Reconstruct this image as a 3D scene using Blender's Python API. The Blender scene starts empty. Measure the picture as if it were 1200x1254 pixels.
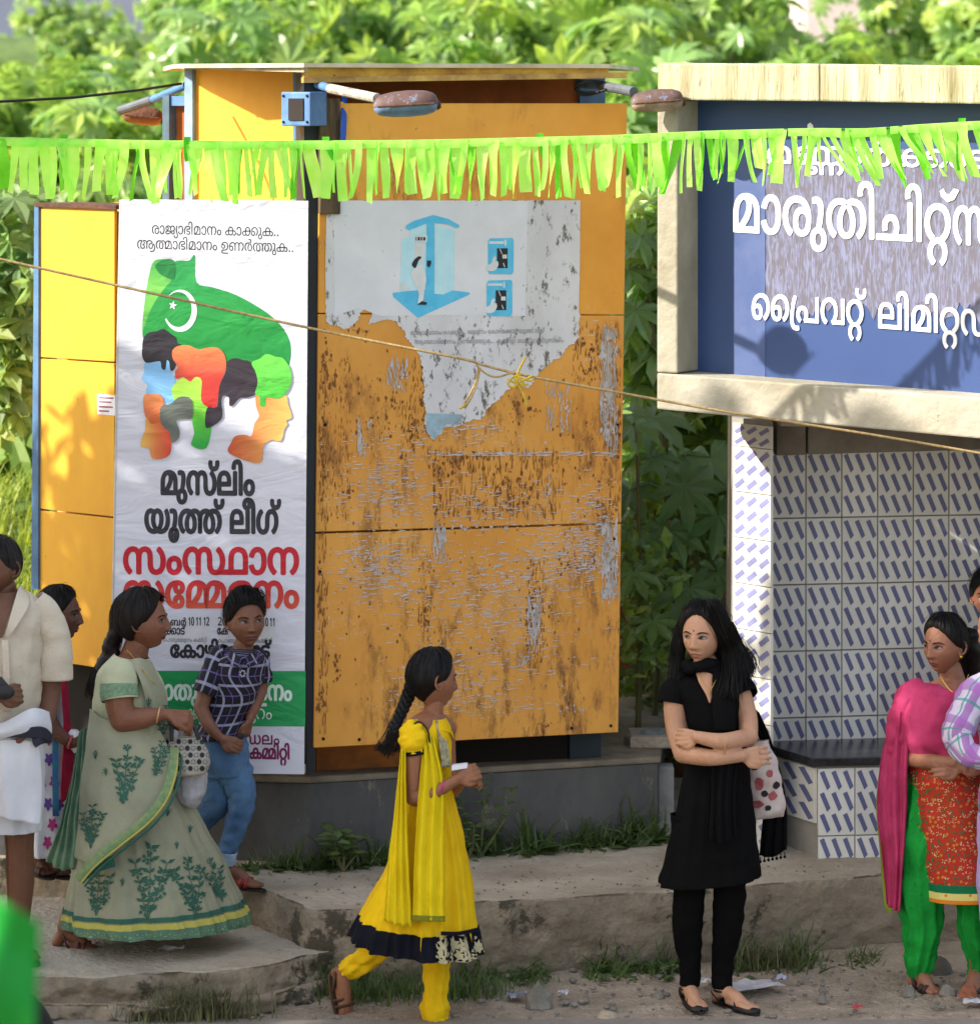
import bpy, bmesh, math, random
import numpy as np
from mathutils import Vector, Matrix, noise, geometry
sc = bpy.context.scene
# ---------------------------------------------------------------- camera, sky, sun, exposure
FP, CZ, HY = 4700.0, 3.57, 120.0          # focal length in photo pixels, camera height, horizon row
cam = bpy.data.cameras.new('camera'); camo = bpy.data.objects.new('camera', cam)
sc.collection.objects.link(camo); sc.camera = camo
camo.location = (0, 0, CZ); camo.rotation_euler = (math.pi/2, 0, 0)
cam.sensor_fit = 'HORIZONTAL'; cam.sensor_width = 36; cam.lens = FP/1200*36
cam.shift_y = -(627-HY)/1200; cam.clip_end = 400; cam.clip_start = .5
cam.dof.use_dof = True; cam.dof.focus_distance = 15.6; cam.dof.aperture_fstop = 3.0
AZ, EL = math.radians(71), math.radians(32)
SUN = Vector((-math.cos(EL)*math.sin(AZ), -math.cos(EL)*math.cos(AZ), math.sin(EL)))
w = bpy.data.worlds.new('World'); sc.world = w; w.use_nodes = True
nt = w.node_tree; nt.nodes.clear()
sky = nt.nodes.new('ShaderNodeTexSky'); sky.sky_type = 'NISHITA'; sky.sun_disc = False
sky.sun_elevation = EL; sky.sun_rotation = AZ+math.pi; sky.dust_density = 3; sky.air_density = 1.2
bg = nt.nodes.new('ShaderNodeBackground'); bg.inputs[1].default_value = .15
hzm = nt.nodes.new('ShaderNodeMix'); hzm.data_type = 'RGBA'; hzm.inputs['Factor'].default_value = .3; hzm.inputs['B'].default_value = (4.6, 4.4, 4.0, 1)   # thin bright overcast veil
wo = nt.nodes.new('ShaderNodeOutputWorld')
nt.links.new(sky.outputs[0], hzm.inputs['A']); nt.links.new(hzm.outputs['Result'], bg.inputs[0]); nt.links.new(bg.outputs[0], wo.inputs[0])
sl = bpy.data.lights.new('sun', 'SUN'); sl.energy = 4.2; sl.angle = math.radians(.6); sl.color = (1, .93, .82)
slo = bpy.data.objects.new('sun', sl); sc.collection.objects.link(slo)
slo.rotation_euler = SUN.to_track_quat('Z', 'Y').to_euler()
sc.view_settings.view_transform = 'Standard'; sc.view_settings.look = 'None'
sc.view_settings.gamma = 1; sc.view_settings.use_curve_mapping = False
sc.view_settings.exposure = 1.32
sc.render.engine = 'CYCLES'
sc.cycles.max_bounces = 6; sc.cycles.diffuse_bounces = 3; sc.cycles.transparent_max_bounces = 6
R = random.Random(7)
# ---------------------------------------------------------------- helpers
def P(px, py, Y): return Vector(((px-600)/FP*Y, Y, CZ-(py-HY)/FP*Y))
def G(px, py, z=0.0):
    Y = FP*(CZ-z)/(py-HY); return P(px, py, Y)
def lin(c): 
    c = c/255
    return c/12.92 if c <= .04045 else ((c+.055)/1.055)**2.4
def C(r, g, b): return (lin(r), lin(g), lin(b), 1)
MATS = {}
def mat(name, c, rough=.7, c2=None, scale=8, amt=.5, bump=0, bscale=40, metal=0, spec=.4, stretch=None, detail=6, trans=0, c3=None, s3=30, t3=.6, coords='Object', vcol=False, alpha=1, sheen=0, crease=0):
    """colour with procedural variation towards c2 (noise), spots of c3, and bump"""
    if name in MATS: return MATS[name]
    m = bpy.data.materials.new(name); m.use_nodes = True; N = m.node_tree.nodes; L = m.node_tree.links
    b = N['Principled BSDF']; b.inputs['Roughness'].default_value = rough; b.inputs['Metallic'].default_value = metal
    b.inputs['Specular IOR Level'].default_value = spec; b.inputs['Alpha'].default_value = alpha
    if sheen: b.inputs['Sheen Weight'].default_value = sheen
    tc = N.new('ShaderNodeTexCoord'); vec = tc.outputs[coords]
    if stretch:
        mp = N.new('ShaderNodeMapping'); mp.inputs['Scale'].default_value = stretch
        L.new(vec, mp.inputs[0]); vec = mp.outputs[0]
    if c2 is None: c2 = tuple(v*.72 for v in c[:3])+(1,)
    n = N.new('ShaderNodeTexNoise'); n.inputs['Scale'].default_value = scale; n.inputs['Detail'].default_value = detail; n.inputs['Roughness'].default_value = .65
    L.new(vec, n.inputs['Vector'])
    r = N.new('ShaderNodeValToRGB'); r.color_ramp.elements[0].position = .5-.22*amt-.05; r.color_ramp.elements[1].position = .5+.3*(1-amt)+.12
    r.color_ramp.elements[0].color = c2; r.color_ramp.elements[1].color = c
    L.new(n.outputs[0], r.inputs[0]); col = r.outputs[0]
    if c3:
        n3 = N.new('ShaderNodeTexNoise'); n3.inputs['Scale'].default_value = s3; n3.inputs['Detail'].default_value = 8; n3.inputs['Roughness'].default_value = .75
        L.new(vec, n3.inputs['Vector'])
        r3 = N.new('ShaderNodeValToRGB'); r3.color_ramp.elements[0].position = t3; r3.color_ramp.elements[1].position = min(t3+.05, 1)
        L.new(n3.outputs[0], r3.inputs[0])
        mx = N.new('ShaderNodeMix'); mx.data_type = 'RGBA'; L.new(r3.outputs[0], mx.inputs['Factor']); L.new(col, mx.inputs['A']); mx.inputs['B'].default_value = c3
        col = mx.outputs['Result']
    if vcol:
        va = N.new('ShaderNodeVertexColor'); va.layer_name = 'tint'
        mv = N.new('ShaderNodeMix'); mv.data_type = 'RGBA'; mv.blend_type = 'MULTIPLY'; mv.inputs['Factor'].default_value = 1
        L.new(col, mv.inputs['A']); L.new(va.outputs[0], mv.inputs['B']); col = mv.outputs['Result']
    L.new(col, b.inputs['Base Color'])
    if bump:
        nb = N.new('ShaderNodeTexNoise'); nb.inputs['Scale'].default_value = bscale; nb.inputs['Detail'].default_value = 8
        L.new(vec, nb.inputs['Vector'])
        bp = N.new('ShaderNodeBump'); bp.inputs['Strength'].default_value = bump; bp.inputs['Distance'].default_value = .02
        L.new(nb.outputs[0], bp.inputs['Height']); L.new(bp.outputs[0], b.inputs['Normal'])
    if crease:
        g2 = N.new('ShaderNodeMapping'); g2.inputs['Scale'].default_value = (1, 1, .45); g2.inputs['Rotation'].default_value = (.2, .5, 0); L.new(tc.outputs['Object'], g2.inputs[0])
        n2 = N.new('ShaderNodeTexNoise'); n2.noise_type = 'RIDGED_MULTIFRACTAL'; n2.inputs['Scale'].default_value = 7; n2.inputs['Detail'].default_value = 3; n2.inputs['Distortion'].default_value = .9; L.new(g2.outputs[0], n2.inputs[0])
        b2 = N.new('ShaderNodeBump'); b2.inputs['Strength'].default_value = crease; b2.inputs['Distance'].default_value = .02; L.new(n2.outputs[0], b2.inputs['Height'])
        if bump: L.new(bp.outputs[0], b2.inputs['Normal'])
        L.new(b2.outputs[0], b.inputs['Normal'])
    if trans:
        out = N['Material Output']; t = N.new('ShaderNodeBsdfTranslucent'); ms = N.new('ShaderNodeMixShader'); ms.inputs[0].default_value = trans
        hs = N.new('ShaderNodeHueSaturation'); hs.inputs['Value'].default_value = 1.6; hs.inputs['Saturation'].default_value = 1.1
        L.new(col, hs.inputs['Color']); L.new(hs.outputs[0], t.inputs[0])
        L.new(b.outputs[0], ms.inputs[1]); L.new(t.outputs[0], ms.inputs[2]); L.new(ms.outputs[0], out.inputs[0])
    MATS[name] = m; return m
def wrinkle(m, strength=.5):
    """creases of the stretched banner cloth, shared by sheet and print"""
    N = m.node_tree.nodes; L = m.node_tree.links; g = N.new('ShaderNodeNewGeometry'); mp = N.new('ShaderNodeMapping'); mp.inputs['Scale'].default_value = (3, 3, 7); mp.inputs['Rotation'].default_value = (0, .6, 0)
    L.new(g.outputs['Position'], mp.inputs[0]); n = N.new('ShaderNodeTexNoise'); n.inputs['Scale'].default_value = 1.3; n.inputs['Detail'].default_value = 3; n.inputs['Distortion'].default_value = .8
    L.new(mp.outputs[0], n.inputs[0]); bp = N.new('ShaderNodeBump'); bp.inputs['Strength'].default_value = strength; bp.inputs['Distance'].default_value = .03
    L.new(n.outputs[0], bp.inputs['Height']); L.new(bp.outputs[0], N['Principled BSDF'].inputs['Normal']); return m
def mgrad(name, stops, rough=.5, axis='Z', scale=1.0):
    """printed gradient over the piece's own bounding box"""
    if name in MATS: return MATS[name]
    m = bpy.data.materials.new(name); m.use_nodes = True; N = m.node_tree.nodes; L = m.node_tree.links
    b = N['Principled BSDF']; b.inputs['Roughness'].default_value = rough; b.inputs['Specular IOR Level'].default_value = .3
    wrinkle(m)
    tc = N.new('ShaderNodeTexCoord'); sp = N.new('ShaderNodeSeparateXYZ'); L.new(tc.outputs['Generated'], sp.inputs[0])
    r = N.new('ShaderNodeValToRGB'); el = r.color_ramp.elements
    el[0].position, el[0].color = stops[0]; el[1].position, el[1].color = stops[-1]
    for p, c in stops[1:-1]:
        e = el.new(p); e.color = c
    L.new(sp.outputs[axis], r.inputs[0]); L.new(r.outputs[0], b.inputs['Base Color'])
    MATS[name] = m; return m
def thing(name, label, cat, loc=(0, 0, 0), group=None):
    o = bpy.data.objects.new(name, None); o.empty_display_size = .1; sc.collection.objects.link(o)
    o.location = loc; o['label'] = label; o['category'] = cat
    if group: o['group'] = group
    return o
def wloc(o):
    l = Vector((0, 0, 0))
    while o: l = l+Vector(o.location); o = o.parent
    return l
def mesh(name, V, F, m=None, parent=None, smooth=False, uv=None, tint=None, origin=None, mids=None):
    me = bpy.data.meshes.new(name)
    base = wloc(parent) if parent else Vector((0, 0, 0))
    og = Vector(origin) if origin is not None else base
    V = np.asarray([tuple(v) for v in V], dtype=float)-np.array(og)
    me.from_pydata(V.tolist(), [], [tuple(int(i) for i in f) for f in F]); me.update()
    for mm in (m if isinstance(m, (list, tuple)) else [m]):
        if mm: me.materials.append(mm)
    if mids is not None: me.polygons.foreach_set('material_index', mids)
    if smooth: me.polygons.foreach_set('use_smooth', [True]*len(me.polygons))
    if uv is not None:
        ul = me.uv_layers.new(name='uv'); li = np.empty(len(me.loops), dtype=int); me.loops.foreach_get('vertex_index', li)
        ul.data.foreach_set('uv', np.asarray(uv)[li].ravel())
    if tint is not None:
        ca = me.color_attributes.new('tint', 'FLOAT_COLOR', 'POINT'); ca.data.foreach_set('color', np.asarray(tint, dtype=float).ravel())
    o = bpy.data.objects.new(name, me); sc.collection.objects.link(o)
    if parent: o.parent = parent
    o.location = og-base
    return o
def tag(o, label, cat, group=None):
    o['label'] = label; o['category'] = cat
    if group: o['group'] = group
    return o
def struct(o): o['kind'] = 'structure'; return o
def stuff(o): o['kind'] = 'stuff'; return o
def recenter(o):
    """give a single-mesh thing an origin at its base"""
    me = o.data; co = np.empty(len(me.vertices)*3); me.vertices.foreach_get('co', co); co = co.reshape(-1, 3)
    c = np.array([(co[:, 0].min()+co[:, 0].max())/2, (co[:, 1].min()+co[:, 1].max())/2, co[:, 2].min()])
    me.vertices.foreach_set('co', (co-c).ravel()); o.location = Vector(o.location)+Vector(c); return o
class MB:
    """collects shapes for one mesh"""
    def __init__(s): s.V = []; s.F = []
    def add(s, V, F):
        n = len(s.V); s.V += [tuple(v) for v in V]; s.F += [tuple(i+n for i in f) for f in F]; return s
    def hexa(s, a, b):
        """a, b: two matching loops of points (bottom / top or back / front)"""
        n = len(a); F = [tuple(range(n))[::-1], tuple(range(n, 2*n))]+[(i, (i+1) % n, n+(i+1) % n, n+i) for i in range(n)]
        return s.add(list(a)+list(b), F)
    def box(s, x0, y0, z0, x1, y1, z1, bev=0):
        a = [(x0, y0, z0), (x1, y0, z0), (x1, y1, z0), (x0, y1, z0)]; b = [(x, y, z1) for x, y, _ in a]
        if bev:
            c = [(x0+bev, y0+bev), (x1-bev, y0+bev), (x1-bev, y1-bev), (x0+bev, y1-bev)]
            n = len(s.V); s.V += [(x, y, z0) for x, y in c]+[(p[0], p[1], z0+bev) for p in a]+[(p[0], p[1], z1-bev) for p in a]+[(x, y, z1) for x, y in c]
            s.F += [(n+3, n+2, n+1, n), (n+12, n+13, n+14, n+15)]
            for k in range(3): s.F += [(n+4*k+i, n+4*k+(i+1) % 4, n+4*k+4+(i+1) % 4, n+4*k+4+i) for i in range(4)]
            return s
        return s.hexa(a, b)
    def tube(s, pts, r, seg=10, caps=True, flat=1.0):
        pts = [Vector(p) for p in pts]; rr = r if isinstance(r, (list, tuple)) else [r]*len(pts)
        n0 = len(s.V); up = None
        for i, p in enumerate(pts):
            t = (pts[min(i+1, len(pts)-1)]-pts[max(i-1, 0)]); t = t.normalized() if t.length > 1e-9 else Vector((0, 0, 1))
            if up is None: up = t.orthogonal().normalized()
            up = (up-t*up.dot(t)); up = up.normalized() if up.length > 1e-6 else t.orthogonal().normalized()
            sd = t.cross(up)
            for k in range(seg):
                a = 2*math.pi*k/seg; s.V.append(tuple(p+up*math.cos(a)*rr[i]+sd*math.sin(a)*rr[i]*flat))
        for i in range(len(pts)-1):
            for k in range(seg):
                a = n0+i*seg; s.F.append((a+k, a+(k+1) % seg, a+seg+(k+1) % seg, a+seg+k))
        if caps: s.F += [tuple(range(n0, n0+seg))[::-1], tuple(range(len(s.V)-seg, len(s.V)))]
        return s
    def ball(s, c, r, seg=12, rings=8, rot=None):
        c = Vector(c); r = r if isinstance(r, (list, tuple)) else (r, r, r); n0 = len(s.V)
        for i in range(rings+1):
            th = math.pi*i/rings
            for k in range(seg):
                a = 2*math.pi*k/seg; v = Vector((math.sin(th)*math.cos(a)*r[0], math.sin(th)*math.sin(a)*r[1], math.cos(th)*r[2]))
                if rot: v = rot @ v
                s.V.append(tuple(c+v))
        for i in range(rings):
            for k in range(seg): s.F.append((n0+i*seg+k, n0+(i+1)*seg+k, n0+(i+1)*seg+(k+1) % seg, n0+i*seg+(k+1) % seg))
        return s
    def build(s, name, m=None, parent=None, smooth=False, **k): return mesh(name, s.V, s.F, m, parent, smooth, **k)
def bevel(o, w=.004, seg=2):
    md = o.modifiers.new('bevel', 'BEVEL'); md.width = w; md.segments = seg; md.limit_method = 'ANGLE'; return o
def cr(pts, n=8, closed=False):
    """Catmull-Rom through points of any dimension"""
    p = np.asarray(pts, dtype=float); N = len(p); out = []
    for i in range(N if closed else N-1):
        if closed: a, b, c, d = p[(i-1) % N], p[i], p[(i+1) % N], p[(i+2) % N]
        else: a, b, c, d = p[max(i-1, 0)], p[i], p[i+1], p[min(i+2, N-1)]
        for k in range(n):
            t = k/n; out.append(.5*((2*b)+(-a+c)*t+(2*a-5*b+4*c-d)*t*t+(-a+3*b-3*c+d)*t**3))
    if not closed: out.append(p[-1])
    return np.array(out)
class Plane:
    """a flat face of the place; at() finds the point of it seen at a photo pixel"""
    def __init__(s, xa, Ya, xb, Yb, lean=0):
        a = Vector(((xa-600)/FP*Ya, Ya, 0)); b = Vector(((xb-600)/FP*Yb, Yb, 0)); s.o = a; s.u = (b-a).normalized()
        s.n = Vector((s.u.y, -s.u.x, 0))
        if s.n.y > 0: s.n = -s.n
    def at(s, px, py, off=0):
        d = Vector(((px-600)/FP, 1, -(py-HY)/FP)); c = Vector((0, 0, CZ))
        t = (s.o+s.n*off-c).dot(s.n)/d.dot(s.n); return c+d*t
    def slab(s, mb, pts, off0=0, off1=.02):
        """prism whose front outline is seen at the given pixels"""
        f = [s.at(x, y, off1) for x, y in pts]; b = [v-s.n*(off1-off0) for v in f]
        return mb.hexa(f, b)
    def rect(s, mb, x0, y0, x1, y1, off0=0, off1=.02): return s.slab(mb, [(x0, y1), (x1, y1), (x1, y0), (x0, y0)], off0, off1)
def fill2d(contours, offset=0.0):
    """triangulate outlines (holes by even-odd)"""
    V = []; Ed = []
    for c in contours:
        q = []
        for p in c:
            if not q or abs(p[0]-q[-1][0])+abs(p[1]-q[-1][1]) > 1e-6: q.append((float(p[0]), float(p[1])))
        if len(q) > 1 and abs(q[0][0]-q[-1][0])+abs(q[0][1]-q[-1][1]) < 1e-6: q.pop()
        if len(q) < 3: continue
        n = len(V); V += [Vector(p) for p in q]; Ed += [(n+i, n+(i+1) % len(q)) for i in range(len(q))]
    r = geometry.delaunay_2d_cdt(V, Ed, [], 1, 1e-7); vv = np.array([tuple(v) for v in r[0]]); ff = [tuple(q) for q in r[2]]
    if not ff: return [], []
    c = np.array([vv[list(q)].mean(axis=0) for q in ff]); odd = np.zeros(len(ff), dtype=bool)
    for a, b in Ed:
        (x1, y1), (x2, y2) = V[a], V[b]
        if y1 == y2: continue
        odd ^= ((y1 > c[:, 1]) != (y2 > c[:, 1])) & (c[:, 0] < (x2-x1)*(c[:, 1]-y1)/(y2-y1)+x1)
    return [tuple(v) for v in vv], [q for q, o in zip(ff, odd) if o]
def area(c): c = np.asarray(c); return .5*float(np.sum(c[:, 0]*np.roll(c[:, 1], -1)-np.roll(c[:, 0], -1)*c[:, 1]))
def inside(p, c):
    x, y = p; r = False; n = len(c)
    for i in range(n):
        (x1, y1), (x2, y2) = c[i], c[(i+1) % n]
        if (y1 > y) != (y2 > y) and x < (x2-x1)*(y-y1)/(y2-y1)+x1: r = not r
    return r
def fill_groups(groups):
    V = []; F = []
    for g in groups:
        v, f = fill2d(g); n = len(V); V += [tuple(p) for p in v]; F += [tuple(i+n for i in q) for q in f]
    return V, F
def letter_groups(cs, unit):
    cs = [[(x/unit, -y/unit) for x, y in c] for c in cs]; outs = [c for c in cs if area(c) < 0]; holes = [c for c in cs if area(c) >= 0]
    gr = [[o] for o in outs]
    for h_ in holes:
        k = [i for i, o in enumerate(outs) if inside(h_[0], o)]
        if k: gr[min(k, key=lambda i: -area(outs[i]))].append(h_)
    return gr
def heavy(V, F, b):
    """bold lettering: the letter repeated round a small circle; each copy a hair above the last"""
    if b < .15: return [(x, y, 0) for x, y in V], list(F)
    out = []; G_ = []; n = 0
    for k in range(9):
        dx, dy = (0, 0) if k == 8 else (b*math.cos(k*math.pi/4), b*math.sin(k*math.pi/4))
        out += [(x+dx/100, y+dy/100, k*.00012) for x, y in V]; G_ += [tuple(i+n for i in q) for q in F]; n = len(out)
    return out, G_
def flat_print(plane, contours, m, parent, name='print', off=.004, bold=0.0, unit=100.0):
    """2D outlines in photo pixels laid on a plane as thin print"""
    if name == 'lettering':
        V, F = fill_groups(letter_groups(contours, unit)); V, F = heavy(V, F, bold); return mesh(name, [plane.at(x*unit, -y*unit, off+d) for x, y, d in V], F, m, parent)
    else: V, F = fill2d([[(x/unit, -y/unit) for x, y in c] for c in contours], 0)
    return mesh(name, [plane.at(x*unit, -y*unit, off) for x, y in V], F, m, parent)
def glyph(g):
    a, s = GLY[g]; out = []
    for c in s:
        pts = [((c[i]//2)*3, c[i+1]*3, c[i] & 1) for i in range(0, len(c), 2)]
        q = []                                      # TrueType quadratic outline -> polyline
        n = len(pts); full = []
        for i in range(n):
            p, nx = pts[i], pts[(i+1) % n]; full.append(p)
            if not p[2] and not nx[2]: full.append(((p[0]+nx[0])/2, (p[1]+nx[1])/2, 1))
        st = next(i for i, p in enumerate(full) if p[2]); full = full[st:]+full[:st]; n = len(full); i = 0
        while i < n:
            p = full[i]; q.append((p[0], p[1]))
            if i+1 < n and not full[i+1][2]:
                c1 = full[i+1]; e = full[(i+2) % n]
                for t in (.33, .67): q.append(((1-t)**2*p[0]+2*t*(1-t)*c1[0]+t*t*e[0], (1-t)**2*p[1]+2*t*(1-t)*c1[1]+t*t*e[1]))
                i += 2
            else: i += 1
        out.append(q)
    return a, out
def text_px(key, x0, y0, x1, y1, em, track=0, clip=None):
    """contours of a line of lettering in photo pixels, its baseline from (x0,y0) to (x1,y1)"""
    x = 0; cs = []
    for g in (TXT[key] if isinstance(key, str) else key):
        if g == ' ': x += 300; continue
        a, o = glyph(g); cs += [[(px+x, py) for px, py in c] for c in o]; x += a+track
    xs = [p[0] for c in cs for p in c]; lo, hi = min(xs), max(xs); k = (x1-x0)/(hi-lo); s = (y1-y0)/(x1-x0)
    return [[(x0+(px-lo)*k, y0+s*(px-lo)*k-py*em/1000) for px, py in c] for c in cs]
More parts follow.
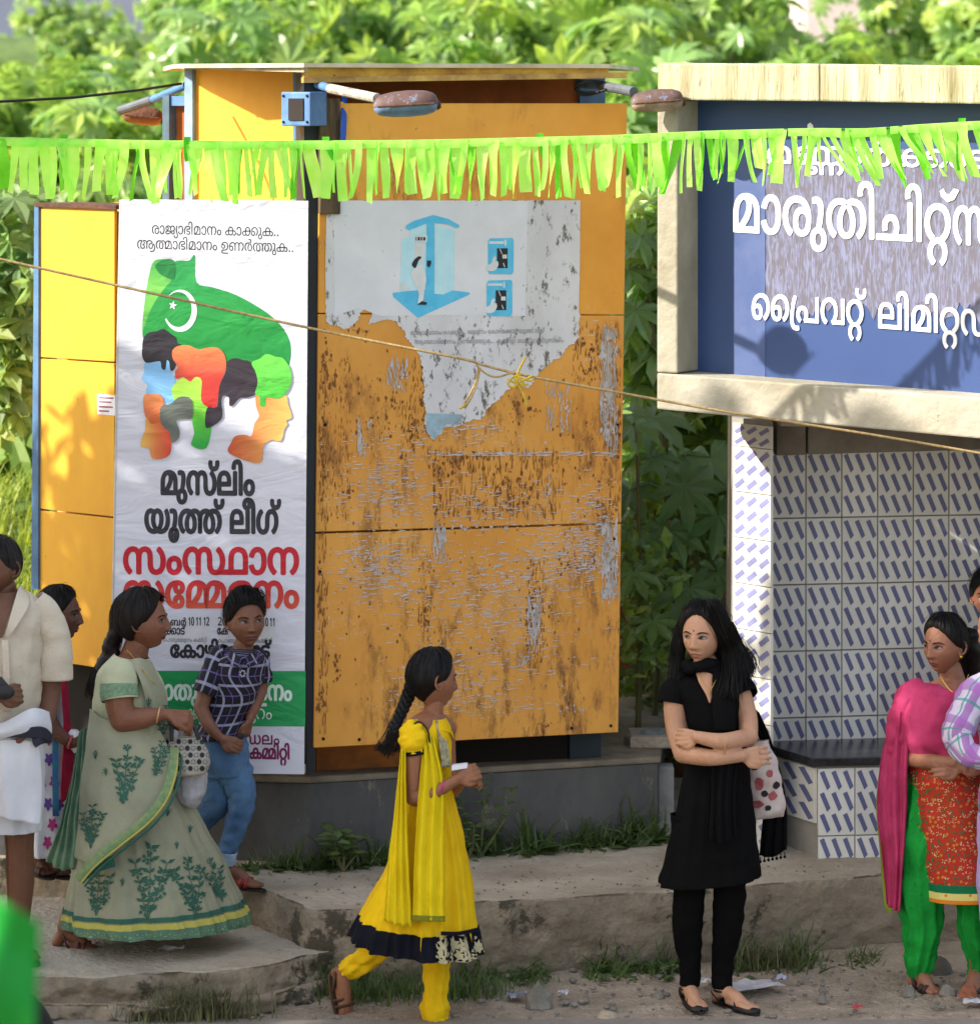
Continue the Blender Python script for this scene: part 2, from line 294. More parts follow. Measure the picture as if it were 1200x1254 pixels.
GLY={
6:(453,[[151,-4,110,-4,52,12,22,40,23,59,22,77,54,105,112,121,151,121,190,121,248,106,280,78,281,59,280,40,248,12,190,-4],[151,98,120,98,78,79,79,58,78,38,120,19,151,19,182,19,224,38,225,59,224,79,182,98]]),
10:(1647,[[245,189,274,189,338,183,365,178,368,177,376,173,381,173,416,168,456,152,474,133,475,123,474,115,462,101,436,89,415,84,419,85,446,81,480,60,481,45,480,32,454,10,400,-4,357,-4,304,-4,238,18,204,55,205,78,204,97,226,131,274,160,313,172,316,173,322,175,327,176,350,182,408,189,447,189,492,189,552,177,592,159,607,148,625,82,625,0,567,0,567,94,566,118,550,144,535,151,518,158,476,166,439,166,420,166,388,164,375,162,342,157,298,139,272,115,260,90,261,80,260,50,310,18,357,18,390,18,424,32,425,46,424,58,386,73,347,73,335,73,335,96,343,96,384,96,418,111,419,123,418,139,374,158,333,161,306,165,266,166,251,166,194,166,122,146,86,112,87,91,86,74,106,46,142,26,167,18,135,-3,104,5,56,32,26,69,27,92,26,113,52,148,108,174,190,189],[745,189,802,189,886,169,940,134,951,110,954,101,958,84,959,75,958,48,922,13,858,-4,817,-4,772,-4,716,14,690,42,691,57,690,90,784,127,871,127,874,127,888,127,897,126,917,126,968,122,1040,95,1080,55,1081,30,1080,8,1052,-28,998,-54,920,-67,871,-67,836,-67,778,-61,759,-57,779,-34,796,-38,844,-43,873,-43,914,-43,970,-32,1006,-12,1022,15,1023,31,1022,48,1004,74,968,93,943,99,917,101,904,103,878,104,869,104,830,104,776,94,748,73,749,57,748,48,762,31,792,19,819,19,860,19,902,47,903,75,902,84,898,102,895,111,891,118,880,131,844,152,788,165,747,165,722,165,676,158,659,150,648,145,632,132,624,111,625,96,625,68,587,150,604,162,650,180,710,189]]),
13:(692,[[233,189,288,189,366,173,414,146,436,114,437,97,436,73,408,38,383,26,360,17,304,5,228,0,177,0,175,0,146,0,118,-2,111,-4,100,-7,90,-15,91,-21,90,-26,98,-34,107,-37,114,-40,144,-43,173,-43,423,-43,423,-67,171,-67,136,-67,88,-62,71,-57,52,-51,34,-34,35,-23,34,-11,50,7,69,13,82,18,124,23,159,23,167,23,220,23,290,28,334,39,349,48,364,56,376,81,377,97,376,110,360,134,326,154,268,165,227,165,194,165,146,159,112,147,88,131,83,122,80,120,82,118,83,117,80,113,78,106,79,103,78,82,108,61,141,61,170,61,196,78,197,90,196,97,186,109,162,117,143,117,112,117,72,99,61,90,45,110,54,116,86,130,128,139,153,139,188,139,232,125,252,103,253,90,252,77,228,53,178,38,141,38,106,38,54,54,26,83,27,104,26,121,52,152,104,175,182,189]]),
23:(1038,[[145,-4,84,-4,22,25,23,51,22,66,50,89,73,96,88,101,128,107,184,109,223,109,479,109,534,109,604,103,629,94,648,87,670,66,671,51,670,25,610,-4,555,-4,538,-4,502,-2,489,0,501,22,510,21,536,19,547,19,580,19,614,35,615,50,614,60,598,72,587,76,568,82,514,86,473,86,221,86,174,86,124,82,105,76,92,73,78,60,79,51,78,40,96,26,126,19,147,19,168,19,210,26,235,35,269,17,248,10,210,1,168,-4],[349,189,402,189,470,164,504,121,505,93,504,62,466,18,398,-4,351,-4,314,-4,256,8,235,21,214,33,192,69,193,93,192,138,276,189],[349,165,298,165,250,129,251,93,250,68,272,35,316,19,349,19,380,19,424,35,446,68,447,93,446,118,424,150,380,165]]),
25:(897,[[415,189,462,189,534,166,572,125,573,98,572,76,548,40,502,10,469,-3,433,18,456,26,492,48,514,78,515,97,514,117,488,148,444,165,415,165,388,165,356,156,349,149,336,141,328,113,329,84,329,81,328,65,320,42,306,24,293,17,276,7,224,-4,187,-4,136,-4,64,18,26,59,27,88,26,110,50,146,96,176,131,189,167,168,142,160,106,137,84,107,85,88,84,68,108,37,154,20,183,20,212,20,242,28,253,35,262,44,270,74,271,100,271,104,270,127,286,156,303,166,322,177,374,189]]),
28:(933,[[575,185,575,0,13,0,13,23,299,23,263,19,276,24,304,44,305,60,304,77,268,98,235,98,200,98,164,78,165,62,164,57,166,51,167,49,113,45,110,48,108,59,109,65,108,90,178,122,237,122,270,122,316,112,346,94,360,73,361,62,360,52,350,36,332,23,325,18,307,23,519,23,519,185]]),
30:(939,[[199,189,234,189,292,181,336,166,355,153,335,157,354,171,410,189,457,189,506,189,570,170,600,141,601,126,600,112,584,92,556,78,535,72,425,60,383,58,364,56,312,55,293,55,163,55,134,55,108,54,101,52,88,50,80,43,81,38,80,30,98,21,122,19,133,19,164,19,220,25,272,35,297,40,312,44,340,50,370,56,398,61,415,63,430,65,448,70,464,74,478,76,491,76,514,76,556,69,582,52,583,38,582,18,530,-4,485,-4,446,-4,402,9,384,29,385,40,384,49,406,63,427,66,461,72,454,70,440,62,430,50,431,41,430,28,460,17,485,17,510,17,532,30,533,38,532,47,516,56,494,60,483,60,464,60,436,54,423,49,419,52,408,47,388,39,362,31,347,27,310,18,238,4,168,-4,133,-4,106,-4,56,4,26,22,27,38,26,47,42,63,61,69,72,73,114,78,151,78,383,78,418,78,470,81,506,87,517,92,530,98,542,114,543,124,542,133,526,152,486,165,453,165,430,165,398,159,389,153,376,146,366,124,367,103,367,86,313,86,313,108,312,122,298,147,279,156,266,160,230,166,197,166,158,166,108,160,91,152,88,151,84,146,83,143,80,138,76,131,77,127,76,112,106,100,131,100,148,100,168,107,178,117,179,122,178,132,154,143,129,143,100,143,60,131,49,124,51,138,66,147,114,159,143,159,172,159,210,149,228,132,229,122,228,111,208,92,164,80,131,80,82,80,28,105,29,128,28,145,68,173,142,189]]),
33:(563,[[181,189,238,189,324,176,359,167,327,144,300,153,226,165,179,165,144,165,102,157,82,143,83,134,82,128,88,119,95,116,108,110,162,106,201,106,205,106,258,106,316,95,335,84,344,78,352,62,353,53,352,36,318,10,246,-4,193,-4,136,-4,52,9,15,20,45,42,64,36,110,26,164,20,197,20,230,20,274,28,294,42,295,51,294,58,286,70,275,73,264,77,224,81,187,81,181,81,134,81,62,91,45,102,34,108,24,124,25,134,24,150,56,175,126,189]]),
35:(1223,[[399,-4,368,-4,320,6,305,16,294,21,278,36,270,62,271,84,271,95,270,113,262,141,253,149,242,156,212,165,183,165,154,165,108,148,84,117,85,96,84,78,106,48,142,25,165,17,131,-4,96,10,50,39,26,75,27,97,26,126,64,167,136,189,187,189,224,189,276,178,293,168,306,160,320,143,328,119,329,103,329,86,328,63,338,38,351,31,358,26,386,20,407,20,424,20,452,27,463,32,472,39,484,61,485,82,485,185,541,185,541,87,540,69,546,47,557,39,566,30,602,20,627,20,656,20,704,38,730,68,731,88,730,108,710,138,672,159,651,167,691,188,718,176,764,148,790,112,791,88,790,62,750,21,676,-4,625,-4,580,-4,528,13,511,27,513,27,494,11,436,-4]]),
37:(1368,[[239,189,294,189,362,171,385,156,375,157,396,173,456,189,495,189,538,189,594,172,611,157,603,155,628,174,684,189,727,189,776,189,848,164,886,123,887,97,886,75,862,40,816,10,783,-3,749,18,770,26,806,48,828,78,829,97,828,117,802,147,756,165,725,165,698,165,662,155,653,146,642,138,636,117,637,96,637,0,581,0,581,105,580,124,570,146,557,153,546,159,516,165,493,165,472,165,442,158,431,152,418,145,406,123,407,102,407,0,349,0,349,100,348,121,334,145,319,152,304,158,266,165,239,165,190,165,120,142,82,104,83,80,83,76,82,57,102,32,138,19,163,19,178,19,204,27,218,42,219,52,218,69,184,86,157,86,130,86,82,73,65,62,55,83,72,95,132,109,167,109,198,109,246,97,274,72,275,55,274,37,246,10,194,-4,161,-4,126,-4,64,13,28,51,29,80,28,116,84,164,180,189]]),
38:(1014,[[339,-4,294,-4,234,15,202,49,203,73,202,95,232,131,282,159,315,168,325,173,354,182,416,189,453,189,502,189,576,174,626,148,650,113,651,94,650,70,622,34,574,7,543,-3,511,18,532,25,568,44,590,72,591,90,590,112,558,146,492,166,447,166,426,166,392,164,375,161,355,156,328,150,286,126,260,94,261,74,260,52,282,29,318,19,339,19,358,19,394,28,416,52,417,74,416,92,390,126,346,151,317,158,303,161,288,164,258,166,241,166,190,166,120,146,86,113,87,91,86,74,106,46,142,26,167,18,135,-3,104,5,56,32,26,69,27,92,26,113,54,148,106,174,184,189,235,189,266,189,322,182,351,174,367,168,412,154,474,105,475,73,474,49,442,15,382,-4]]),
42:(911,[[193,189,222,189,266,180,298,165,309,155,301,155,320,173,378,189,421,189,472,189,544,164,582,123,583,97,582,75,558,40,512,10,479,-3,443,18,466,26,502,48,522,78,523,97,522,117,498,147,450,165,421,165,392,165,356,155,347,145,338,138,332,117,333,97,333,0,275,0,275,97,274,116,270,138,261,145,248,155,214,165,191,165,158,165,112,147,84,117,85,97,84,77,106,47,142,26,165,18,127,-3,98,9,52,37,26,73,27,97,26,124,66,165,142,189]]),
44:(896,[[153,115,198,115,256,98,284,72,285,58,284,44,268,24,255,19,239,23,493,23,493,185,551,185,551,0,219,0,201,17,212,24,228,40,229,53,228,71,190,92,153,92,130,92,96,82,78,65,79,55,78,43,96,25,117,17,87,-2,58,8,22,36,23,55,22,73,54,100,114,115]]),
46:(1306,[[239,189,294,189,362,171,385,156,399,143,407,89,407,0,349,0,349,102,348,122,334,145,319,152,304,158,268,165,239,165,190,165,120,142,82,104,83,80,83,76,82,57,102,32,138,19,163,19,178,19,204,27,218,42,219,52,218,69,184,86,157,86,130,86,82,73,65,62,55,83,72,95,132,109,167,109,198,109,246,97,274,72,275,55,274,37,246,10,194,-4,161,-4,126,-4,64,13,28,51,29,80,28,116,84,164,180,189],[825,185,825,0,549,0,525,18,542,27,574,48,596,77,597,97,596,117,570,147,524,165,495,165,466,165,432,155,421,145,412,138,406,117,407,95,407,0,349,0,349,86,381,141,379,159,398,175,454,189,495,189,546,189,618,164,654,123,655,97,654,79,638,51,614,29,599,20,585,23,767,23,767,185]]),
47:(654,[[263,189,306,189,374,178,412,157,413,142,412,134,406,121,399,117,388,110,354,104,319,104,299,104,274,104,250,102,243,100,236,99,230,93,231,90,230,81,266,76,297,76,305,76,336,76,378,71,393,65,402,60,414,47,415,38,414,26,388,7,336,-4,297,-4,272,-4,224,-1,182,5,169,8,189,31,214,25,266,20,295,20,330,20,358,30,359,37,358,47,328,53,303,53,293,53,250,53,202,60,191,68,184,72,176,82,177,89,176,97,186,111,201,115,214,121,258,127,295,127,323,127,340,127,356,133,357,141,356,153,306,165,263,165,202,165,128,140,94,99,95,72,94,55,102,19,111,3,57,-1,46,15,34,56,35,73,34,107,84,159,186,189]]),
48:(723,[[237,189,288,189,364,176,389,165,408,156,430,135,442,107,443,89,443,0,41,0,41,89,40,107,52,134,74,156,93,164,116,176,186,189],[205,165,176,165,134,151,121,139,110,130,98,103,99,83,99,23,101,23,146,40,216,77,258,116,259,134,258,143,246,157,224,165],[315,131,314,111,278,73,212,35,167,15,165,22,184,22,222,23,241,23,385,23,385,83,384,108,366,140,322,160,287,165,287,167,300,160,314,143]]),
49:(1035,[[441,-4,414,-4,356,2,329,10,324,11,312,13,309,14,272,27,228,59,208,94,209,113,208,126,222,149,233,158,239,161,250,170,286,182,328,189,351,189,416,189,490,146,491,111,490,81,438,32,397,18,390,16,380,13,375,11,346,3,284,-4,251,-4,198,-4,114,13,56,44,26,87,27,112,26,135,62,169,126,189,171,189,210,189,262,175,281,163,243,144,232,152,198,165,173,165,146,165,106,153,84,129,85,111,84,87,122,45,198,19,257,19,270,19,298,20,313,22,320,23,336,26,343,27,366,33,406,56,432,90,433,111,432,131,408,155,372,165,351,165,324,165,286,153,266,128,267,111,266,93,288,59,328,33,357,26,362,25,374,24,381,23,392,21,424,19,441,19,496,19,568,41,604,80,605,104,604,124,578,159,557,173,603,189,632,171,662,128,663,105,662,81,634,41,576,12,494,-4]]),
50:(736,[[243,189,298,189,382,173,436,143,464,104,465,81,464,51,428,13,364,-4,325,-4,280,-4,222,15,194,47,195,65,194,97,262,135,321,135,356,135,412,115,444,85,447,69,429,70,424,80,398,99,358,111,331,111,288,111,250,86,251,66,250,52,264,31,298,19,325,19,350,19,388,32,410,60,411,83,410,83,408,97,405,103,404,105,404,110,403,112,396,126,356,150,290,165,243,165,194,165,124,147,86,115,87,91,86,74,106,46,142,26,167,18,135,-3,104,5,56,32,26,69,27,92,26,111,52,146,104,173,186,189]]),
51:(674,[[229,189,276,189,350,174,400,148,424,113,425,94,424,70,396,34,348,7,317,-3,285,18,306,25,342,45,364,73,365,90,364,112,332,146,270,165,227,165,182,165,118,145,86,112,87,91,86,74,106,46,142,26,167,18,135,-3,104,5,56,32,26,69,27,92,26,113,52,148,104,174,178,189]]),
52:(859,[[527,185,527,0,43,0,43,104,42,129,64,158,85,168,106,178,164,189,205,189,244,189,302,179,323,169,344,159,362,128,363,107,363,74,101,74,101,23,469,23,469,185],[203,165,148,165,100,138,101,107,101,97,307,97,307,107,306,138,256,165]]),
53:(724,[[267,165,226,165,166,159,120,147,88,132,83,123,80,122,82,118,83,117,80,113,78,107,79,104,78,83,108,61,141,61,170,61,196,78,197,90,196,97,186,109,162,117,143,117,112,117,72,99,61,90,45,110,54,116,86,130,128,139,153,139,188,139,232,125,252,103,253,90,252,77,228,53,178,38,141,38,106,38,54,54,26,83,27,104,26,122,58,153,120,176,208,189,267,189,330,189,410,176,448,152,449,134,448,123,430,104,392,91,361,88,299,93,299,103,303,103,326,103,358,106,371,110,382,115,390,125,391,132,390,142,366,157,312,165],[457,48,456,38,442,20,429,14,416,9,388,3,348,0,317,0,175,0,146,0,118,-2,111,-4,100,-7,90,-15,91,-21,90,-26,98,-34,107,-37,114,-40,144,-43,173,-43,445,-43,445,-67,171,-67,136,-67,88,-62,71,-57,52,-51,34,-34,35,-23,34,-11,50,7,69,13,78,17,102,21,136,23,159,23,311,23,338,23,372,27,383,31,390,34,398,44,399,51,398,58,388,69,377,73,366,76,336,80,311,80,299,80,299,98,369,95,414,91,456,65]]),
54:(654,[[177,135,176,157,236,189,295,189,336,189,388,171,412,145,413,131,412,108,368,72,288,50,235,50,221,50,154,50,66,72,24,110,25,134,24,146,40,174,61,189,107,176,90,164,82,144,83,135,82,113,118,86,180,73,223,73,235,73,272,73,326,89,354,116,355,132,354,145,328,166,293,166,272,166,244,157,232,143,233,134,232,120,250,98,272,76,290,54,291,41,290,31,274,10,226,-4,183,-4,156,-4,102,2,75,9,97,31,114,26,156,20,181,20,214,20,234,33,235,42,234,55,216,76,194,96,176,119]]),
55:(958,[[229,189,276,189,350,174,400,148,424,113,425,94,424,76,406,49,378,27,361,18,345,23,535,23,535,185,593,185,593,0,313,0,289,20,308,26,342,46,364,73,365,90,364,112,332,146,270,165,225,165,180,165,118,145,86,112,87,91,86,74,106,46,142,26,167,18,135,-3,104,5,56,32,26,69,27,92,26,113,52,148,104,174,178,189]]),
58:(1223,[[419,189,448,189,496,179,513,169,522,164,536,149,546,123,547,101,547,90,546,71,554,44,565,35,574,28,604,20,633,20,662,20,706,37,730,68,731,89,730,108,710,137,674,160,651,168,687,189,720,176,766,146,790,110,791,88,790,59,750,18,680,-4,631,-4,592,-4,540,7,523,17,510,24,494,42,488,66,489,82,489,98,488,122,478,146,467,153,458,159,430,165,411,165,392,165,364,158,355,152,342,145,332,124,333,103,333,0,275,0,275,97,274,116,270,138,261,145,248,155,214,165,191,165,158,165,112,147,84,117,85,97,84,77,106,47,142,26,165,18,127,-3,98,9,52,37,26,73,27,97,26,123,64,164,138,189,193,189,236,189,288,172,307,157,303,158,322,173,378,189]]),
64:(504,[[309,93,308,74,294,39,258,12,198,-4,155,-4,120,-4,70,7,36,25,16,46,13,56,71,62,74,53,92,33,126,19,155,19,188,19,230,38,250,71,251,93,250,114,230,147,190,165,157,165,130,165,96,152,76,132,73,123,15,129,20,140,42,161,76,178,126,189,161,189,202,189,258,173,294,146,308,112]]),
65:(228,[[-21,281,2,281,40,276,57,270,74,263,96,244,104,214,105,189,105,0,49,0,49,181,48,198,44,223,36,241,29,246,20,252,-4,258,-21,258,-36,258,-64,251,-84,238,-83,226,-84,223,-82,217,-79,214,-135,209,-138,213,-140,221,-139,225,-140,244,-108,269,-54,281]]),
66:(228,[[-71,281,-44,281,14,276,41,268,78,256,104,215,105,181,105,0,49,0,49,175,48,188,46,209,40,226,35,232,18,249,-36,260,-77,260,-94,260,-122,254,-140,243,-139,235,-140,227,-120,215,-95,215,-72,215,-52,229,-51,237,-52,245,-64,259,-77,263,-15,257,-10,253,-4,242,-3,235,-4,224,-22,205,-64,193,-99,193,-124,193,-166,203,-192,222,-191,236,-192,249,-164,269,-110,281]]),
67:(332,[[105,-76,48,-76,-18,-43,-17,-18,-18,-1,14,25,68,40,103,40,138,40,192,26,224,0,225,-18,224,-35,192,-61,138,-76],[105,-54,130,-54,168,-36,169,-18,168,0,132,18,103,18,74,18,38,0,39,-18,38,-35,76,-54],[71,189,110,189,156,174,174,148,175,133,174,113,152,57,133,28,81,33,96,62,116,110,117,132,116,146,94,165,63,165,52,165,30,163,23,162,13,185,22,187,52,189]]),
68:(332,[[103,-76,46,-76,-18,-43,-17,-18,-18,-1,14,25,68,40,103,40,138,40,192,26,224,0,225,-18,224,-35,192,-61,138,-76],[103,19,70,19,26,1,27,-18,26,-36,70,-55,103,-55,134,-55,178,-36,179,-18,178,1,134,19],[103,-33,64,-33,28,-11,29,6,28,12,42,25,55,32,83,23,70,20,60,11,61,7,60,2,70,-6,90,-10,105,-10,116,-10,134,-6,144,2,145,7,144,10,134,18,125,21,153,32,166,24,180,13,181,6,180,-4,164,-21,132,-33],[71,189,110,189,156,174,174,148,175,133,174,113,152,57,133,28,81,33,96,62,116,110,117,132,116,146,94,165,63,165,52,165,30,163,23,162,13,185,22,187,52,189]]),
71:(715,[[159,-4,124,-4,62,13,26,50,27,77,26,103,60,145,120,173,202,189,251,189,302,189,378,174,426,148,450,113,451,94,450,70,422,34,374,7,345,-3,311,18,332,25,370,45,392,73,393,90,392,113,358,146,294,165,247,165,198,165,124,142,80,102,81,76,80,57,100,32,136,19,161,19,176,19,202,27,216,42,217,53,216,69,182,86,155,86,128,86,82,73,63,62,53,83,72,95,130,109,165,109,196,109,244,97,272,72,273,55,272,37,244,10,192,-4]]),
72:(595,[[243,-4,200,-4,122,7,62,31,26,68,27,94,26,118,62,154,124,178,202,189,245,189,288,189,344,177,372,157,373,144,372,129,346,110,304,100,281,100,246,100,202,112,184,133,185,144,184,151,192,162,197,166,259,172,246,168,232,152,233,145,232,137,252,122,279,122,300,122,320,135,321,143,320,156,284,168,261,168,250,168,232,168,225,167,180,165,118,147,86,115,87,93,86,72,118,39,180,19,223,18,230,18,246,17,255,17,270,17,300,22,316,34,317,42,316,51,296,63,275,63,248,63,228,48,229,40,228,32,242,18,255,13,193,19,188,23,180,35,181,42,180,53,200,73,240,85,275,85,300,85,342,75,368,56,369,42,368,29,342,8,286,-4]]),
73:(1430,[[159,-4,124,-4,62,13,26,50,27,77,26,103,60,145,120,173,202,189,251,189,302,189,378,174,426,148,450,113,451,94,450,70,422,34,374,7,345,-3,311,18,332,25,370,45,392,73,393,90,392,113,358,146,294,165,247,165,198,165,124,142,80,102,81,76,80,57,100,32,136,19,161,19,176,19,202,27,216,42,217,53,216,69,182,86,155,86,128,86,82,73,63,62,53,83,72,95,130,109,165,109,196,109,244,97,272,72,273,55,272,37,244,10,192,-4],[635,-4,600,-4,540,13,502,50,503,77,502,103,536,145,598,173,678,189,727,189,778,189,854,174,904,148,928,113,929,94,928,70,900,34,852,7,821,-3,789,18,810,25,846,45,868,73,869,90,868,113,834,146,770,165,725,165,676,165,600,142,556,102,557,76,556,57,576,32,612,19,637,19,654,19,678,27,694,42,695,53,694,69,658,86,631,86,604,86,558,73,539,62,529,83,548,95,608,109,641,109,672,109,722,97,748,72,749,55,748,37,720,10,670,-4]]),
77:(0,[[-73,197,-112,197,-166,211,-194,235,-193,251,-194,257,-190,269,-187,273,-137,268,-140,265,-142,256,-141,252,-142,240,-124,226,-92,220,-73,220,-54,220,-24,226,-6,240,-5,252,-6,256,-8,265,-9,268,41,273,42,269,46,257,47,251,46,235,18,211,-36,197]]),
118:(736,[[331,-4,288,-4,228,14,198,48,199,72,198,92,222,125,266,154,295,167,313,177,332,186,360,205,361,217,360,226,336,240,309,240,294,240,266,238,259,236,247,259,256,261,296,264,317,264,356,264,400,250,418,230,419,223,418,205,382,178,353,164,339,155,310,143,274,116,256,87,257,72,256,51,278,28,312,19,331,19,368,19,406,46,407,72,406,85,394,110,370,133,332,152,309,158,292,161,256,165,235,165,186,165,120,145,86,112,87,91,86,74,106,46,142,26,167,18,135,-3,104,5,56,32,26,69,27,92,26,113,54,148,106,174,184,189,235,189,264,189,316,183,339,178,342,177,348,175,351,174,390,163,440,130,464,92,465,74,464,37,396,-4]]),
156:(1223,[[419,189,448,189,496,179,513,169,522,164,536,149,546,123,547,101,547,90,546,71,554,44,565,35,574,28,604,20,633,20,662,20,706,37,730,68,731,89,730,108,710,137,674,160,651,168,687,189,720,176,766,146,790,110,791,88,790,59,750,18,680,-4,631,-4,592,-4,540,7,523,17,510,24,494,42,488,66,489,82,489,98,488,122,478,146,467,153,458,159,430,165,411,165,392,165,364,158,355,152,342,145,332,124,333,103,333,0,275,0,275,97,274,116,270,138,261,145,248,155,214,165,191,165,158,165,112,147,84,117,85,97,84,77,106,47,142,26,165,18,127,-3,98,9,52,37,26,73,27,97,26,123,64,164,138,189,193,189,236,189,288,172,307,157,303,158,322,173,378,189],[743,197,702,197,648,211,620,235,621,251,620,257,624,269,629,273,677,268,674,265,672,256,673,252,672,240,692,226,722,220,743,220,762,220,792,226,810,240,811,252,810,256,808,265,807,268,857,273,858,269,862,257,863,251,862,235,834,211,780,197]]),
160:(243,[[-35,-22,-36,-25,-38,-30,-37,-33,-38,-40,-26,-56,2,-67,31,-67,66,-67,98,-48,99,-32,98,-23,92,-7,76,14,65,29,52,45,30,80,31,100,30,122,58,166,81,185,141,185,122,169,100,142,88,116,89,102,88,83,108,51,121,35,130,24,146,2,156,-21,157,-32,156,-62,84,-90,31,-90,-30,-90,-96,-58,-95,-32,-96,-29,-94,-22,-93,-20]]),
162:(244,[[169,185,140,155,104,100,88,48,89,23,88,1,108,-26,150,-37,183,-37,190,-37,210,-36,223,-35,229,-60,210,-61,184,-62,171,-62,122,-62,60,-42,30,-4,31,23,30,49,48,102,82,157,107,185]]),
163:(1506,[[349,189,402,189,470,164,504,121,505,93,504,62,466,18,398,-4,351,-4,314,-4,256,8,235,21,214,33,192,69,193,93,192,138,276,189],[349,165,298,165,250,129,251,93,250,68,272,35,316,19,349,19,380,19,424,35,446,68,447,93,446,118,424,150,380,165],[145,-4,84,-4,22,25,23,51,22,66,50,89,73,96,88,101,128,107,184,109,223,109,641,109,676,109,724,105,758,97,771,90,784,83,800,63,801,50,800,25,738,-4,683,-4,646,-4,586,12,554,44,555,68,554,75,556,90,559,96,558,98,558,101,561,102,568,123,608,155,666,177,736,189,777,189,828,189,904,174,954,148,978,113,979,94,978,70,950,34,902,7,871,-3,839,18,860,25,896,45,918,73,919,90,918,112,886,146,822,165,775,165,736,165,672,150,626,122,615,102,614,100,614,96,613,95,610,89,608,75,609,69,608,51,626,29,660,19,685,19,712,19,744,33,745,49,744,58,734,71,725,75,712,81,670,86,631,86,221,86,174,86,124,82,105,76,92,73,78,60,79,51,78,40,96,26,126,19,147,19,168,19,210,26,235,35,269,17,248,10,210,1,168,-4]]),
190:(1368,[[239,189,294,189,362,171,385,156,375,157,396,173,456,189,495,189,538,189,594,172,611,157,603,155,628,174,684,189,727,189,776,189,848,164,886,123,887,97,886,75,862,41,818,12,785,-1,749,18,770,26,806,48,828,78,829,97,828,117,802,147,756,165,725,165,698,165,662,155,653,146,642,138,636,117,637,96,637,3,581,3,581,105,580,124,570,146,557,153,546,159,516,165,493,165,472,165,442,158,431,152,418,145,406,123,407,102,407,3,349,3,349,100,348,121,334,145,319,152,304,158,266,165,239,165,190,165,120,142,82,104,83,80,83,76,82,57,102,32,138,19,163,19,178,19,204,27,218,42,219,52,218,69,184,86,157,86,130,86,82,73,65,62,55,83,72,95,132,109,167,109,198,109,246,97,274,72,275,55,274,37,246,10,194,-4,161,-4,126,-4,64,13,28,51,29,80,28,116,84,164,180,189],[397,21,442,21,506,2,519,-10,479,-57,479,-49,478,-32,464,-13,451,-8,440,-4,412,0,395,0,370,0,324,-9,290,-26,285,-40,284,-42,282,-49,283,-55,282,-69,296,-85,318,-92,333,-92,354,-92,376,-81,377,-70,376,-59,352,-48,335,-48,312,-48,278,-58,265,-66,255,-49,270,-41,316,-28,343,-28,380,-28,424,-52,425,-70,424,-89,378,-112,333,-112,286,-112,234,-81,235,-52,234,-30,276,3,350,21],[589,22,622,22,664,9,681,-2,673,-2,688,10,732,22,763,22,798,22,852,5,882,-24,883,-43,882,-66,844,-100,815,-112,781,-95,802,-86,830,-60,831,-40,830,-20,792,0,763,0,746,0,724,-5,717,-9,708,-14,702,-31,703,-49,703,-111,651,-111,651,-48,650,-31,644,-14,635,-9,626,-4,606,0,591,0,574,0,552,-4,547,-8,534,-14,528,-31,529,-47,529,-111,479,-111,479,-54,501,-2,516,10,562,22]]),
194:(1499,[[235,189,266,189,322,182,353,174,367,168,412,154,474,105,475,73,474,49,442,15,382,-4,341,-4,296,-4,234,15,202,49,203,73,202,95,232,131,282,159,315,168,325,173,354,182,414,189,441,189,480,189,538,179,580,161,593,147,597,136,615,93,615,0,559,0,559,90,558,116,540,145,517,154,500,160,464,166,437,166,424,166,392,164,375,161,355,156,328,150,286,126,260,94,261,74,260,52,282,29,318,19,339,19,360,19,394,28,416,52,417,74,416,92,390,126,346,151,317,158,303,161,288,164,258,166,241,166,190,166,120,146,86,112,87,91,86,74,106,46,142,26,167,18,135,-3,104,5,56,32,26,69,27,92,26,113,54,148,106,174,184,189],[755,189,806,189,882,176,907,165,924,156,948,135,960,107,961,89,961,0,565,0,565,114,576,136,618,170,692,189],[723,165,694,165,652,151,639,139,628,130,614,103,615,83,615,23,619,23,664,40,734,77,774,116,775,134,774,143,764,157,740,165],[833,131,832,111,796,73,730,35,685,15,683,22,702,22,738,23,759,23,903,23,903,83,902,108,882,140,838,160,803,165,805,167,816,160,832,143]]),
196:(1759,[[235,189,266,189,322,182,353,174,367,168,412,154,474,105,475,73,474,49,442,15,382,-4,341,-4,296,-4,234,15,202,49,203,73,202,95,232,131,282,159,315,168,325,173,354,182,414,189,441,189,480,189,538,178,582,159,595,146,597,136,615,93,615,0,559,0,559,90,558,116,540,145,517,154,500,160,464,166,437,166,424,166,392,164,375,161,355,156,328,150,286,126,260,94,261,74,260,52,282,29,318,19,339,19,360,19,394,28,416,52,417,74,416,92,390,126,346,151,317,158,303,161,288,164,258,166,241,166,190,166,120,146,86,112,87,91,86,74,106,46,142,26,167,18,135,-3,104,5,56,32,26,69,27,92,26,113,54,148,106,174,184,189],[737,189,772,189,824,182,851,175,869,168,912,154,970,106,971,73,970,49,940,15,878,-4,835,-4,792,-4,730,15,698,49,699,73,698,95,728,131,778,158,811,168,821,173,850,182,912,189,949,189,998,189,1072,174,1122,148,1146,113,1147,94,1146,70,1118,34,1070,7,1041,-3,1007,18,1028,25,1064,44,1088,72,1089,90,1088,111,1054,146,990,166,943,166,922,166,888,164,873,161,851,156,826,150,782,126,758,94,759,74,758,52,780,29,814,19,835,19,856,19,890,29,912,52,913,74,912,93,890,125,848,150,823,157,807,161,796,162,778,164,756,166,743,166,706,166,662,157,649,150,632,142,614,117,615,96,615,13,565,13,565,70,581,151,596,162,638,179,696,189]]),
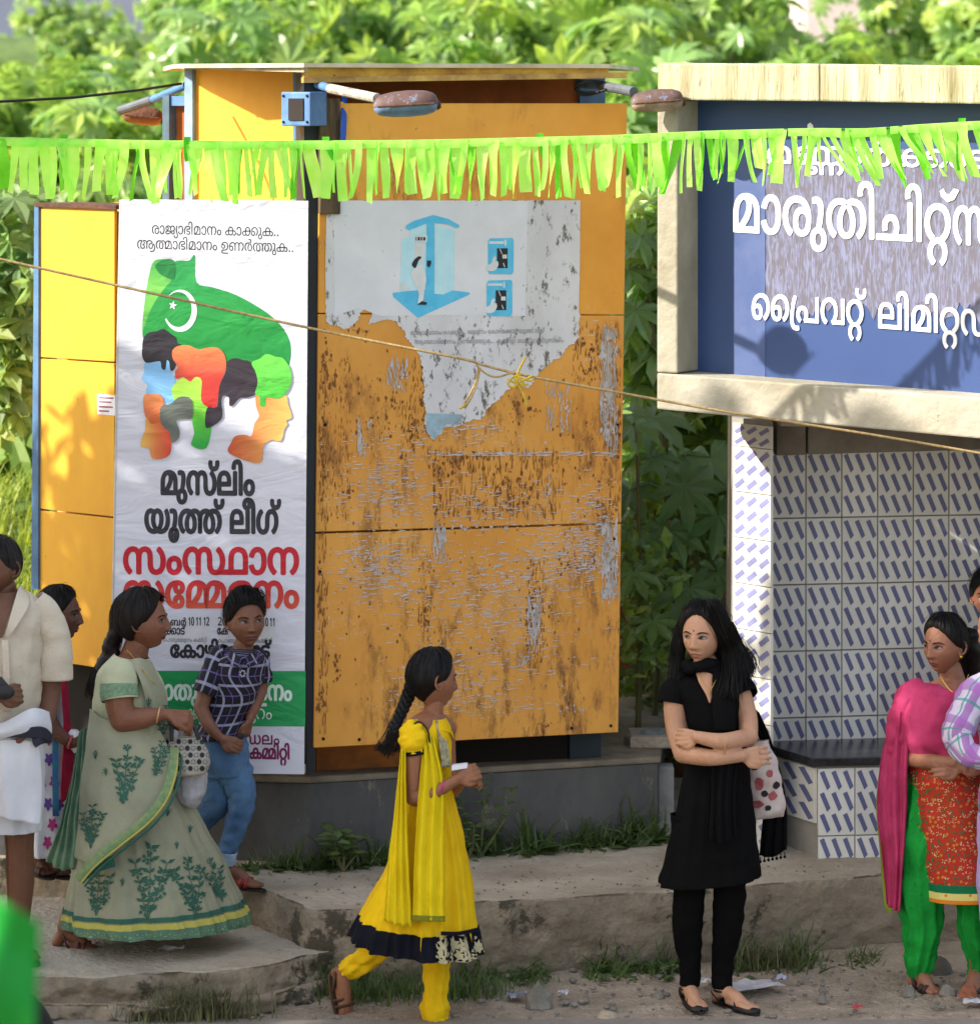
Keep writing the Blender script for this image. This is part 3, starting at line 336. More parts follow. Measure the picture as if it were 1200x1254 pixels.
208:(896,[[225,-19,260,-19,306,-32,326,-51,327,-62,326,-69,318,-82,313,-86,293,-83,493,-83,493,23,551,23,551,-106,273,-106,259,-89,266,-84,278,-74,279,-65,278,-55,250,-41,225,-41,196,-41,168,-55,169,-64,168,-72,184,-85,199,-90,169,-107,148,-99,120,-78,121,-64,120,-51,146,-31,192,-19],[153,115,198,115,256,98,284,72,285,58,284,44,268,24,255,19,239,23,493,23,493,185,551,185,551,0,219,0,201,17,212,24,228,40,229,53,228,71,190,92,153,92,130,92,96,82,78,65,79,55,78,43,96,25,117,17,87,-2,58,8,22,36,23,55,22,73,54,100,114,115]]),
215:(1240,[[237,189,274,189,326,183,366,172,385,164,402,156,424,135,434,107,435,90,435,0,41,0,41,89,40,107,52,134,74,156,93,164,116,176,186,189],[205,165,176,165,134,151,121,139,110,130,98,103,99,83,99,23,101,23,146,40,216,77,258,116,259,134,258,143,246,157,224,165],[315,131,314,111,278,73,212,35,167,15,165,22,184,22,222,23,241,23,385,23,385,83,384,108,366,140,322,160,287,165,287,167,300,160,314,143],[581,189,634,189,708,176,735,165,752,156,776,135,786,107,787,89,787,0,393,0,393,91,392,107,402,133,424,155,441,164,456,172,494,183,546,189],[551,165,522,165,478,151,467,139,454,130,442,103,443,83,443,23,447,23,490,40,562,77,602,116,603,134,602,143,590,157,568,165],[661,131,660,111,624,73,556,35,511,15,511,22,528,22,566,23,585,23,729,23,729,83,728,108,710,140,666,160,631,165,633,167,644,160,660,143]]),
220:(674,[[229,189,276,189,350,175,400,150,424,117,425,98,424,76,396,42,348,16,317,7,285,28,306,34,342,53,364,79,365,95,364,116,332,147,270,165,227,165,182,165,118,146,86,115,87,96,86,71,130,38,167,27,135,7,104,15,56,40,26,75,27,97,26,117,52,150,104,175,178,189],[227,18,274,18,338,0,372,-30,373,-48,372,-70,332,-101,303,-112,271,-95,292,-88,318,-66,319,-51,318,-38,296,-16,256,-4,227,-4,180,-4,132,-31,133,-50,132,-65,156,-86,181,-95,147,-112,120,-103,78,-72,79,-49,78,-31,112,0,178,18]]),
233:(1891,[[919,0,599,0,721,22,732,23,762,23,792,23,801,23,911,23],[1053,189,1094,189,1154,177,1177,167,1198,156,1218,123,1219,97,1219,0,891,0,891,97,890,116,900,141,918,160,935,167,954,177,1014,189],[1053,165,1028,165,990,157,977,150,962,143,948,118,949,93,949,23,1163,23,1163,90,1162,115,1146,143,1131,150,1118,157,1080,165],[419,189,448,189,496,179,513,169,522,164,536,149,546,123,547,101,547,90,546,71,554,44,565,35,574,28,604,20,633,20,662,20,706,37,730,68,731,89,730,108,710,137,674,160,651,168,687,189,720,176,766,146,790,110,791,88,790,59,750,18,680,-4,631,-4,592,-4,540,7,523,17,510,24,494,42,488,66,489,82,489,98,488,122,478,146,467,153,458,159,430,165,411,165,392,165,364,158,355,152,342,145,332,124,333,103,333,0,275,0,275,97,274,116,270,138,261,145,248,155,214,165,191,165,158,165,112,147,84,117,85,97,84,77,106,47,142,26,165,18,127,-3,98,9,52,37,26,73,27,97,26,123,64,164,138,189,193,189,236,189,288,172,307,157,303,158,322,173,378,189]]),
278:(268,[[91,-4,72,-4,48,7,49,19,48,31,72,41,91,41,106,41,130,31,131,19,130,7,106,-4]]),
280:(572,[[191,-4,140,-4,68,24,34,79,35,119,34,161,68,215,138,242,191,242,242,242,312,214,348,159,349,119,348,88,330,42,290,11,230,-4],[191,21,224,21,264,39,284,67,290,102,291,119,290,136,284,170,262,199,224,217,191,217,156,217,118,199,98,170,92,136,93,119,92,100,100,64,120,37,158,21]]),
281:(572,[[239,0,181,0,181,166,180,180,182,200,183,207,178,205,164,199,157,196,91,168,61,188,189,238,239,238]]),
282:(572,[[33,0,33,24,159,87,192,105,242,133,268,160,269,176,268,189,246,207,208,217,185,217,148,217,98,205,71,194,39,214,60,223,108,235,158,242,185,242,226,242,290,227,328,199,329,178,328,159,296,126,242,94,207,77,107,28,107,27,349,27,349,0]]),
}
TXT={'p1': [50, 64, 30, 160, 64, 47, 65, 48, 64, 42, 6, ' ', 23, 64, 163, 67, 23, 278, 278], 'p2': [10, 194, 64, 47, 65, 48, 64, 42, 6, ' ', 13, 37, 118, 196, 67, 23, 278, 278], 'p3': [48, 67, 58, 77, 52, 65, 6], 'p4': [49, 68, 196, 77, ' ', 52, 66, 25, 77], 'p5': [58, 6, 233, 64, 42], 'p6': [58, 72, 215, 53, 42, 6], 'p7': [35, 65, 58, 6, 46, 118], 'p8': [72, 23, 64, 54, 65, 72, 163, 64, 33, 77], 'p9': [71, 44, 64, 38, 67], 'p10': [72, 215, 53, 42, 6], 'p11': [48, 52, 208, 67, 51, 6], 'p12': [48, 42, 77, 35, 52, 6], 'p13': [23, 215, 65, 220, 65], 's1': [48, 64, 50, 67, 38, 65, 28, 65, 220, 77, 58, 77], 's2': [73, 162, 44, 55, 220, 77, ' ', 52, 65, 48, 65, 220, 35, 77], 's3': [48, 190, 64, 118, 163, 64, 33, 77], 'd1': [281, 280, ' ', 281, 281, ' ', 281, 282], 'd2': [281, 280, ' ', 281, 281], 'd3': [282, 280], 'p14': [72, 23]}
# ---------------------------------------------------------------- setting: ground, road, steps, pavement
M_dirt = mat('dirt', C(180, 164, 146), .95, C(132, 118, 102), 3.5, .55, bump=1.0, bscale=50, c3=C(206, 196, 182), s3=60, t3=.6)
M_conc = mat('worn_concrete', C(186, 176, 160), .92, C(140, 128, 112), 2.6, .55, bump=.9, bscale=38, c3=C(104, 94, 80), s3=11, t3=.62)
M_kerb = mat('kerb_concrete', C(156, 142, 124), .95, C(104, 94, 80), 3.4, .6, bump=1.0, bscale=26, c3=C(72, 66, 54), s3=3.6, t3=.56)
M_asph = mat('road_dust', C(150, 142, 132), .95, C(122, 114, 106), 5, .5, bump=.3, bscale=120)
def nz(x, y, z=0, s=1.0): return noise.noise(Vector((x*s, y*s, z*s)))
def fbm(x, y, z=0, s=1.0, o=4):
    v = 0; a = 1
    for i in range(o): v += a*nz(x, y, z+i*7.3, s*2**i); a *= .5
    return v
def sheet(name, x0, x1, y0, y1, nx, ny, zf, m):
    V = []; F = []
    for j in range(ny+1):
        for i in range(nx+1):
            x = x0+(x1-x0)*i/nx; y = y0+(y1-y0)*j/ny; V.append((x, y, zf(x, y)))
    for j in range(ny):
        for i in range(nx): a = j*(nx+1)+i; F.append((a, a+1, a+nx+2, a+nx+1))
    return mesh(name, V, F, m, smooth=True)
struct(sheet('ground', -60, 60, -20, 90, 60, 55, lambda x, y: -.06+max(0, y-19.5)*.0, mat('earth', C(96, 90, 66), .95, C(60, 62, 40), .8)))
struct(sheet('dirt_shoulder', -2.6, 3.2, 14.55, 17.6, 330, 170, lambda x, y: .012*fbm(x, y, 0, 2.2)+.006*fbm(x, y, 3, 14)+.02*max(0, min(1, (y-15.3)/.5)), M_dirt))
struct(sheet('road', -9, 9, -2, 14.84, 120, 120, lambda x, y: .008+.004*fbm(x, y, 0, 3), M_asph))
def slab_rough(name, front, back, ztop, zbot, m, amp=.012, nu=300, nf=16, ntp=46, lip=.02, topf=None):
    """worn concrete slab: front and back edges as point lists (x, y); the front face is rough, the arris rounded"""
    f = cr(front, 24); b = cr(back, 24)
    def rs(p, n):
        d = np.r_[0, np.cumsum(np.linalg.norm(np.diff(p, axis=0), axis=1))]; t = np.linspace(0, d[-1], n); return np.c_[np.interp(t, d, p[:, 0]), np.interp(t, d, p[:, 1])]
    f = rs(f, nu); b = rs(b, nu); V = []; F = []; n = nf+ntp
    for i in range(nu):
        t = f[min(i+1, nu-1)]-f[max(i-1, 0)]; t = t/np.linalg.norm(t); nrm = (t[1], -t[0])
        for j in range(n):
            if j < nf:
                k = j/(nf-1); z = zbot+(ztop-zbot-lip)*k if j < nf-2 else (ztop-lip*.5 if j == nf-2 else ztop-lip*.12)
                off = .012*math.sin(k*3)+(0 if j < nf-2 else (-.006 if j == nf-2 else -.016)); x, y = f[i][0]+nrm[0]*off, f[i][1]+nrm[1]*off
                d = amp*(1.3*fbm(x, y, z, 3.2)+1.0*fbm(x*1.0, y, z*2.5, 9)+.5*abs(fbm(x, y, z*2, 24)))-(.03*max(0, fbm(x, y, z+9, 2.3)-.25) if j < nf-1 else 0)
                V.append((x+nrm[0]*d, y+nrm[1]*d, z))
            else:
                k = ((j-nf+1)/ntp)**1.25; x = f[i][0]*(1-k)+b[i][0]*k; y = f[i][1]*(1-k)+b[i][1]*k
                V.append((x, y+.02*fbm(x, y, 1, 5)*(k < .2), ztop-.02*max(0, fbm(x, y, 11, 4)-.15)*(k < .08)+(topf(x, y) if topf else 0)*min(1, k*4)+.006*fbm(x, y, 2, 2.5)+.003*fbm(x, y, 5, 18)))
    for i in range(nu-1):
        for j in range(n-1): a = i*n+j; F.append((a, a+n, a+n+1, a+1))
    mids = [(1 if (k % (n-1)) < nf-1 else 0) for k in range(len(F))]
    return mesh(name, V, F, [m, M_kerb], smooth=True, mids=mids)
ZS, ZL = .315, .16
def gx(px, py, z): v = G(px, py, z); return (v.x, v.y)
# upper pavement: from its left return, round the corner, along the kerb to the right
upf = [gx(-120, 1046, ZS), gx(60, 1054, ZS), gx(200, 1066, ZS), gx(300, 1084, ZS), gx(352, 1103, ZS), gx(378, 1113, ZS), gx(410, 1114, ZS), gx(480, 1112, ZS), gx(640, 1102, ZS), gx(800, 1094, ZS), gx(930, 1084, ZS), gx(1082, 1072, ZS), gx(1240, 1062, ZS)]
upb = [(x, 18.2) for x in np.linspace(-2.2, 2.6, 12)]
slab = struct(slab_rough('pavement', upf, upb, ZS, -.02, M_conc, amp=.014, topf=lambda x, y: .03*max(0, min(1, (y-16.2)/.6))))
lof = [gx(-90, 1200, ZL), gx(60, 1197, ZL), gx(160, 1194, ZL), gx(250, 1190, ZL), gx(330, 1182, ZL), gx(392, 1166, ZL), gx(440, 1163, ZL)]
lob = [(x, 16.6) for x in np.linspace(-2.3, -.5, 7)]
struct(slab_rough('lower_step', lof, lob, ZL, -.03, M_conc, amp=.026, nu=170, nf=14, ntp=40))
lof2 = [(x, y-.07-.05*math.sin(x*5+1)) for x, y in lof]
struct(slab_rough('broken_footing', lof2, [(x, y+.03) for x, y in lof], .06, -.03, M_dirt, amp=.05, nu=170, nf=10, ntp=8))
# dark painted plinth under the kiosk
M_plinth = mat('plinth_paint', C(96, 95, 94), .7, C(64, 64, 66), 3.2, .6, bump=.4, bscale=26, c3=C(120, 114, 102), s3=7, t3=.6, stretch=(1, 1, .5))
M_ptop = mat('plinth_top', C(150, 140, 124), .9, C(98, 90, 78), 5, .5, bump=.4, bscale=40)
pA, pB, pC = (P(-60, 952, 16.55)), (P(378, 952, 16.28)), (P(806, 927, 16.78))
foot = [(pA.x, pA.y), (pB.x, pB.y), (pC.x, pC.y), (pC.x+.12, 18.6), (pA.x, 18.6)]
ZP = .69
mb = MB(); mb.hexa([(x, y, ZS-.1) for x, y in foot], [(x, y, ZP-.03) for x, y in foot])
plinth = thing('plinth', 'dark painted concrete plinth under the orange kiosk', 'plinth', (0, 17, ZS))
bevel(mb.build('base', M_plinth, plinth), .006)
def off(poly, d):
    c = np.mean(poly, axis=0); return [tuple(np.array(p)+(np.array(p)-c)/np.linalg.norm(np.array(p)-c)*d) for p in poly]
f2 = off(foot, .012); mb = MB(); mb.hexa([(x, y, ZP-.028) for x, y in f2], [(x, y, ZP) for x, y in f2]); bevel(mb.build('coping', M_ptop, plinth), .008)
# hill behind, grass bank
M_hill = mat('overgrown_slope', C(104, 126, 62), .95, C(56, 78, 38), 2.2, .5, bump=1, bscale=10)
def hz(x, y): 
    t = max(0, y-19.4); return -.05+.9*min(1, t/1.2)*.6+min(3.5, max(0, y-21)*.33)+.25*fbm(x, y, 0, .4)*min(1, t/2)
struct(sheet('hillside', -16, 16, 18.9, 48, 90, 90, hz, M_hill))
# ---------------------------------------------------------------- kiosk
def panel_mat(name, base, dark, rust=.5, scratch=.5):
    if name in MATS: return MATS[name]
    m = bpy.data.materials.new(name); m.use_nodes = True; N = m.node_tree.nodes; L = m.node_tree.links; b = N['Principled BSDF']
    b.inputs['Roughness'].default_value = .55
    tc = N.new('ShaderNodeTexCoord')
    def noi(sx, sz, det=8, rough=.7, rot=0):
        mp = N.new('ShaderNodeMapping'); mp.inputs['Scale'].default_value = (sx, sx, sz); mp.inputs['Rotation'].default_value = (0, rot, 0); L.new(tc.outputs['Object'], mp.inputs[0])
        n = N.new('ShaderNodeTexNoise'); n.inputs['Scale'].default_value = 1; n.inputs['Detail'].default_value = det; n.inputs['Roughness'].default_value = rough; L.new(mp.outputs[0], n.inputs[0]); return n.outputs[0]
    def ramp(s, a, bb, ca=(0, 0, 0, 1), cb=(1, 1, 1, 1)):
        r = N.new('ShaderNodeValToRGB'); r.color_ramp.elements[0].position = a; r.color_ramp.elements[1].position = bb
        r.color_ramp.elements[0].color = ca; r.color_ramp.elements[1].color = cb; L.new(s, r.inputs[0]); return r.outputs[0]
    def mul(a, c):
        k = N.new('ShaderNodeMath'); k.operation = 'MULTIPLY'; L.new(a, k.inputs[0]); L.new(c, k.inputs[1]); return k.outputs[0]
    def mix(f, a, c):
        x = N.new('ShaderNodeMix'); x.data_type = 'RGBA'; L.new(f, x.inputs['Factor']); L.new(a, x.inputs['A'])
        if isinstance(c, tuple): x.inputs['B'].default_value = c
        else: L.new(c, x.inputs['B'])
        return x.outputs['Result']
    col = ramp(noi(2.2, 1.6, 4), .3, .7, dark, base)
    zone = ramp(noi(1.7, 1.4, 3), .5-.14*rust, .72-.14*rust)
    rs = mul(ramp(noi(14, 4.5, 9, .8), .50, .60), zone)
    col = mix(rs, col, ramp(noi(30, 20), .3, .7, C(74, 42, 26), C(140, 84, 36)))
    specks = ramp(noi(26, 18, 8, .75), .665-.03*rust, .69-.03*rust); col = mix(specks, col, C(96, 58, 36))
    zs = ramp(noi(2.0, 2.4, 3, .6, .3), .5-.12*scratch, .62-.1*scratch)
    for a, (sx, sz, rt) in enumerate(((16, 110, .12), (120, 26, .1), (60, 60, .5))):
        sc_ = mul(ramp(noi(sx, sz, 6, .62, rt), .62-.03*scratch, .65-.03*scratch), zs); col = mix(sc_, col, C(196, 194, 200))
    L.new(col, b.inputs['Base Color'])
    bp = N.new('ShaderNodeBump'); bp.inputs['Strength'].default_value = .35; bp.inputs['Distance'].default_value = .004
    L.new(rs, bp.inputs['Height']); L.new(bp.outputs[0], b.inputs['Normal'])
    MATS[name] = m; return m
M_or = panel_mat('scraped_orange_paint', C(222, 160, 70), C(202, 136, 48), .45, -.6)
M_or2 = panel_mat('clean_orange_paint', C(228, 162, 58), C(206, 136, 42), .0, -.6)
M_yel = mat('yellow_sheet', C(232, 178, 54), .5, C(210, 150, 40), 2.2, .6, c3=C(150, 96, 40), s3=13, t3=.655, bump=.12, bscale=3, stretch=(1, 1, .5))
M_blue = mat('blue_post_paint', C(86, 128, 168), .5, C(60, 92, 130), 6, .5, c3=C(96, 66, 50), s3=22, t3=.68)
M_navy = mat('dark_blue_paint', C(28, 40, 54), .5, C(16, 22, 30), 5, .5)
M_rust = mat('rusty_brown', C(104, 66, 46), .85, C(58, 38, 30), 9, .5, bump=.4, bscale=60)
M_dark = mat('near_black', C(26, 22, 20), .95)  # very dark brown, almost black
M_black = mat('black_rubber', C(18, 18, 18), .6)
M_white = mat('white_print', C(232, 232, 240), .6, C(214, 214, 224), 3)
PL = Plane(47, 16.58, 140, 16.22); PO = Plane(388, 16.12, 768, 16.56); PB = Plane(148, 16.06, 378, 16.02); PU = Plane(234, 16.72, 372, 16.34)
K = thing('kiosk', 'tall yellow and orange sheet metal kiosk with scraped paint on its front', 'kiosk', (-.55, 17, ZP))
# inner core
mb = MB()
def vz(px, Y): return Vector(((px-600)/FP*Y, Y, 0))
core = [vz(56, 16.66), vz(150, 16.34), vz(384, 16.24), vz(756, 16.68), vz(756, 16.68)+Vector((-.08, 1.3, 0)), vz(56, 16.66)+Vector((0.15, 1.4, 0))]
zt = P(400, 128, 16.5).z; cf_ = off([(v.x, v.y) for v in core], -.22); mb.hexa([(x, y, ZP) for x, y in cf_], [(x, y, ZP+.12) for x, y in cf_]); mb.build('floor_frame', M_dark, K)
zl = P(60, 258, 16.6).z
mb = MB(); inn = off([(v.x, v.y) for v in core], -.05); mb.hexa([(x, y, ZP+.12) for x, y in inn], [(x, y, zl) for x, y in inn]); mb.build('wall', M_or2, K)
up = [vz(236, 16.76), vz(366, 16.40), vz(384, 16.26), vz(752, 16.74), vz(752, 16.74)+Vector((-.08, 1.2, 0)), vz(236, 16.76)+Vector((0.1, 1.2, 0))]
mb = MB(); mb.hexa([(v.x, v.y, zl+.002) for v in up], [(v.x, v.y, zt+.0) for v in up]); mb.build('upper_wall', M_or2, K)
# left yellow boards
ys = [(252, 255, 437, 443), (439, 445, 623, 633), (625, 635, 807, 821)]
for a, b, c, d in ys:
    mb = MB(); PL.slab(mb, [(47, c), (140, d), (140, b), (47, a)], .0, .018); bevel(mb.build('panel', M_yel, K), .002, 1)
mb = MB(); PL.slab(mb, [(38, 722), (46.5, 722), (47, 252), (42, 250)], -.03, .03); mb.build('corner_post', M_blue, K)
mb = MB(); PL.slab(mb, [(42, 252.5), (142, 256), (142, 251), (42, 248)], -.2, .035); mb.build('top_rim', M_rust, K)
mb = MB(); PL.slab(mb, [(119, 507), (141, 509), (141, 484), (119, 482)], .018, .0195); st = mb.build('sticker', M_white, K)
for k, (yy, w_) in enumerate(((486, 20), (491, 17), (497, 19), (502, 14))):
    mb = MB(); PL.slab(mb, [(121, yy+1.8), (121+w_*.9, yy+2.4), (121+w_*.9, yy+.8), (121, yy)], .0195, .0202); mb.build('print', mat('sticker_ink', C(150, 50, 70) if 1 else 0, .6), st)
# orange front boards, each panel its own sheet
def ox(y, l): return (392-8*(y-126)/790) if l else (768-11*(y-126)/771)
for y0a, y0b, y1a, y1b in ((126, 126, 383, 385), (384.5, 386.5, 651.5, 639.5), (654, 642, 916, 897)):
    mb = MB(); x00 = 425 if y0a == 126 else ox(y0a, 1)
    if y0a == 126: pts = [(ox(383, 1), y1a), (ox(385, 0), y1b), (768, y0b), (x00-4, y0a), (x00-4, 124), (ox(124, 1), 124)]
    else: pts = [(ox(y1a, 1), y1a), (ox(y1b, 0), y1b), (ox(y0b, 0), y0b), (ox(y0a, 1), y0a)]
    PO.slab(mb, pts, .0, .022); bevel(mb.build('panel', M_or if y0a > 126 else panel_mat('half_worn_orange', C(230, 164, 62), C(210, 140, 44), .1, -.6), K), .002, 1)
mb = MB(); PO.slab(mb, [(389, 500), (396, 500), (418, 120), (392, 120)], .0, .035); 
mb = MB(); PO.rect(mb, 392, 120, 417, 262, .0, .04); bevel(mb.build('edge_board', mat('mossy_board', C(112, 92, 66), .9, C(52, 44, 36), 9, .6, stretch=(3, 3, .6), bump=.4), K), .003)
for px, py in ((396, 905), (440, 906), (520, 902), (700, 892), (748, 889), (392, 700), (752, 660), (756, 520), (398, 520)):
    mb = MB(); mb.ball(PO.at(px, py, .024), .007, 8, 5); mb.build('bolt', M_dark, K)
# marks where old bills were scraped off: rust framed rectangles
M_flake = mat('bare_primer', C(208, 208, 214), .7, C(160, 150, 142), 30, .5, stretch=(1, 1, .35))
def ragged(px, py, w_, h_, n=26, seed=0, e=.35):
    r = random.Random(seed); return [(px+w_*math.cos(a)*(1-e*r.random()), py+h_*math.sin(a)*(1-e*r.random())) for a in [2*math.pi*i/n for i in range(n)]]
def cluster(px, py, w_, h_, n, r, big=2.2, ar=1.8):
    out = []
    for _ in range(n):
        x = px+r.gauss(0, .45)*w_; y = py+r.gauss(0, .45)*h_
        if not (ox(y, 1)+3 < x < ox(y, 0)-3 and 258 < y < 912-(x-388)*.048-3): continue
        s = .72*big*r.random()**2.2+.3; k = r.randint(6, 9); a0 = r.uniform(-.3, .3)
        out.append([(x+s*(.5+.6*r.random())*math.cos(2*math.pi*i/k)*(1 if ar > 1 else 1/ar), y+s*(.5+.6*r.random())*math.sin(2*math.pi*i/k)*(ar if ar > 1 else 1)) for i in range(k)])
    return out
R2 = random.Random(3); fw = []; fr = []; fs = []
for (x, y, w_, h_, n, bg_) in [(744, 430, 9, 30, 60, 5), (745, 480, 8, 34, 60, 4), (741, 520, 5, 20, 24, 3), (480, 461, 5, 14, 12, 2.2), (492, 462, 7, 14, 16, 2.2), (452, 518, 4, 7, 9, 3), (540, 662, 7, 18, 34, 4), (655, 755, 7, 20, 34, 3.4), (748, 702, 9, 34, 60, 4.4), (735, 728, 12, 10, 18, 3), (690, 719, 30, 2, 26, 2), (525, 670, 50, 24, 60, 1.6), (672, 600, 4, 24, 20, 2.6), (440, 540, 4, 18, 16, 2.4), (672, 505, 3, 18, 12, 2.2), (694, 500, 3, 16, 14, 2.2), (600, 556, 90, 2, 40, 1.8), (648, 560, 30, 50, 30, 2.2), (700, 870, 20, 6, 16, 2.2), (640, 808, 12, 7, 16, 2.6), (600, 646, 50, 3, 24, 2.4), (716, 690, 30, 14, 40, 1.8), (455, 680, 44, 20, 60, 1.6)]:
    fw += cluster(x, y, w_, h_, n, R2, bg_)
for (x, y, w_, h_, n) in [(470, 590, 60, 60, 220), (460, 700, 60, 50, 240), (600, 720, 110, 60, 330), (690, 680, 60, 40, 200), (590, 620, 120, 30, 130), (560, 850, 90, 40, 130), (600, 800, 110, 60, 160), (720, 640, 40, 60, 120), (560, 520, 60, 24, 120)]:
    for _ in range(int(n*1.9)):
        cx_ = x+R2.gauss(0, .5)*w_; cy_ = y+R2.gauss(0, .5)*h_
        if not (ox(cy_, 1)+4 < cx_ < ox(cy_, 0)-10 and 520 < cy_ < 880): continue
        l = R2.uniform(1.5, 5) if R2.random() < .6 else R2.uniform(6, 16); t = R2.uniform(-.2, .08); hh = R2.uniform(.35, .8); fs.append([(cx_, cy_), (cx_+l*.5, cy_+t*l*.5-hh), (cx_+l, cy_+t*l), (cx_+l*.5, cy_+t*l*.5+hh)])
for (x, y, w_, h_, n, bg_) in [(394, 560, 5, 90, 50, 2.6), (390, 720, 5, 90, 50, 2.6), (390, 865, 8, 26, 30, 3), (412, 820, 5, 18, 26, 3), (430, 600, 14, 10, 16, 3), (505, 530, 7, 24, 34, 3.5), (518, 470, 4, 60, 50, 3), (536, 600, 5, 70, 40, 2.4), (722, 440, 10, 40, 40, 2.6), (755, 520, 6, 90, 40, 2.6), (550, 580, 26, 18, 30, 3), (620, 600, 50, 40, 90, 3.4), (735, 620, 24, 30, 50, 3), (520, 756, 8, 22, 34, 3), (648, 770, 7, 60, 50, 2.6), (700, 692, 34, 14, 50, 3), (470, 500, 40, 60, 90, 2.5), (402, 450, 10, 70, 60, 3.4), (440, 405, 22, 8, 30, 2.4), (640, 500, 30, 20, 50, 2.6), (600, 700, 150, 120, 200, 1.6), (670, 888, 22, 3, 12, 2), (560, 560, 70, 5, 40, 3), (700, 560, 60, 60, 100, 2.2), (450, 740, 60, 120, 110, 1.8)]:
    fr += cluster(x, y, w_, h_, n, R2, bg_)
for (x0, x1, y0, y1, n, lmin, lmax) in [(530, 690, 557, 638, 460, 3, 18), (390, 402, 430, 900, 260, 3, 16), (402, 430, 440, 640, 150, 2, 10), (745, 760, 400, 640, 160, 3, 14), (645, 668, 690, 820, 150, 3, 12), (512, 528, 680, 790, 60, 3, 10), (490, 524, 440, 560, 110, 3, 12), (700, 752, 400, 470, 130, 3, 12), (440, 640, 480, 560, 120, 2, 8), (690, 752, 640, 700, 90, 2, 8)]:
    for _ in range(n):
        x = R2.uniform(x0, x1); y = R2.uniform(y0, y1); l = R2.uniform(lmin, lmax); w_ = R2.uniform(.3, 1.1); dx = R2.uniform(-.5, .5)
        if ox(y, 1)+2 < x < ox(y, 0)-2: fr.append([(x-w_*.5, y), (x+dx-w_*.2, y-l*.5), (x+dx*2, y-l), (x+dx+w_*.6, y-l*.4), (x+w_*.4, y+1)])
for (x0, x1, y0, y1, n) in [(735, 756, 405, 520, 260), (738, 756, 520, 560, 60), (736, 757, 640, 735, 200), (530, 545, 640, 690, 50), (646, 662, 735, 800, 90), (474, 500, 445, 480, 60), (438, 446, 520, 560, 40), (668, 700, 470, 530, 60), (520, 750, 553, 558, 90)]:
    for _ in range(n):
        x = R2.uniform(x0, x1); y = R2.uniform(y0, y1); l = R2.uniform(3, 15); w_ = R2.uniform(.5, 1.9); dx = R2.uniform(-1, 1)
        if y1-y0 < 8: fs.append([(x, y), (x+l*.6, y-.8), (x+l, y), (x+l*.5, y+.7)])
        elif ox(y, 1)+2 < x < ox(y, 0)-2: fw.append([(x-w_*.5, y), (x+dx-w_*.3, y-l*.5), (x+dx*2, y-l), (x+dx+w_*.6, y-l*.4), (x+w_*.4, y+1)])
def loose(polys, m_, name, o_):
    V = []; F = []
    for q in polys: F.append(tuple(range(len(V), len(V)+len(q)))); V += [PO.at(x, y, o_+.0004*(len(F) % 5)) for x, y in q]
    return stuff(mesh(name, V, F, m_, K))
loose(fr, mat('rust_scab', C(150, 96, 50), .9, C(96, 60, 36), 14, .6), 'rust_spot', .0235)
loose(fw, M_flake, 'flaked_spot', .0258); loose(fs, mat('scratch_pale', C(206, 200, 200), .5), 'scratch_mark', .0258)  # scratches in the paint, pale grey
# torn old bill with its blue drawing
def c7(L): return [(380+x/3, 230+y/3) for x, y in L]
torn = c7([(60, 45), (992, 45), (990, 300), (990, 460), (985, 545), (970, 570), (940, 590), (920, 620), (890, 636), (860, 660), (838, 680), (830, 700), (812, 722), (800, 735), (780, 728), (762, 712), (735, 735), (712, 752), (700, 770), (672, 790), (650, 810), (640, 835), (625, 850), (600, 848), (580, 858), (555, 868), (530, 880), (505, 880), (490, 885), (480, 905), (466, 912), (455, 930), (440, 915), (425, 890), (420, 860), (424, 830), (415, 780), (420, 740), (412, 700), (414, 665), (408, 640), (395, 600), (378, 585), (370, 570), (352, 550), (345, 530), (320, 495), (300, 486), (270, 485), (240, 492), (215, 500), (220, 480), (225, 470), (238, 450), (235, 437), (220, 436), (200, 445), (185, 462), (170, 490), (155, 508), (140, 515), (120, 518), (105, 510), (80, 505), (60, 495), (57, 400), (55, 300)])
rt = random.Random(5); tj = []
for (xa, ya), (xb, yb) in zip(torn, torn[1:]+torn[:1]):
    n_ = max(1, int(math.hypot(xb-xa, yb-ya)/2.2)) if max(ya, yb) > 384 else 1
    for q in range(n_): e_ = 0 if n_ == 1 else 1; tj.append((xa+(xb-xa)*q/n_+e_*rt.uniform(-1.3, 1.3), ya+(yb-ya)*q/n_+e_*rt.uniform(-1.3, 1.3)))
torn = tj
M_bill = mat('mildewed_paper', C(222, 222, 230), .75, C(196, 194, 200), 4, .4, stretch=(1, 1, .5), c3=C(104, 98, 94), s3=26, t3=.555)
M_bill2 = mat('cleaner_paper', C(226, 226, 236), .75, C(206, 206, 216), 3, .4, c3=C(130, 124, 120), s3=24, t3=.64)
bill = flat_print(PO, [torn], M_bill, K, 'torn_bill', .0255)
flat_print(PO, [c7([(85, 47), (800, 47), (790, 470), (560, 466), (300, 470), (255, 470), (180, 440), (90, 470)])], M_bill2, bill, 'paper', .0262)
def c4(L): return [(470+x/4.8, 250+y/4.8) for x, y in L]
Bl = mat('ink_blue', C(66, 172, 222), .6, C(96, 190, 230), 20); Bp = mat('ink_pale_blue', C(160, 210, 232), .6, C(190, 222, 236), 14); Bd = mat('ink_dark', C(36, 38, 46), .6); Bw = mat('ink_white', C(226, 228, 236), .6)
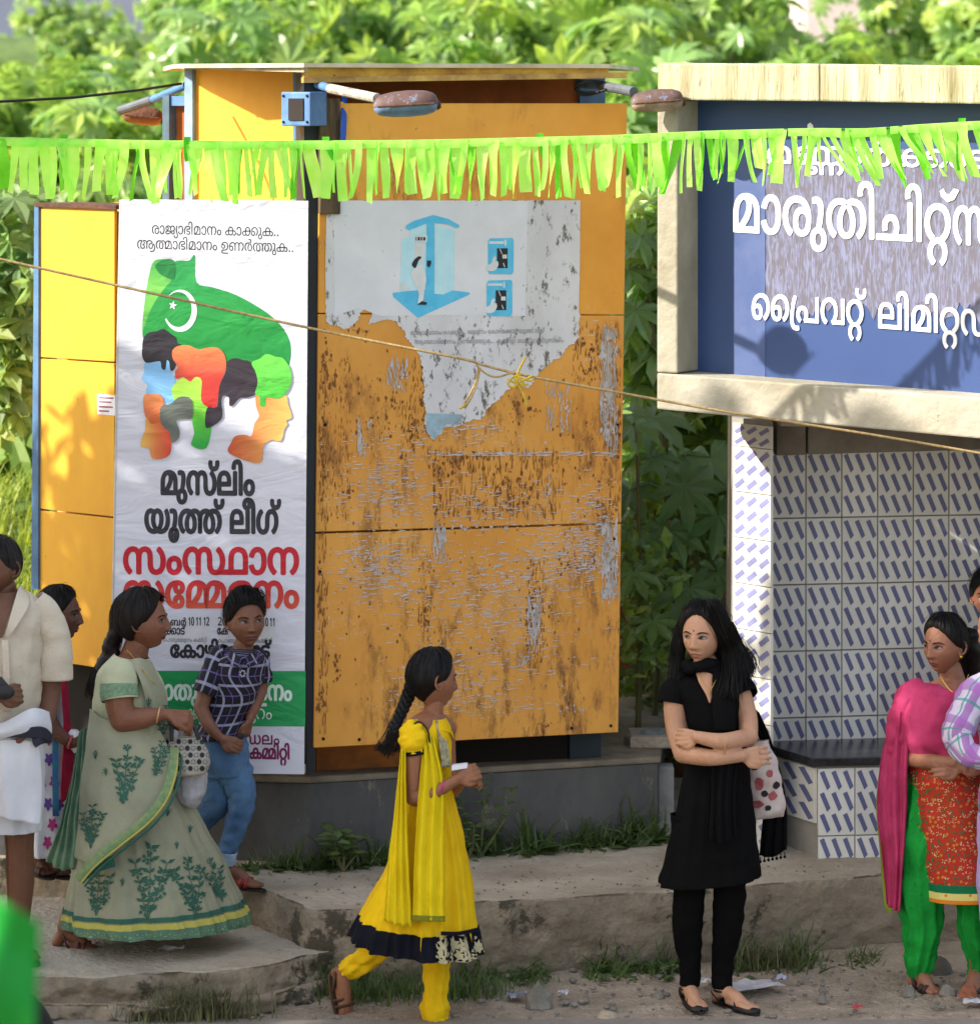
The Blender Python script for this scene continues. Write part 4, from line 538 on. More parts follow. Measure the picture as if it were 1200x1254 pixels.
for i, (m_, L_) in enumerate([(Bl, [(50, 520), (55, 545), (200, 668), (505, 530), (505, 518), (400, 505), (240, 500)]), (Bp, [(300, 115), (415, 150), (415, 500), (350, 530), (298, 525)]), (Bp, [(160, 130), (250, 115), (250, 500), (95, 515), (105, 205), (155, 190)]), (Bw, [(182, 225), (240, 225), (240, 330), (182, 330)]), (Bl, [(252, 105), (297, 105), (297, 525), (245, 500)]),
        (Bl, [(125, 140), (135, 120), (180, 95), (290, 62), (380, 85), (445, 122), (440, 138), (420, 138), (380, 118), (300, 108), (250, 112), (150, 152)]), (Bw, [(182, 180), (255, 180), (255, 220), (182, 220)]), (Bw, [(105, 455), (150, 480), (150, 510), (100, 505)])]):
    flat_print(PO, [c4(L_)], m_, bill, 'print', .0268+.0003*i)
flat_print(PO, [c4(L_) for L_ in ([(188, 192), (193, 192), (193, 212), (188, 212)], [(200, 192), (212, 192), (212, 212), (200, 212)], [(217, 192), (226, 192), (226, 212), (217, 212)], [(232, 192), (244, 192), (244, 212), (232, 212)])], Bd, bill, 'print', .0295)
flat_print(PO, [cr(c4([(200, 360), (225, 350), (235, 380), (250, 440), (240, 490), (232, 560), (215, 585), (200, 580), (205, 520), (180, 470), (165, 420), (160, 395)]), 4, True).tolist()], Bw, bill, 'print', .0295)
flat_print(PO, [cr(c4([(185, 375), (165, 355), (180, 325), (205, 305), (222, 312), (205, 330), (195, 355)]), 4, True).tolist(), c4([(195, 590), (225, 568), (255, 578), (250, 590)]), c4([(255, 330), (278, 330), (278, 350), (268, 372), (252, 360)])], Bd, bill, 'print', .0299)
for ox_, oy_ in ((0, 0), (-8, 247)):
    rr = [(625, 200), (755, 197), (763, 210), (763, 395), (750, 412), (620, 410), (612, 395), (612, 215)]
    flat_print(PO, [c4([(x+ox_, y+oy_) for x, y in rr])], Bl, bill, 'print', .0272)
    flat_print(PO, [c4([(x+ox_, y+oy_) for x, y in [(665, 258), (728, 258), (728, 375), (665, 375)]])], Bd, bill, 'print', .0276)
    flat_print(PO, [c4([(x+ox_, y+oy_) for x, y in q]) for q in ([(618, 217), (705, 217), (705, 232), (618, 232)], [(710, 208), (720, 208), (720, 242), (710, 242)], [(697, 295), (724, 295), (724, 318), (697, 318)], [(680, 262), (684, 260), (697, 290), (693, 292)], [(700, 345), (704, 343), (713, 368), (709, 370)])], Bw, bill, 'print', .0280)
    flat_print(PO, [cr(c4([(x+ox_, y+oy_) for x, y in [(600, 385), (606, 360), (632, 345), (640, 318), (652, 305), (662, 315), (655, 335), (670, 335), (672, 360), (655, 385), (630, 392)]]), 4, True).tolist()], Bw, bill, 'print', .0285)
grey = mat('worn_ink', C(92, 90, 92), .8, C(170, 168, 172), 25, .6)
flat_print(PO, text_px(['A'][:0] or (TXT['p1']+[' ']+TXT['p10']+[' ']+TXT['p8']+[' ']+TXT['p4']), 503, 410, 667, 407, 8), grey, bill, 'lettering', .0285)
flat_print(PO, text_px(TXT['p2']+[' ']+TXT['p13']+[' ']+TXT['p11']+[' ']+TXT['p3'], 508, 421, 690, 419, 8), grey, bill, 'lettering', .0285)
flat_print(PO, [c7([(425, 828), (560, 832), (545, 870), (500, 868), (470, 910), (455, 925), (428, 890)])], mat('faded_blue_corner', C(160, 196, 216), .8, C(130, 144, 154), 12, .5), bill, 'print', .0268)
# under the front: recessed orange skirt, feet
PR = Plane(388, 16.42, 768, 16.86)
mb = MB(); PR.slab(mb, [(388, 947), (705, 930), (705, 893), (388, 905)], -.3, 0); mb.build('skirt', mat('mottled_orange', C(190, 116, 44), .8, C(96, 60, 34), 5, .6), K)  # orange mottled with darker brown
mb = MB(); PR.slab(mb, [(698, 931), (736, 928), (736, 890), (698, 892)], -.1, .06); mb.build('foot', mat('teal_foot', C(34, 50, 62), .6), K)
mb = MB(); PL.slab(mb, [(45, 935), (142, 945), (142, 815), (45, 803)], -.4, -.1); mb.build('dark_base', M_dark, K)
# posts between banner and front
mb = MB(); PO.slab(mb, [(376, 946), (386, 946), (393, 90), (372, 90)], -.12, .01); mb.build('corner_post', M_navy, K)
mb = MB(); mb.tube([P(381, 246, 16.16), P(378, 946, 16.16)], .01); mb.build('conduit', mat('teal_pipe', C(24, 58, 66), .5), K)
# upper box behind the garland
mb = MB(); PU.slab(mb, [(235, 262), (361, 262), (361, 84), (235, 80)], -.02, .0); mb.build('upper_panel', M_yel, K)
mb = MB(); PU.slab(mb, [(226, 262), (235.5, 262), (235.5, 80), (226, 80)], -.05, .025); mb.build('corner_post', mat('pale_blue_post', C(150, 178, 206), .5, C(96, 124, 156), 6, .5), K)
mb = MB(); PU.slab(mb, [(359, 262), (372, 262), (373, 84), (359, 84)], -.05, .03); mb.build('corner_post', M_blue, K)
PK = Plane(372, 16.5, 745, 16.9)
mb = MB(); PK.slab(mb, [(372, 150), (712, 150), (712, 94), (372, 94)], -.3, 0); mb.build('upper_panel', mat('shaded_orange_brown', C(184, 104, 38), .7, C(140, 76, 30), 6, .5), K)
mb = MB(); PK.slab(mb, [(710, 150), (741, 150), (741, 92), (710, 92)], -.1, .03); mb.build('corner_post', M_blue, K)
# roof
roofz = P(500, 79, 16.2).z
rp = [P(212, 80, 16.6), P(226, 78, 16.35), P(372, 77, 16.0), P(745, 77, 16.42), P(768, 88, 16.9)+Vector((.1, 1.2, 0)), P(200, 80, 18.1)]
mb = MB(); mb.hexa([(v.x, v.y, roofz-.012) for v in rp], [(v.x, v.y, roofz+.006) for v in rp]); mb.build('roof', mat('pale_roof_sheet', C(214, 206, 180), .7, C(160, 146, 118), 4), K)
PF = Plane(372, 16.04, 745, 16.44)
mb = MB(); PF.slab(mb, [(372, 96), (745, 90), (745, 79), (372, 83)], -.04, .0); mb.build('fascia', mat('rusty_fascia', C(222, 176, 70), .7, C(140, 90, 40), 7, .75, c3=C(84, 52, 30), s3=14, t3=.6), K)
mb = MB(); PF.slab(mb, [(372, 101), (768, 95), (768, 88), (372, 94)], -.03, .012); mb.build('gutter', mat('ochre_trim', C(206, 168, 90), .7, C(120, 84, 50), 8, .6), K)
PF2 = Plane(225, 16.38, 372, 16.02)
mb = MB(); PF2.slab(mb, [(222, 84), (300, 86), (372, 88), (372, 79), (225, 78)], -.03, .0); mb.build('fascia', mat('cream_trim', C(214, 204, 176), .7, C(150, 130, 100), 7), K)
# floodlight box, bracket, lamps on arms
PG = Plane(344, 16.1, 379, 15.98)
fb = MB(); PG.rect(fb, 344, 112, 379.5, 154, -.1, 0); fl_ = bevel(fb.build('light_box', mat('light_box_blue', C(92, 132, 176), .5, C(66, 98, 140), 9), K), .006)
mb = MB(); PG.rect(mb, 353, 120, 371, 147, -.0, .006); mb.build('glass', mat('dark_glass', C(34, 32, 38), .15), fl_)
for q in ((347, 117), (347, 149), (376, 117), (376, 149)):
    mb = MB(); mb.ball(PG.at(*q, .003), .006, 8, 5); mb.build('bolt', M_dark, fl_)
mb = MB(); mb.tube([P(378, 126, 16.15), P(394, 127, 16.3)], .018); mb.build('bracket', M_blue, K)
mb = MB(); mb.tube([P(422, 112, 16.2), P(421, 150, 16.1), P(420, 172, 16.08)], .018, flat=.3); mb.build('ribbon', mat('blue_ribbon', C(34, 90, 190), .6), K)
M_steel = mat('dull_steel', C(96, 100, 106), .5, C(66, 70, 76), 9)
def lamp(a, mid, b, x0, x1, yc, tilt, h, Y, cover, cm2, label, cat='lamp'):
    t = thing('kiosk_lamp', label, cat, P(x0, yc, Y))
    s_ = Y/FP
    m1 = MB(); m1.tube([a, mid], .018, 12); m1.build('arm', M_blue if cover is not None else M_black, t)
    m1 = MB(); m1.tube([mid, b], .021, 12); m1.build('sleeve', M_steel if 'white wrapped' not in label else mat('sleeve_tape', C(206, 198, 186), .6, C(120, 110, 100), 20), t)
    L_ = (x1-x0)*s_; rot = Matrix.Rotation(-tilt, 3, 'Y'); c = P((x0+x1)/2, yc, Y)
    V = []; F = []; NS, NR = 22, 24
    prof = [(0, .25), (.03, .55), (.1, .78), (.3, .95), (.55, 1), (.8, .92), (.93, .72), (.98, .45), (1, .1)]
    for i in range(NS+1):
        k = i/NS; rr = np.interp(k, [p[0] for p in prof], [p[1] for p in prof])*h/2
        for j in range(NR):
            a_ = 2*math.pi*j/NR; ca, sa = math.cos(a_), math.sin(a_)
            V.append(c+rot @ Vector(((k-.5)*L_, rr*1.15*ca, rr*(sa if sa > 0 else sa*.75))))
    for i in range(NS):
        for j in range(NR): F.append((i*NR+j, i*NR+(j+1) % NR, (i+1)*NR+(j+1) % NR, (i+1)*NR+j))
    top = [f for f in F if (f[0] % NR) < NR//2]; bot = [f for f in F if (f[0] % NR) >= NR//2]
    mesh('housing', V, top, cover or M_rust, t, True); 
    V2 = [c+(v-c)*.985 for v in V]; mesh('glass_cover', V2, bot, cm2, t, True)
    m1 = MB(); m1.tube([c+rot @ Vector((L_/2*q, 0, -.005)) for q in (.93, 1.05)], [.022, .012], 10); m1.build('latch', M_rust, t, True)
    m1 = MB(); m1.tube([c+rot @ Vector((L_*k_-L_/2, -h*.58, .002)) for k_ in (.08, .35, .7, .93)], .005, 6); m1.build('rim', M_rust, t)
    return t
rustc = mat('rusty_lamp_cover', C(98, 72, 66), .65, C(62, 46, 42), 9, .6, c3=C(110, 124, 150), s3=9, t3=.6)
lamp(P(372, 97, 16.3), P(404, 108, 15.95), P(462, 120, 15.6), 457, 538, 129, .06, .125, 15.6, rustc, mat('grey_blue_glass', C(120, 146, 186), .35, C(80, 96, 130), 10), 'rusty street lamp on a white wrapped arm over the orange panel')
lamp(P(708, 102, 16.75), P(735, 104, 16.5), P(776, 112, 16.2), 772, 838, 125, .08, .112, 16.1, rustc, mat('milky_glass', C(176, 156, 130), .35, C(120, 100, 84), 10), 'rusty street lamp at the right end of the kiosk beside the signboard')
lamp(P(228, 104, 16.8), P(186, 122, 17.0), P(147, 135, 17.1), 150, 200, 143, -.1, .10, 17.2, M_rust, mat('brown_glass', C(120, 84, 60), .4), 'brown lamp hanging behind the left end of the kiosk')
for i, pts in enumerate([[(712, 104), (706, 112), (718, 116), (740, 110), (748, 104), (736, 100), (716, 100), (704, 108), (716, 113), (734, 112)]]):
    mb = MB(); mb.tube([Vector(p) for p in cr([tuple(P(x, y, 16.4+.02*(j % 3))) for j, (x, y) in enumerate(pts)], 6)], .006, 6); mb.build('cable', M_black, K, True)
mb = MB(); PU.slab(mb, [(199, 262), (207, 262), (207, 116), (199, 117)], -.06, .0); mb.build('bracket_post', mat('teal_bracket', C(74, 100, 116), .5, C(46, 62, 74), 8), K)
mb = MB(); PU.slab(mb, [(207, 129), (226, 129), (226, 117), (207, 117)], -.04, -.01); mb.build('bracket_beam', M_blue, K)
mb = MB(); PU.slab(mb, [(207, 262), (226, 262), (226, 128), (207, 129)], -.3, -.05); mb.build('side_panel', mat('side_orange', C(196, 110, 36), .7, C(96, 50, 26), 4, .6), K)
mb = MB(); mb.tube([P(-60, 122, 15.9), P(0, 124, 16), P(90, 119, 16.1), P(170, 110, 16.3), P(222, 102, 16.5)], .006, 6); tag(recenter(mb.build('power_cable', M_black, smooth=True)), 'thin black cable running to the top left corner of the kiosk', 'cable')
# ---------------------------------------------------------------- banner on a frame
B = thing('banner', 'tall white printed cloth banner with green flag drawing on a wooden frame', 'banner', (P(255, 948, 16.05)-Vector((0, 0, 0))))
M_flex = wrinkle(mat('flex_sheet', C(212, 212, 226), .45, C(204, 204, 218), 2, .5))
mb = MB(); PB.slab(mb, [(133, 945), (141, 945.5), (156, 246), (146, 244)], -.06, .0); bevel(mb.build('frame', mat('pale_wood', C(206, 206, 210), .7), B), .004)
mb = MB(); PB.slab(mb, [(141, 945), (373, 948), (373, 938), (141, 936)], -.04, -.001); mb.build('frame', MATS['pale_wood'], B)
V = []; F = []; NX, NY = 46, 120
for j in range(NY+1):
    for i in range(NX+1):
        u, v = i/NX, j/NY; xl = 149-13*v; xr = 377.5-5*v; yl = 243.5+702*v; yr = 245.5+703*v
        x, y = xl+(xr-xl)*u, yl+(yr-yl)*u
        edge = min(u, 1-u); V.append(PB.at(x, y, .006))
for j in range(NY):
    for i in range(NX): a = j*(NX+1)+i; F.append((a, a+NX+1, a+NX+2, a+1))
mesh('cloth', V, F, M_flex, B, True)
def bp_(cs, m_, o_, name='print', bold=0): return flat_print(PB, cs, m_, B, name, o_, bold)
def c5(L, k=5, smooth=True):
    q = [(130+x/3.06, 230+y/3.06) for x, y in L]; return cr(q, k, True).tolist() if smooth else q
O = .0065
ink = lambda n, *c: wrinkle(mat(n, C(*c), .5, C(*c), 1, .0))
bp_([c5([(178, 275), (215, 266), (255, 274), (262, 340), (250, 400), (200, 540), (150, 560), (135, 530), (145, 420), (160, 330)])], mgrad('flag_fold', [(0, C(70, 150, 70)), (.6, C(120, 190, 90)), (1, C(70, 160, 80))]), O)
bp_([c5([(310, 272), (332, 252), (338, 352), (400, 372), (480, 398), (560, 440), (630, 490), (678, 550), (692, 610), (680, 670), (640, 648), (590, 640), (545, 670), (480, 660), (450, 680), (430, 630), (350, 620), (280, 610), (250, 580), (180, 570), (137, 560), (150, 500), (175, 440), (215, 380), (255, 330), (256, 276)], 4)], mgrad('flag_green', [(0, C(30, 130, 62)), (.4, C(40, 140, 66)), (1, C(52, 150, 84))]), O+.0005)
bp_([c5([(184, 290), (215, 270), (256, 275), (256, 338), (225, 335), (198, 318)])], ink('flag_inner', 36, 120, 64), O+.001)
cx, cy = 278, 460
cres = [(cx+62*math.cos(a), cy+79*math.sin(a)) for a in np.linspace(-2.35, 2.75, 40)]+[(cx-8+51*math.cos(a), cy-5+66*math.sin(a)) for a in np.linspace(2.6, -2.2, 36)]
star = [(250+(16 if i % 2 == 0 else 6.5)*math.sin(i*math.pi/5+.2), 440-(18 if i % 2 == 0 else 7)*math.cos(i*math.pi/5+.2)) for i in range(10)]
bp_([c5(cres, 1, False), c5(star, 1, False)], M_white, O+.0015)
hd = [(mgrad('face_blue', [(0, C(120, 176, 226)), (1, C(140, 190, 236))]), [(145, 655), (190, 645), (205, 650), (208, 675), (222, 680), (228, 645), (242, 650), (245, 690), (258, 720), (250, 770), (262, 800), (230, 810), (205, 775), (160, 775), (150, 760), (155, 740), (145, 730), (132, 714), (134, 706), (143, 690)]),
 (ink('hair_black', 44, 40, 48), [(135, 600), (140, 562), (160, 542), (190, 536), (215, 528), (240, 545), (260, 560), (266, 580), (282, 588), (257, 602), (250, 640), (262, 662), (250, 685), (240, 680), (236, 652), (227, 647), (222, 680), (208, 676), (204, 652), (190, 650), (150, 655), (135, 630)]),
 (mgrad('hair_leaf', [(0, C(40, 160, 70)), (.4, C(90, 190, 60)), (1, C(190, 222, 90))]), [(248, 745), (290, 706), (315, 715), (335, 700), (362, 705), (360, 790), (380, 820), (385, 850), (395, 893), (375, 975), (320, 965), (330, 920), (322, 870), (322, 800), (300, 782), (262, 800), (250, 780)]),
 (mgrad('hair_red', [(0, C(190, 50, 50)), (.5, C(200, 70, 60)), (1, C(222, 130, 80))]), [(248, 610), (270, 592), (310, 590), (345, 605), (380, 598), (420, 600), (445, 630), (448, 680), (425, 740), (412, 820), (375, 818), (355, 790), (358, 722), (335, 708), (315, 725), (290, 710), (262, 715), (258, 690), (268, 670), (250, 640)]),
 (mgrad('face_orange', [(0, C(196, 80, 50)), (.5, C(216, 140, 80)), (1, C(214, 180, 100))], axis='X'), [(560, 772), (575, 770), (640, 780), (675, 778), (682, 810), (696, 858), (675, 872), (680, 885), (668, 905), (655, 948), (620, 945), (590, 965), (575, 1032), (462, 995), (468, 955), (485, 930), (520, 925), (545, 930), (555, 885), (573, 855), (562, 820)]),
 (ink('hair_dark', 50, 42, 52), [(455, 650), (485, 638), (515, 645), (540, 652), (560, 690), (568, 730), (560, 770), (530, 785), (500, 788), (475, 815), (462, 815), (460, 785), (440, 778), (432, 800), (435, 860), (400, 892), (372, 895), (378, 825), (415, 820), (425, 745), (448, 690)]),
 (mgrad('hair_green', [(0, C(60, 170, 60)), (1, C(110, 200, 80))]), [(545, 655), (575, 640), (600, 622), (635, 632), (665, 640), (690, 680), (693, 730), (670, 775), (640, 790), (600, 785), (597, 815), (578, 818), (575, 785), (558, 770), (568, 730), (560, 690)]),
 (mgrad('hair_coral', [(0, C(200, 90, 50)), (1, C(222, 140, 90))]), [(140, 782), (165, 772), (200, 775), (215, 800), (206, 840), (205, 885), (170, 885), (145, 850)]),
 (mgrad('face_sunset', [(0, C(222, 180, 90)), (.5, C(214, 120, 70)), (1, C(196, 60, 50))], axis='X'), [(150, 860), (170, 885), (205, 880), (238, 920), (238, 1000), (175, 1015), (160, 975), (132, 970), (130, 950), (145, 910)]),
 (ink('hair_grey', 96, 102, 96), [(205, 820), (240, 810), (270, 785), (300, 782), (322, 800), (322, 860), (290, 865), (262, 872), (275, 910), (270, 940), (245, 955), (238, 920), (205, 880)])]
for i, (m_, L_) in enumerate(hd): bp_([c5(L_, 4)], m_, O+.002+.0003*i)
kb = ink('ink_charcoal', 44, 42, 52); kr = mgrad('ink_red', [(0, C(188, 32, 48)), (1, C(188, 32, 48))]); ko = mgrad('ink_orange_red', [(0, C(216, 96, 64)), (1, C(190, 36, 50))]); kg = ink('band_green', 26, 150, 84); km = ink('ink_magenta', 120, 20, 80)
bp_(text_px('p1', 186, 286, 341, 289, 19), kb, O, 'lettering', .12); bp_(text_px('p2', 168, 304, 359, 308.5, 19), kb, O, 'lettering', .12)
bp_(text_px('p3', 198, 605, 311, 606, 50), kb, O, 'lettering', 1.5); bp_(text_px('p4', 178, 652, 343, 653, 50), kb, O, 'lettering', 1.5)
bp_(text_px('p5', 152, 702, 365, 703, 56), kr, O, 'lettering', 1.5); bp_(text_px('p6', 152, 743.5, 365, 744, 56), ko, O, 'lettering', 1.5)
bp_(text_px('p7', 178, 766, 228, 766, 12), kb, O, 'lettering', .3); bp_(text_px('d1', 231, 766, 256, 766, 14), kb, O, 'lettering', .3)
bp_(text_px('d3', 267, 766, 277, 766, 14), kb, O, 'lettering', .2); bp_(text_px('d2', 322, 767, 336, 767, 14), kb, O, 'lettering', .3)
bp_(text_px('p8', 168, 777, 227, 777, 14), kb, O, 'lettering', .35); bp_(text_px('p14', 266, 777, 279, 777, 14), kb, O, 'lettering', .35)
bp_(text_px(TXT['p9']+TXT['p10']+[' ']+TXT['p13'], 200, 786, 253, 786, 7), kb, O, 'lettering'); bp_(text_px(TXT['p9']+TXT['p10']+[' ']+TXT['p13'], 267, 787, 333, 787, 7), kb, O, 'lettering')
bp_(text_px('p8', 209, 805, 332, 806, 27), kb, O, 'lettering', .9)
bp_([[(136.5, 821.5), (374.4, 822), (373.8, 890), (135.5, 889)]], kg, O, 'band')
pw = ink('ink_offwhite', 214, 232, 222)
bp_(text_px(TXT['p9']+[TXT['p6'][0]]+TXT['p10'], 166, 857, 357, 858, 33), pw, O+.0006, 'lettering', .9); bp_(text_px('p11', 262, 881, 333, 881, 23), pw, O+.0006, 'lettering', .1); bp_(text_px([163], 229, 881, 242, 881, 23), pw, O+.0006, 'lettering', .1)
bp_(text_px('p12', 272, 911, 342, 912, 20), km, O, 'lettering', .35); bp_(text_px('p13', 306, 929, 354, 930, 23), km, O, 'lettering', .7)
# pasted date slips on the banner
for q in ([(170, 760), (257, 757), (258, 788), (170, 789)], [(264, 756), (338, 759), (334, 789), (266, 789)]): bp_([q], mat('paper_slip', C(226, 226, 232), .7), O-.0003, 'date_slip')
# ---------------------------------------------------------------- signboard
PS = Plane(805, 16.2, 1200, 15.5)
S = thing('signboard', 'big blue shop signboard with white lettering in a stained cream concrete frame', 'signboard', P(1000, 500, 15.9))
M_cream = mat('stained_cream_concrete', C(192, 186, 160), .85, C(116, 108, 70), 2.6, .7, stretch=(5, 5, .55), bump=.4, bscale=20, c3=C(104, 88, 56), s3=10, t3=.6)
M_cream2 = mat('cream_concrete', C(176, 171, 158), .85, C(134, 127, 108), 2.0, .5, bump=.4, bscale=22, c3=C(116, 104, 82), s3=12, t3=.64)
def slabs(pts, o0, o1, m_, name): mb = MB(); PS.slab(mb, pts, o0, o1); return bevel(mb.build(name, m_, S), .008)
slabs([(804.5, 122), (1003, 123.6), (1003, 77.6), (805.5, 76.5)], -.34, .0, M_cream, 'frame_beam')
slabs([(1003.6, 123.6), (1262, 128), (1262, 80.5), (1003.6, 77.6)], -.34, .0, M_cream, 'frame_beam')
slabs([(804, 456), (829.5, 457), (829.5, 122.4), (804.5, 122.4)], -.34, -.003, M_cream2, 'frame_post')
slabs([(804, 501), (1262, 543), (1262, 492), (804, 456.5)], -.34, .0, M_cream2, 'frame_beam')
def panel_blue():
    m = bpy.data.materials.new('printed_blue_sheet'); m.use_nodes = True; N = m.node_tree.nodes; L = m.node_tree.links; b = N['Principled BSDF']; b.inputs['Roughness'].default_value = .42
    tc = N.new('ShaderNodeTexCoord'); n = N.new('ShaderNodeTexNoise'); n.inputs['Scale'].default_value = 1.5; L.new(tc.outputs['Object'], n.inputs[0])
    r = N.new('ShaderNodeValToRGB'); r.color_ramp.elements[0].color = C(34, 56, 104); r.color_ramp.elements[1].color = C(52, 76, 126); L.new(n.outputs[0], r.inputs[0]); L.new(r.outputs[0], b.inputs['Base Color']); return m
mb = MB(); PS.slab(mb, [(824, 480), (1262, 505), (1262, 110), (824, 108)], -.24, -.20); mb.build('panel', panel_blue(), S)
PSp = Plane(805, 16.2, 1200, 15.5)
def glue():
    m = bpy.data.materials.new('torn_bill_residue'); m.use_nodes = True; N = m.node_tree.nodes; L = m.node_tree.links; b = N['Principled BSDF']; b.inputs['Roughness'].default_value = .8
    tc = N.new('ShaderNodeTexCoord'); mp = N.new('ShaderNodeMapping'); mp.inputs['Scale'].default_value = (60, 60, 9); L.new(tc.outputs['Object'], mp.inputs[0])
    n = N.new('ShaderNodeTexNoise'); n.inputs['Scale'].default_value = 1.6; n.inputs['Detail'].default_value = 8; n.inputs['Distortion'].default_value = 1.2; L.new(mp.outputs[0], n.inputs[0])
    r = N.new('ShaderNodeValToRGB'); e = r.color_ramp.elements; e[0].position = .44; e[0].color = C(90, 86, 98); e[1].position = .52; e[1].color = C(100, 100, 122); e.new(.62).color = C(112, 116, 146); L.new(n.outputs[0], r.inputs[0]); L.new(r.outputs[0], b.inputs['Base Color']); return m
gl = glue()
rq = random.Random(6); res = [(938+rq.uniform(-1, 1), 372-i*9) for i in range(22)]+[(1262, 182)]+[(1262-i*6.2, 386+9*math.sin(i*.9)+rq.uniform(-9, 9)-(14 if i % 7 < 3 else 0)) for i in range(52)]
flat_print(PS, [res], gl, S, 'torn_bill_residue', -.1975)
flat_print(PS, [[(898, 172), (937, 172), (937, 470), (898, 465)]], mat('painted_sun_strip', C(88, 100, 140), .5, C(56, 76, 124), 3.5), S, 'painted_sun_strip', -.1978)  # sunlit band of the panel, put in as a paler blue
M_let = mat('raised_letter_white', C(240, 240, 240), .5, C(225, 225, 230), 4)
def letters(cs, bold):
    V, F = fill_groups(letter_groups(cs, 100)); V, F = heavy(V, F, bold); n = len(V)
    f = [PS.at(x*100, -y*100, -.1945+d) for x, y, d in V]
    ed = set((t[i], t[(i+1) % len(t)]) for t in F for i in range(len(t))); bd = [(a, b) for (a, b) in ed if (b, a) not in ed]
    mesh('lettering', f+[v-PS.n*.0045 for v in f], list(F)+[(a, a+n, b+n, b) for a, b in bd], M_let, S)
s1 = TXT['s1']
letters(text_px(s1[:9], 899, 283, 1163, 297, 82), 1.1); 
letters([[(x, y) for x, y in c] for c in text_px([s1[9]], 1152, 297, 1172, 297, 70)], 1.4) if 0 else None
letters(text_px([156], 1168, 298, 1222, 301, 82), 1.1)
s2 = TXT['s2']
letters(text_px(s2[:5]+[s2[5]], 921, 390, 1060, 399, 55), .7); letters(text_px(s2[7:], 1076, 401, 1224, 413, 55), .7)
letters(text_px(TXT['s3'], 940, 199, 1215, 206, 38), .6)
vz_ = [(0, 0)]
letters([[(989+x, y+157) for x, y in ((0, 0), (0, -5), (3, -7), (6, -4), (7, 2), (4, 5))]], .3)
letters([[(1153+x, y+240) for x, y in ((0, 0), (-2, -6), (2, -9), (5, -3), (9, -1), (15, -9), (21, -7), (15, 4), (7, 7))]], .3)
# ---------------------------------------------------------------- tiled shelter
T = thing('tiled_shelter', 'roadside shelter with white and blue patterned tiles below the blue signboard', 'shelter', (1.9, 17, ZS))
PW = Plane(943, 16.8, 1200, 16.96); PP = Plane(896, 16.62, 943, 16.42)
M_tile = mat('glazed_tile', C(238, 236, 232), .25, C(214, 212, 206), 3, .5, c3=C(150, 146, 140), s3=20, t3=.74)
M_tile2 = mat('pillar_tile', C(222, 222, 214), .25, C(208, 206, 198), 3, .5)
M_tb = mat('tile_print_blue', C(110, 114, 152), .35, C(94, 98, 138), 6); M_tb2 = mat('tile_print_lavender', C(142, 144, 188), .3)
for m_ in (M_tile, M_tile2, M_tb, M_tb2):     # glaze differs a little from tile to tile
    N = m_.node_tree.nodes; L = m_.node_tree.links; b_ = N['Principled BSDF']; c_ = b_.inputs['Base Color'].links[0].from_socket; oi = N.new('ShaderNodeObjectInfo'); mr = N.new('ShaderNodeMapRange'); mr.inputs['To Min'].default_value = .84; mr.inputs['To Max'].default_value = 1.04
    hs = N.new('ShaderNodeHueSaturation'); L.new(oi.outputs['Random'], mr.inputs['Value']); L.new(mr.outputs[0], hs.inputs['Value']); L.new(c_, hs.inputs['Color']); L.new(hs.outputs[0], b_.inputs['Base Color'])
M_grout = mat('grout', C(150, 146, 138), .95)
mb = MB(); PW.rect(mb, 930, 515, 1300, 1030, -.25, -.012); mb.build('wall', M_grout, T)
mb = MB(); pf_ = [PP.at(893, 1040, -.01), PP.at(943, 1046, -.01), PP.at(946, 516, -.01), PP.at(897, 511, -.01)]; pf_[1].z = pf_[0].z; mb.hexa(pf_, [v+Vector((0, .35, 0)) for v in pf_]); mb.build('pillar', M_grout, T)
def tile_mesh(name, ax, az, nrm, mt, mb_, cells, dash):
    """one tile spanned by vectors ax (across) and az (down) from its upper left corner; printed dashes 0.6 mm proud"""
    g = .006; V = []; F = []; mi = []
    def pt(u, v, d): return ax*u+az*v+nrm*d
    def q(pts, d, k):
        n = len(V); V.extend(tuple(pt(u, v, d)) for u, v in pts); F.append(tuple(range(n, n+len(pts)))); mi.append(k)
    e = .010; c = [(e, e), (1-e, e), (1-e, 1-e*.6), (e, 1-e*.6)]; e2 = .02; c2 = [(e2, e2*.6), (1-e2, e2*.6), (1-e2, 1-e2*.6), (e2, 1-e2*.6)]
    q(c2, .002, 0)
    n = len(V); V.extend(tuple(pt(u, v, -.01)) for u, v in c); V.extend(tuple(pt(u, v, .002)) for u, v in c2)
    for i in range(4): F.append((n+i, n+(i+1) % 4, n+4+(i+1) % 4, n+4+i)); mi.append(0)
    for i in range(cells[0]):
        for j in range(cells[1]): q([((i+a)/cells[0]*.94+.03, (j+b)/cells[1]*.94+.03) for a, b in dash], .0032, 1)
    me = bpy.data.meshes.new(name); me.from_pydata(V, [], F); me.materials.append(mt); me.materials.append(mb_); me.polygons.foreach_set('material_index', mi)
    return me
def put(me, name, loc, parent, rz=0):
    o = bpy.data.objects.new(name, me); sc.collection.objects.link(o); o.parent = parent; o.location = loc-wloc(parent); return o
s_ = 16.8/FP; tw, th = 45.4*s_, 81.6*s_
dash1 = [(.04, .12), (.41, .03), (.97, .79), (.68, .96)]; dash2 = [(.06, .66), (.27, .94), (.97, .37), (.76, .08)]
tm = tile_mesh('tile', PW.u*tw, Vector((0, 0, -th)), PW.n, M_tile, M_tb, (3, 3), dash1)
org = PW.at(942.6, 553.5, 0)
org.z = P(943, 553.5, 16.8).z
for i in range(7):
    for j in range(5): put(tm, 'tile', org+PW.u*tw*i+Vector((0, 0, -th*j)), T)
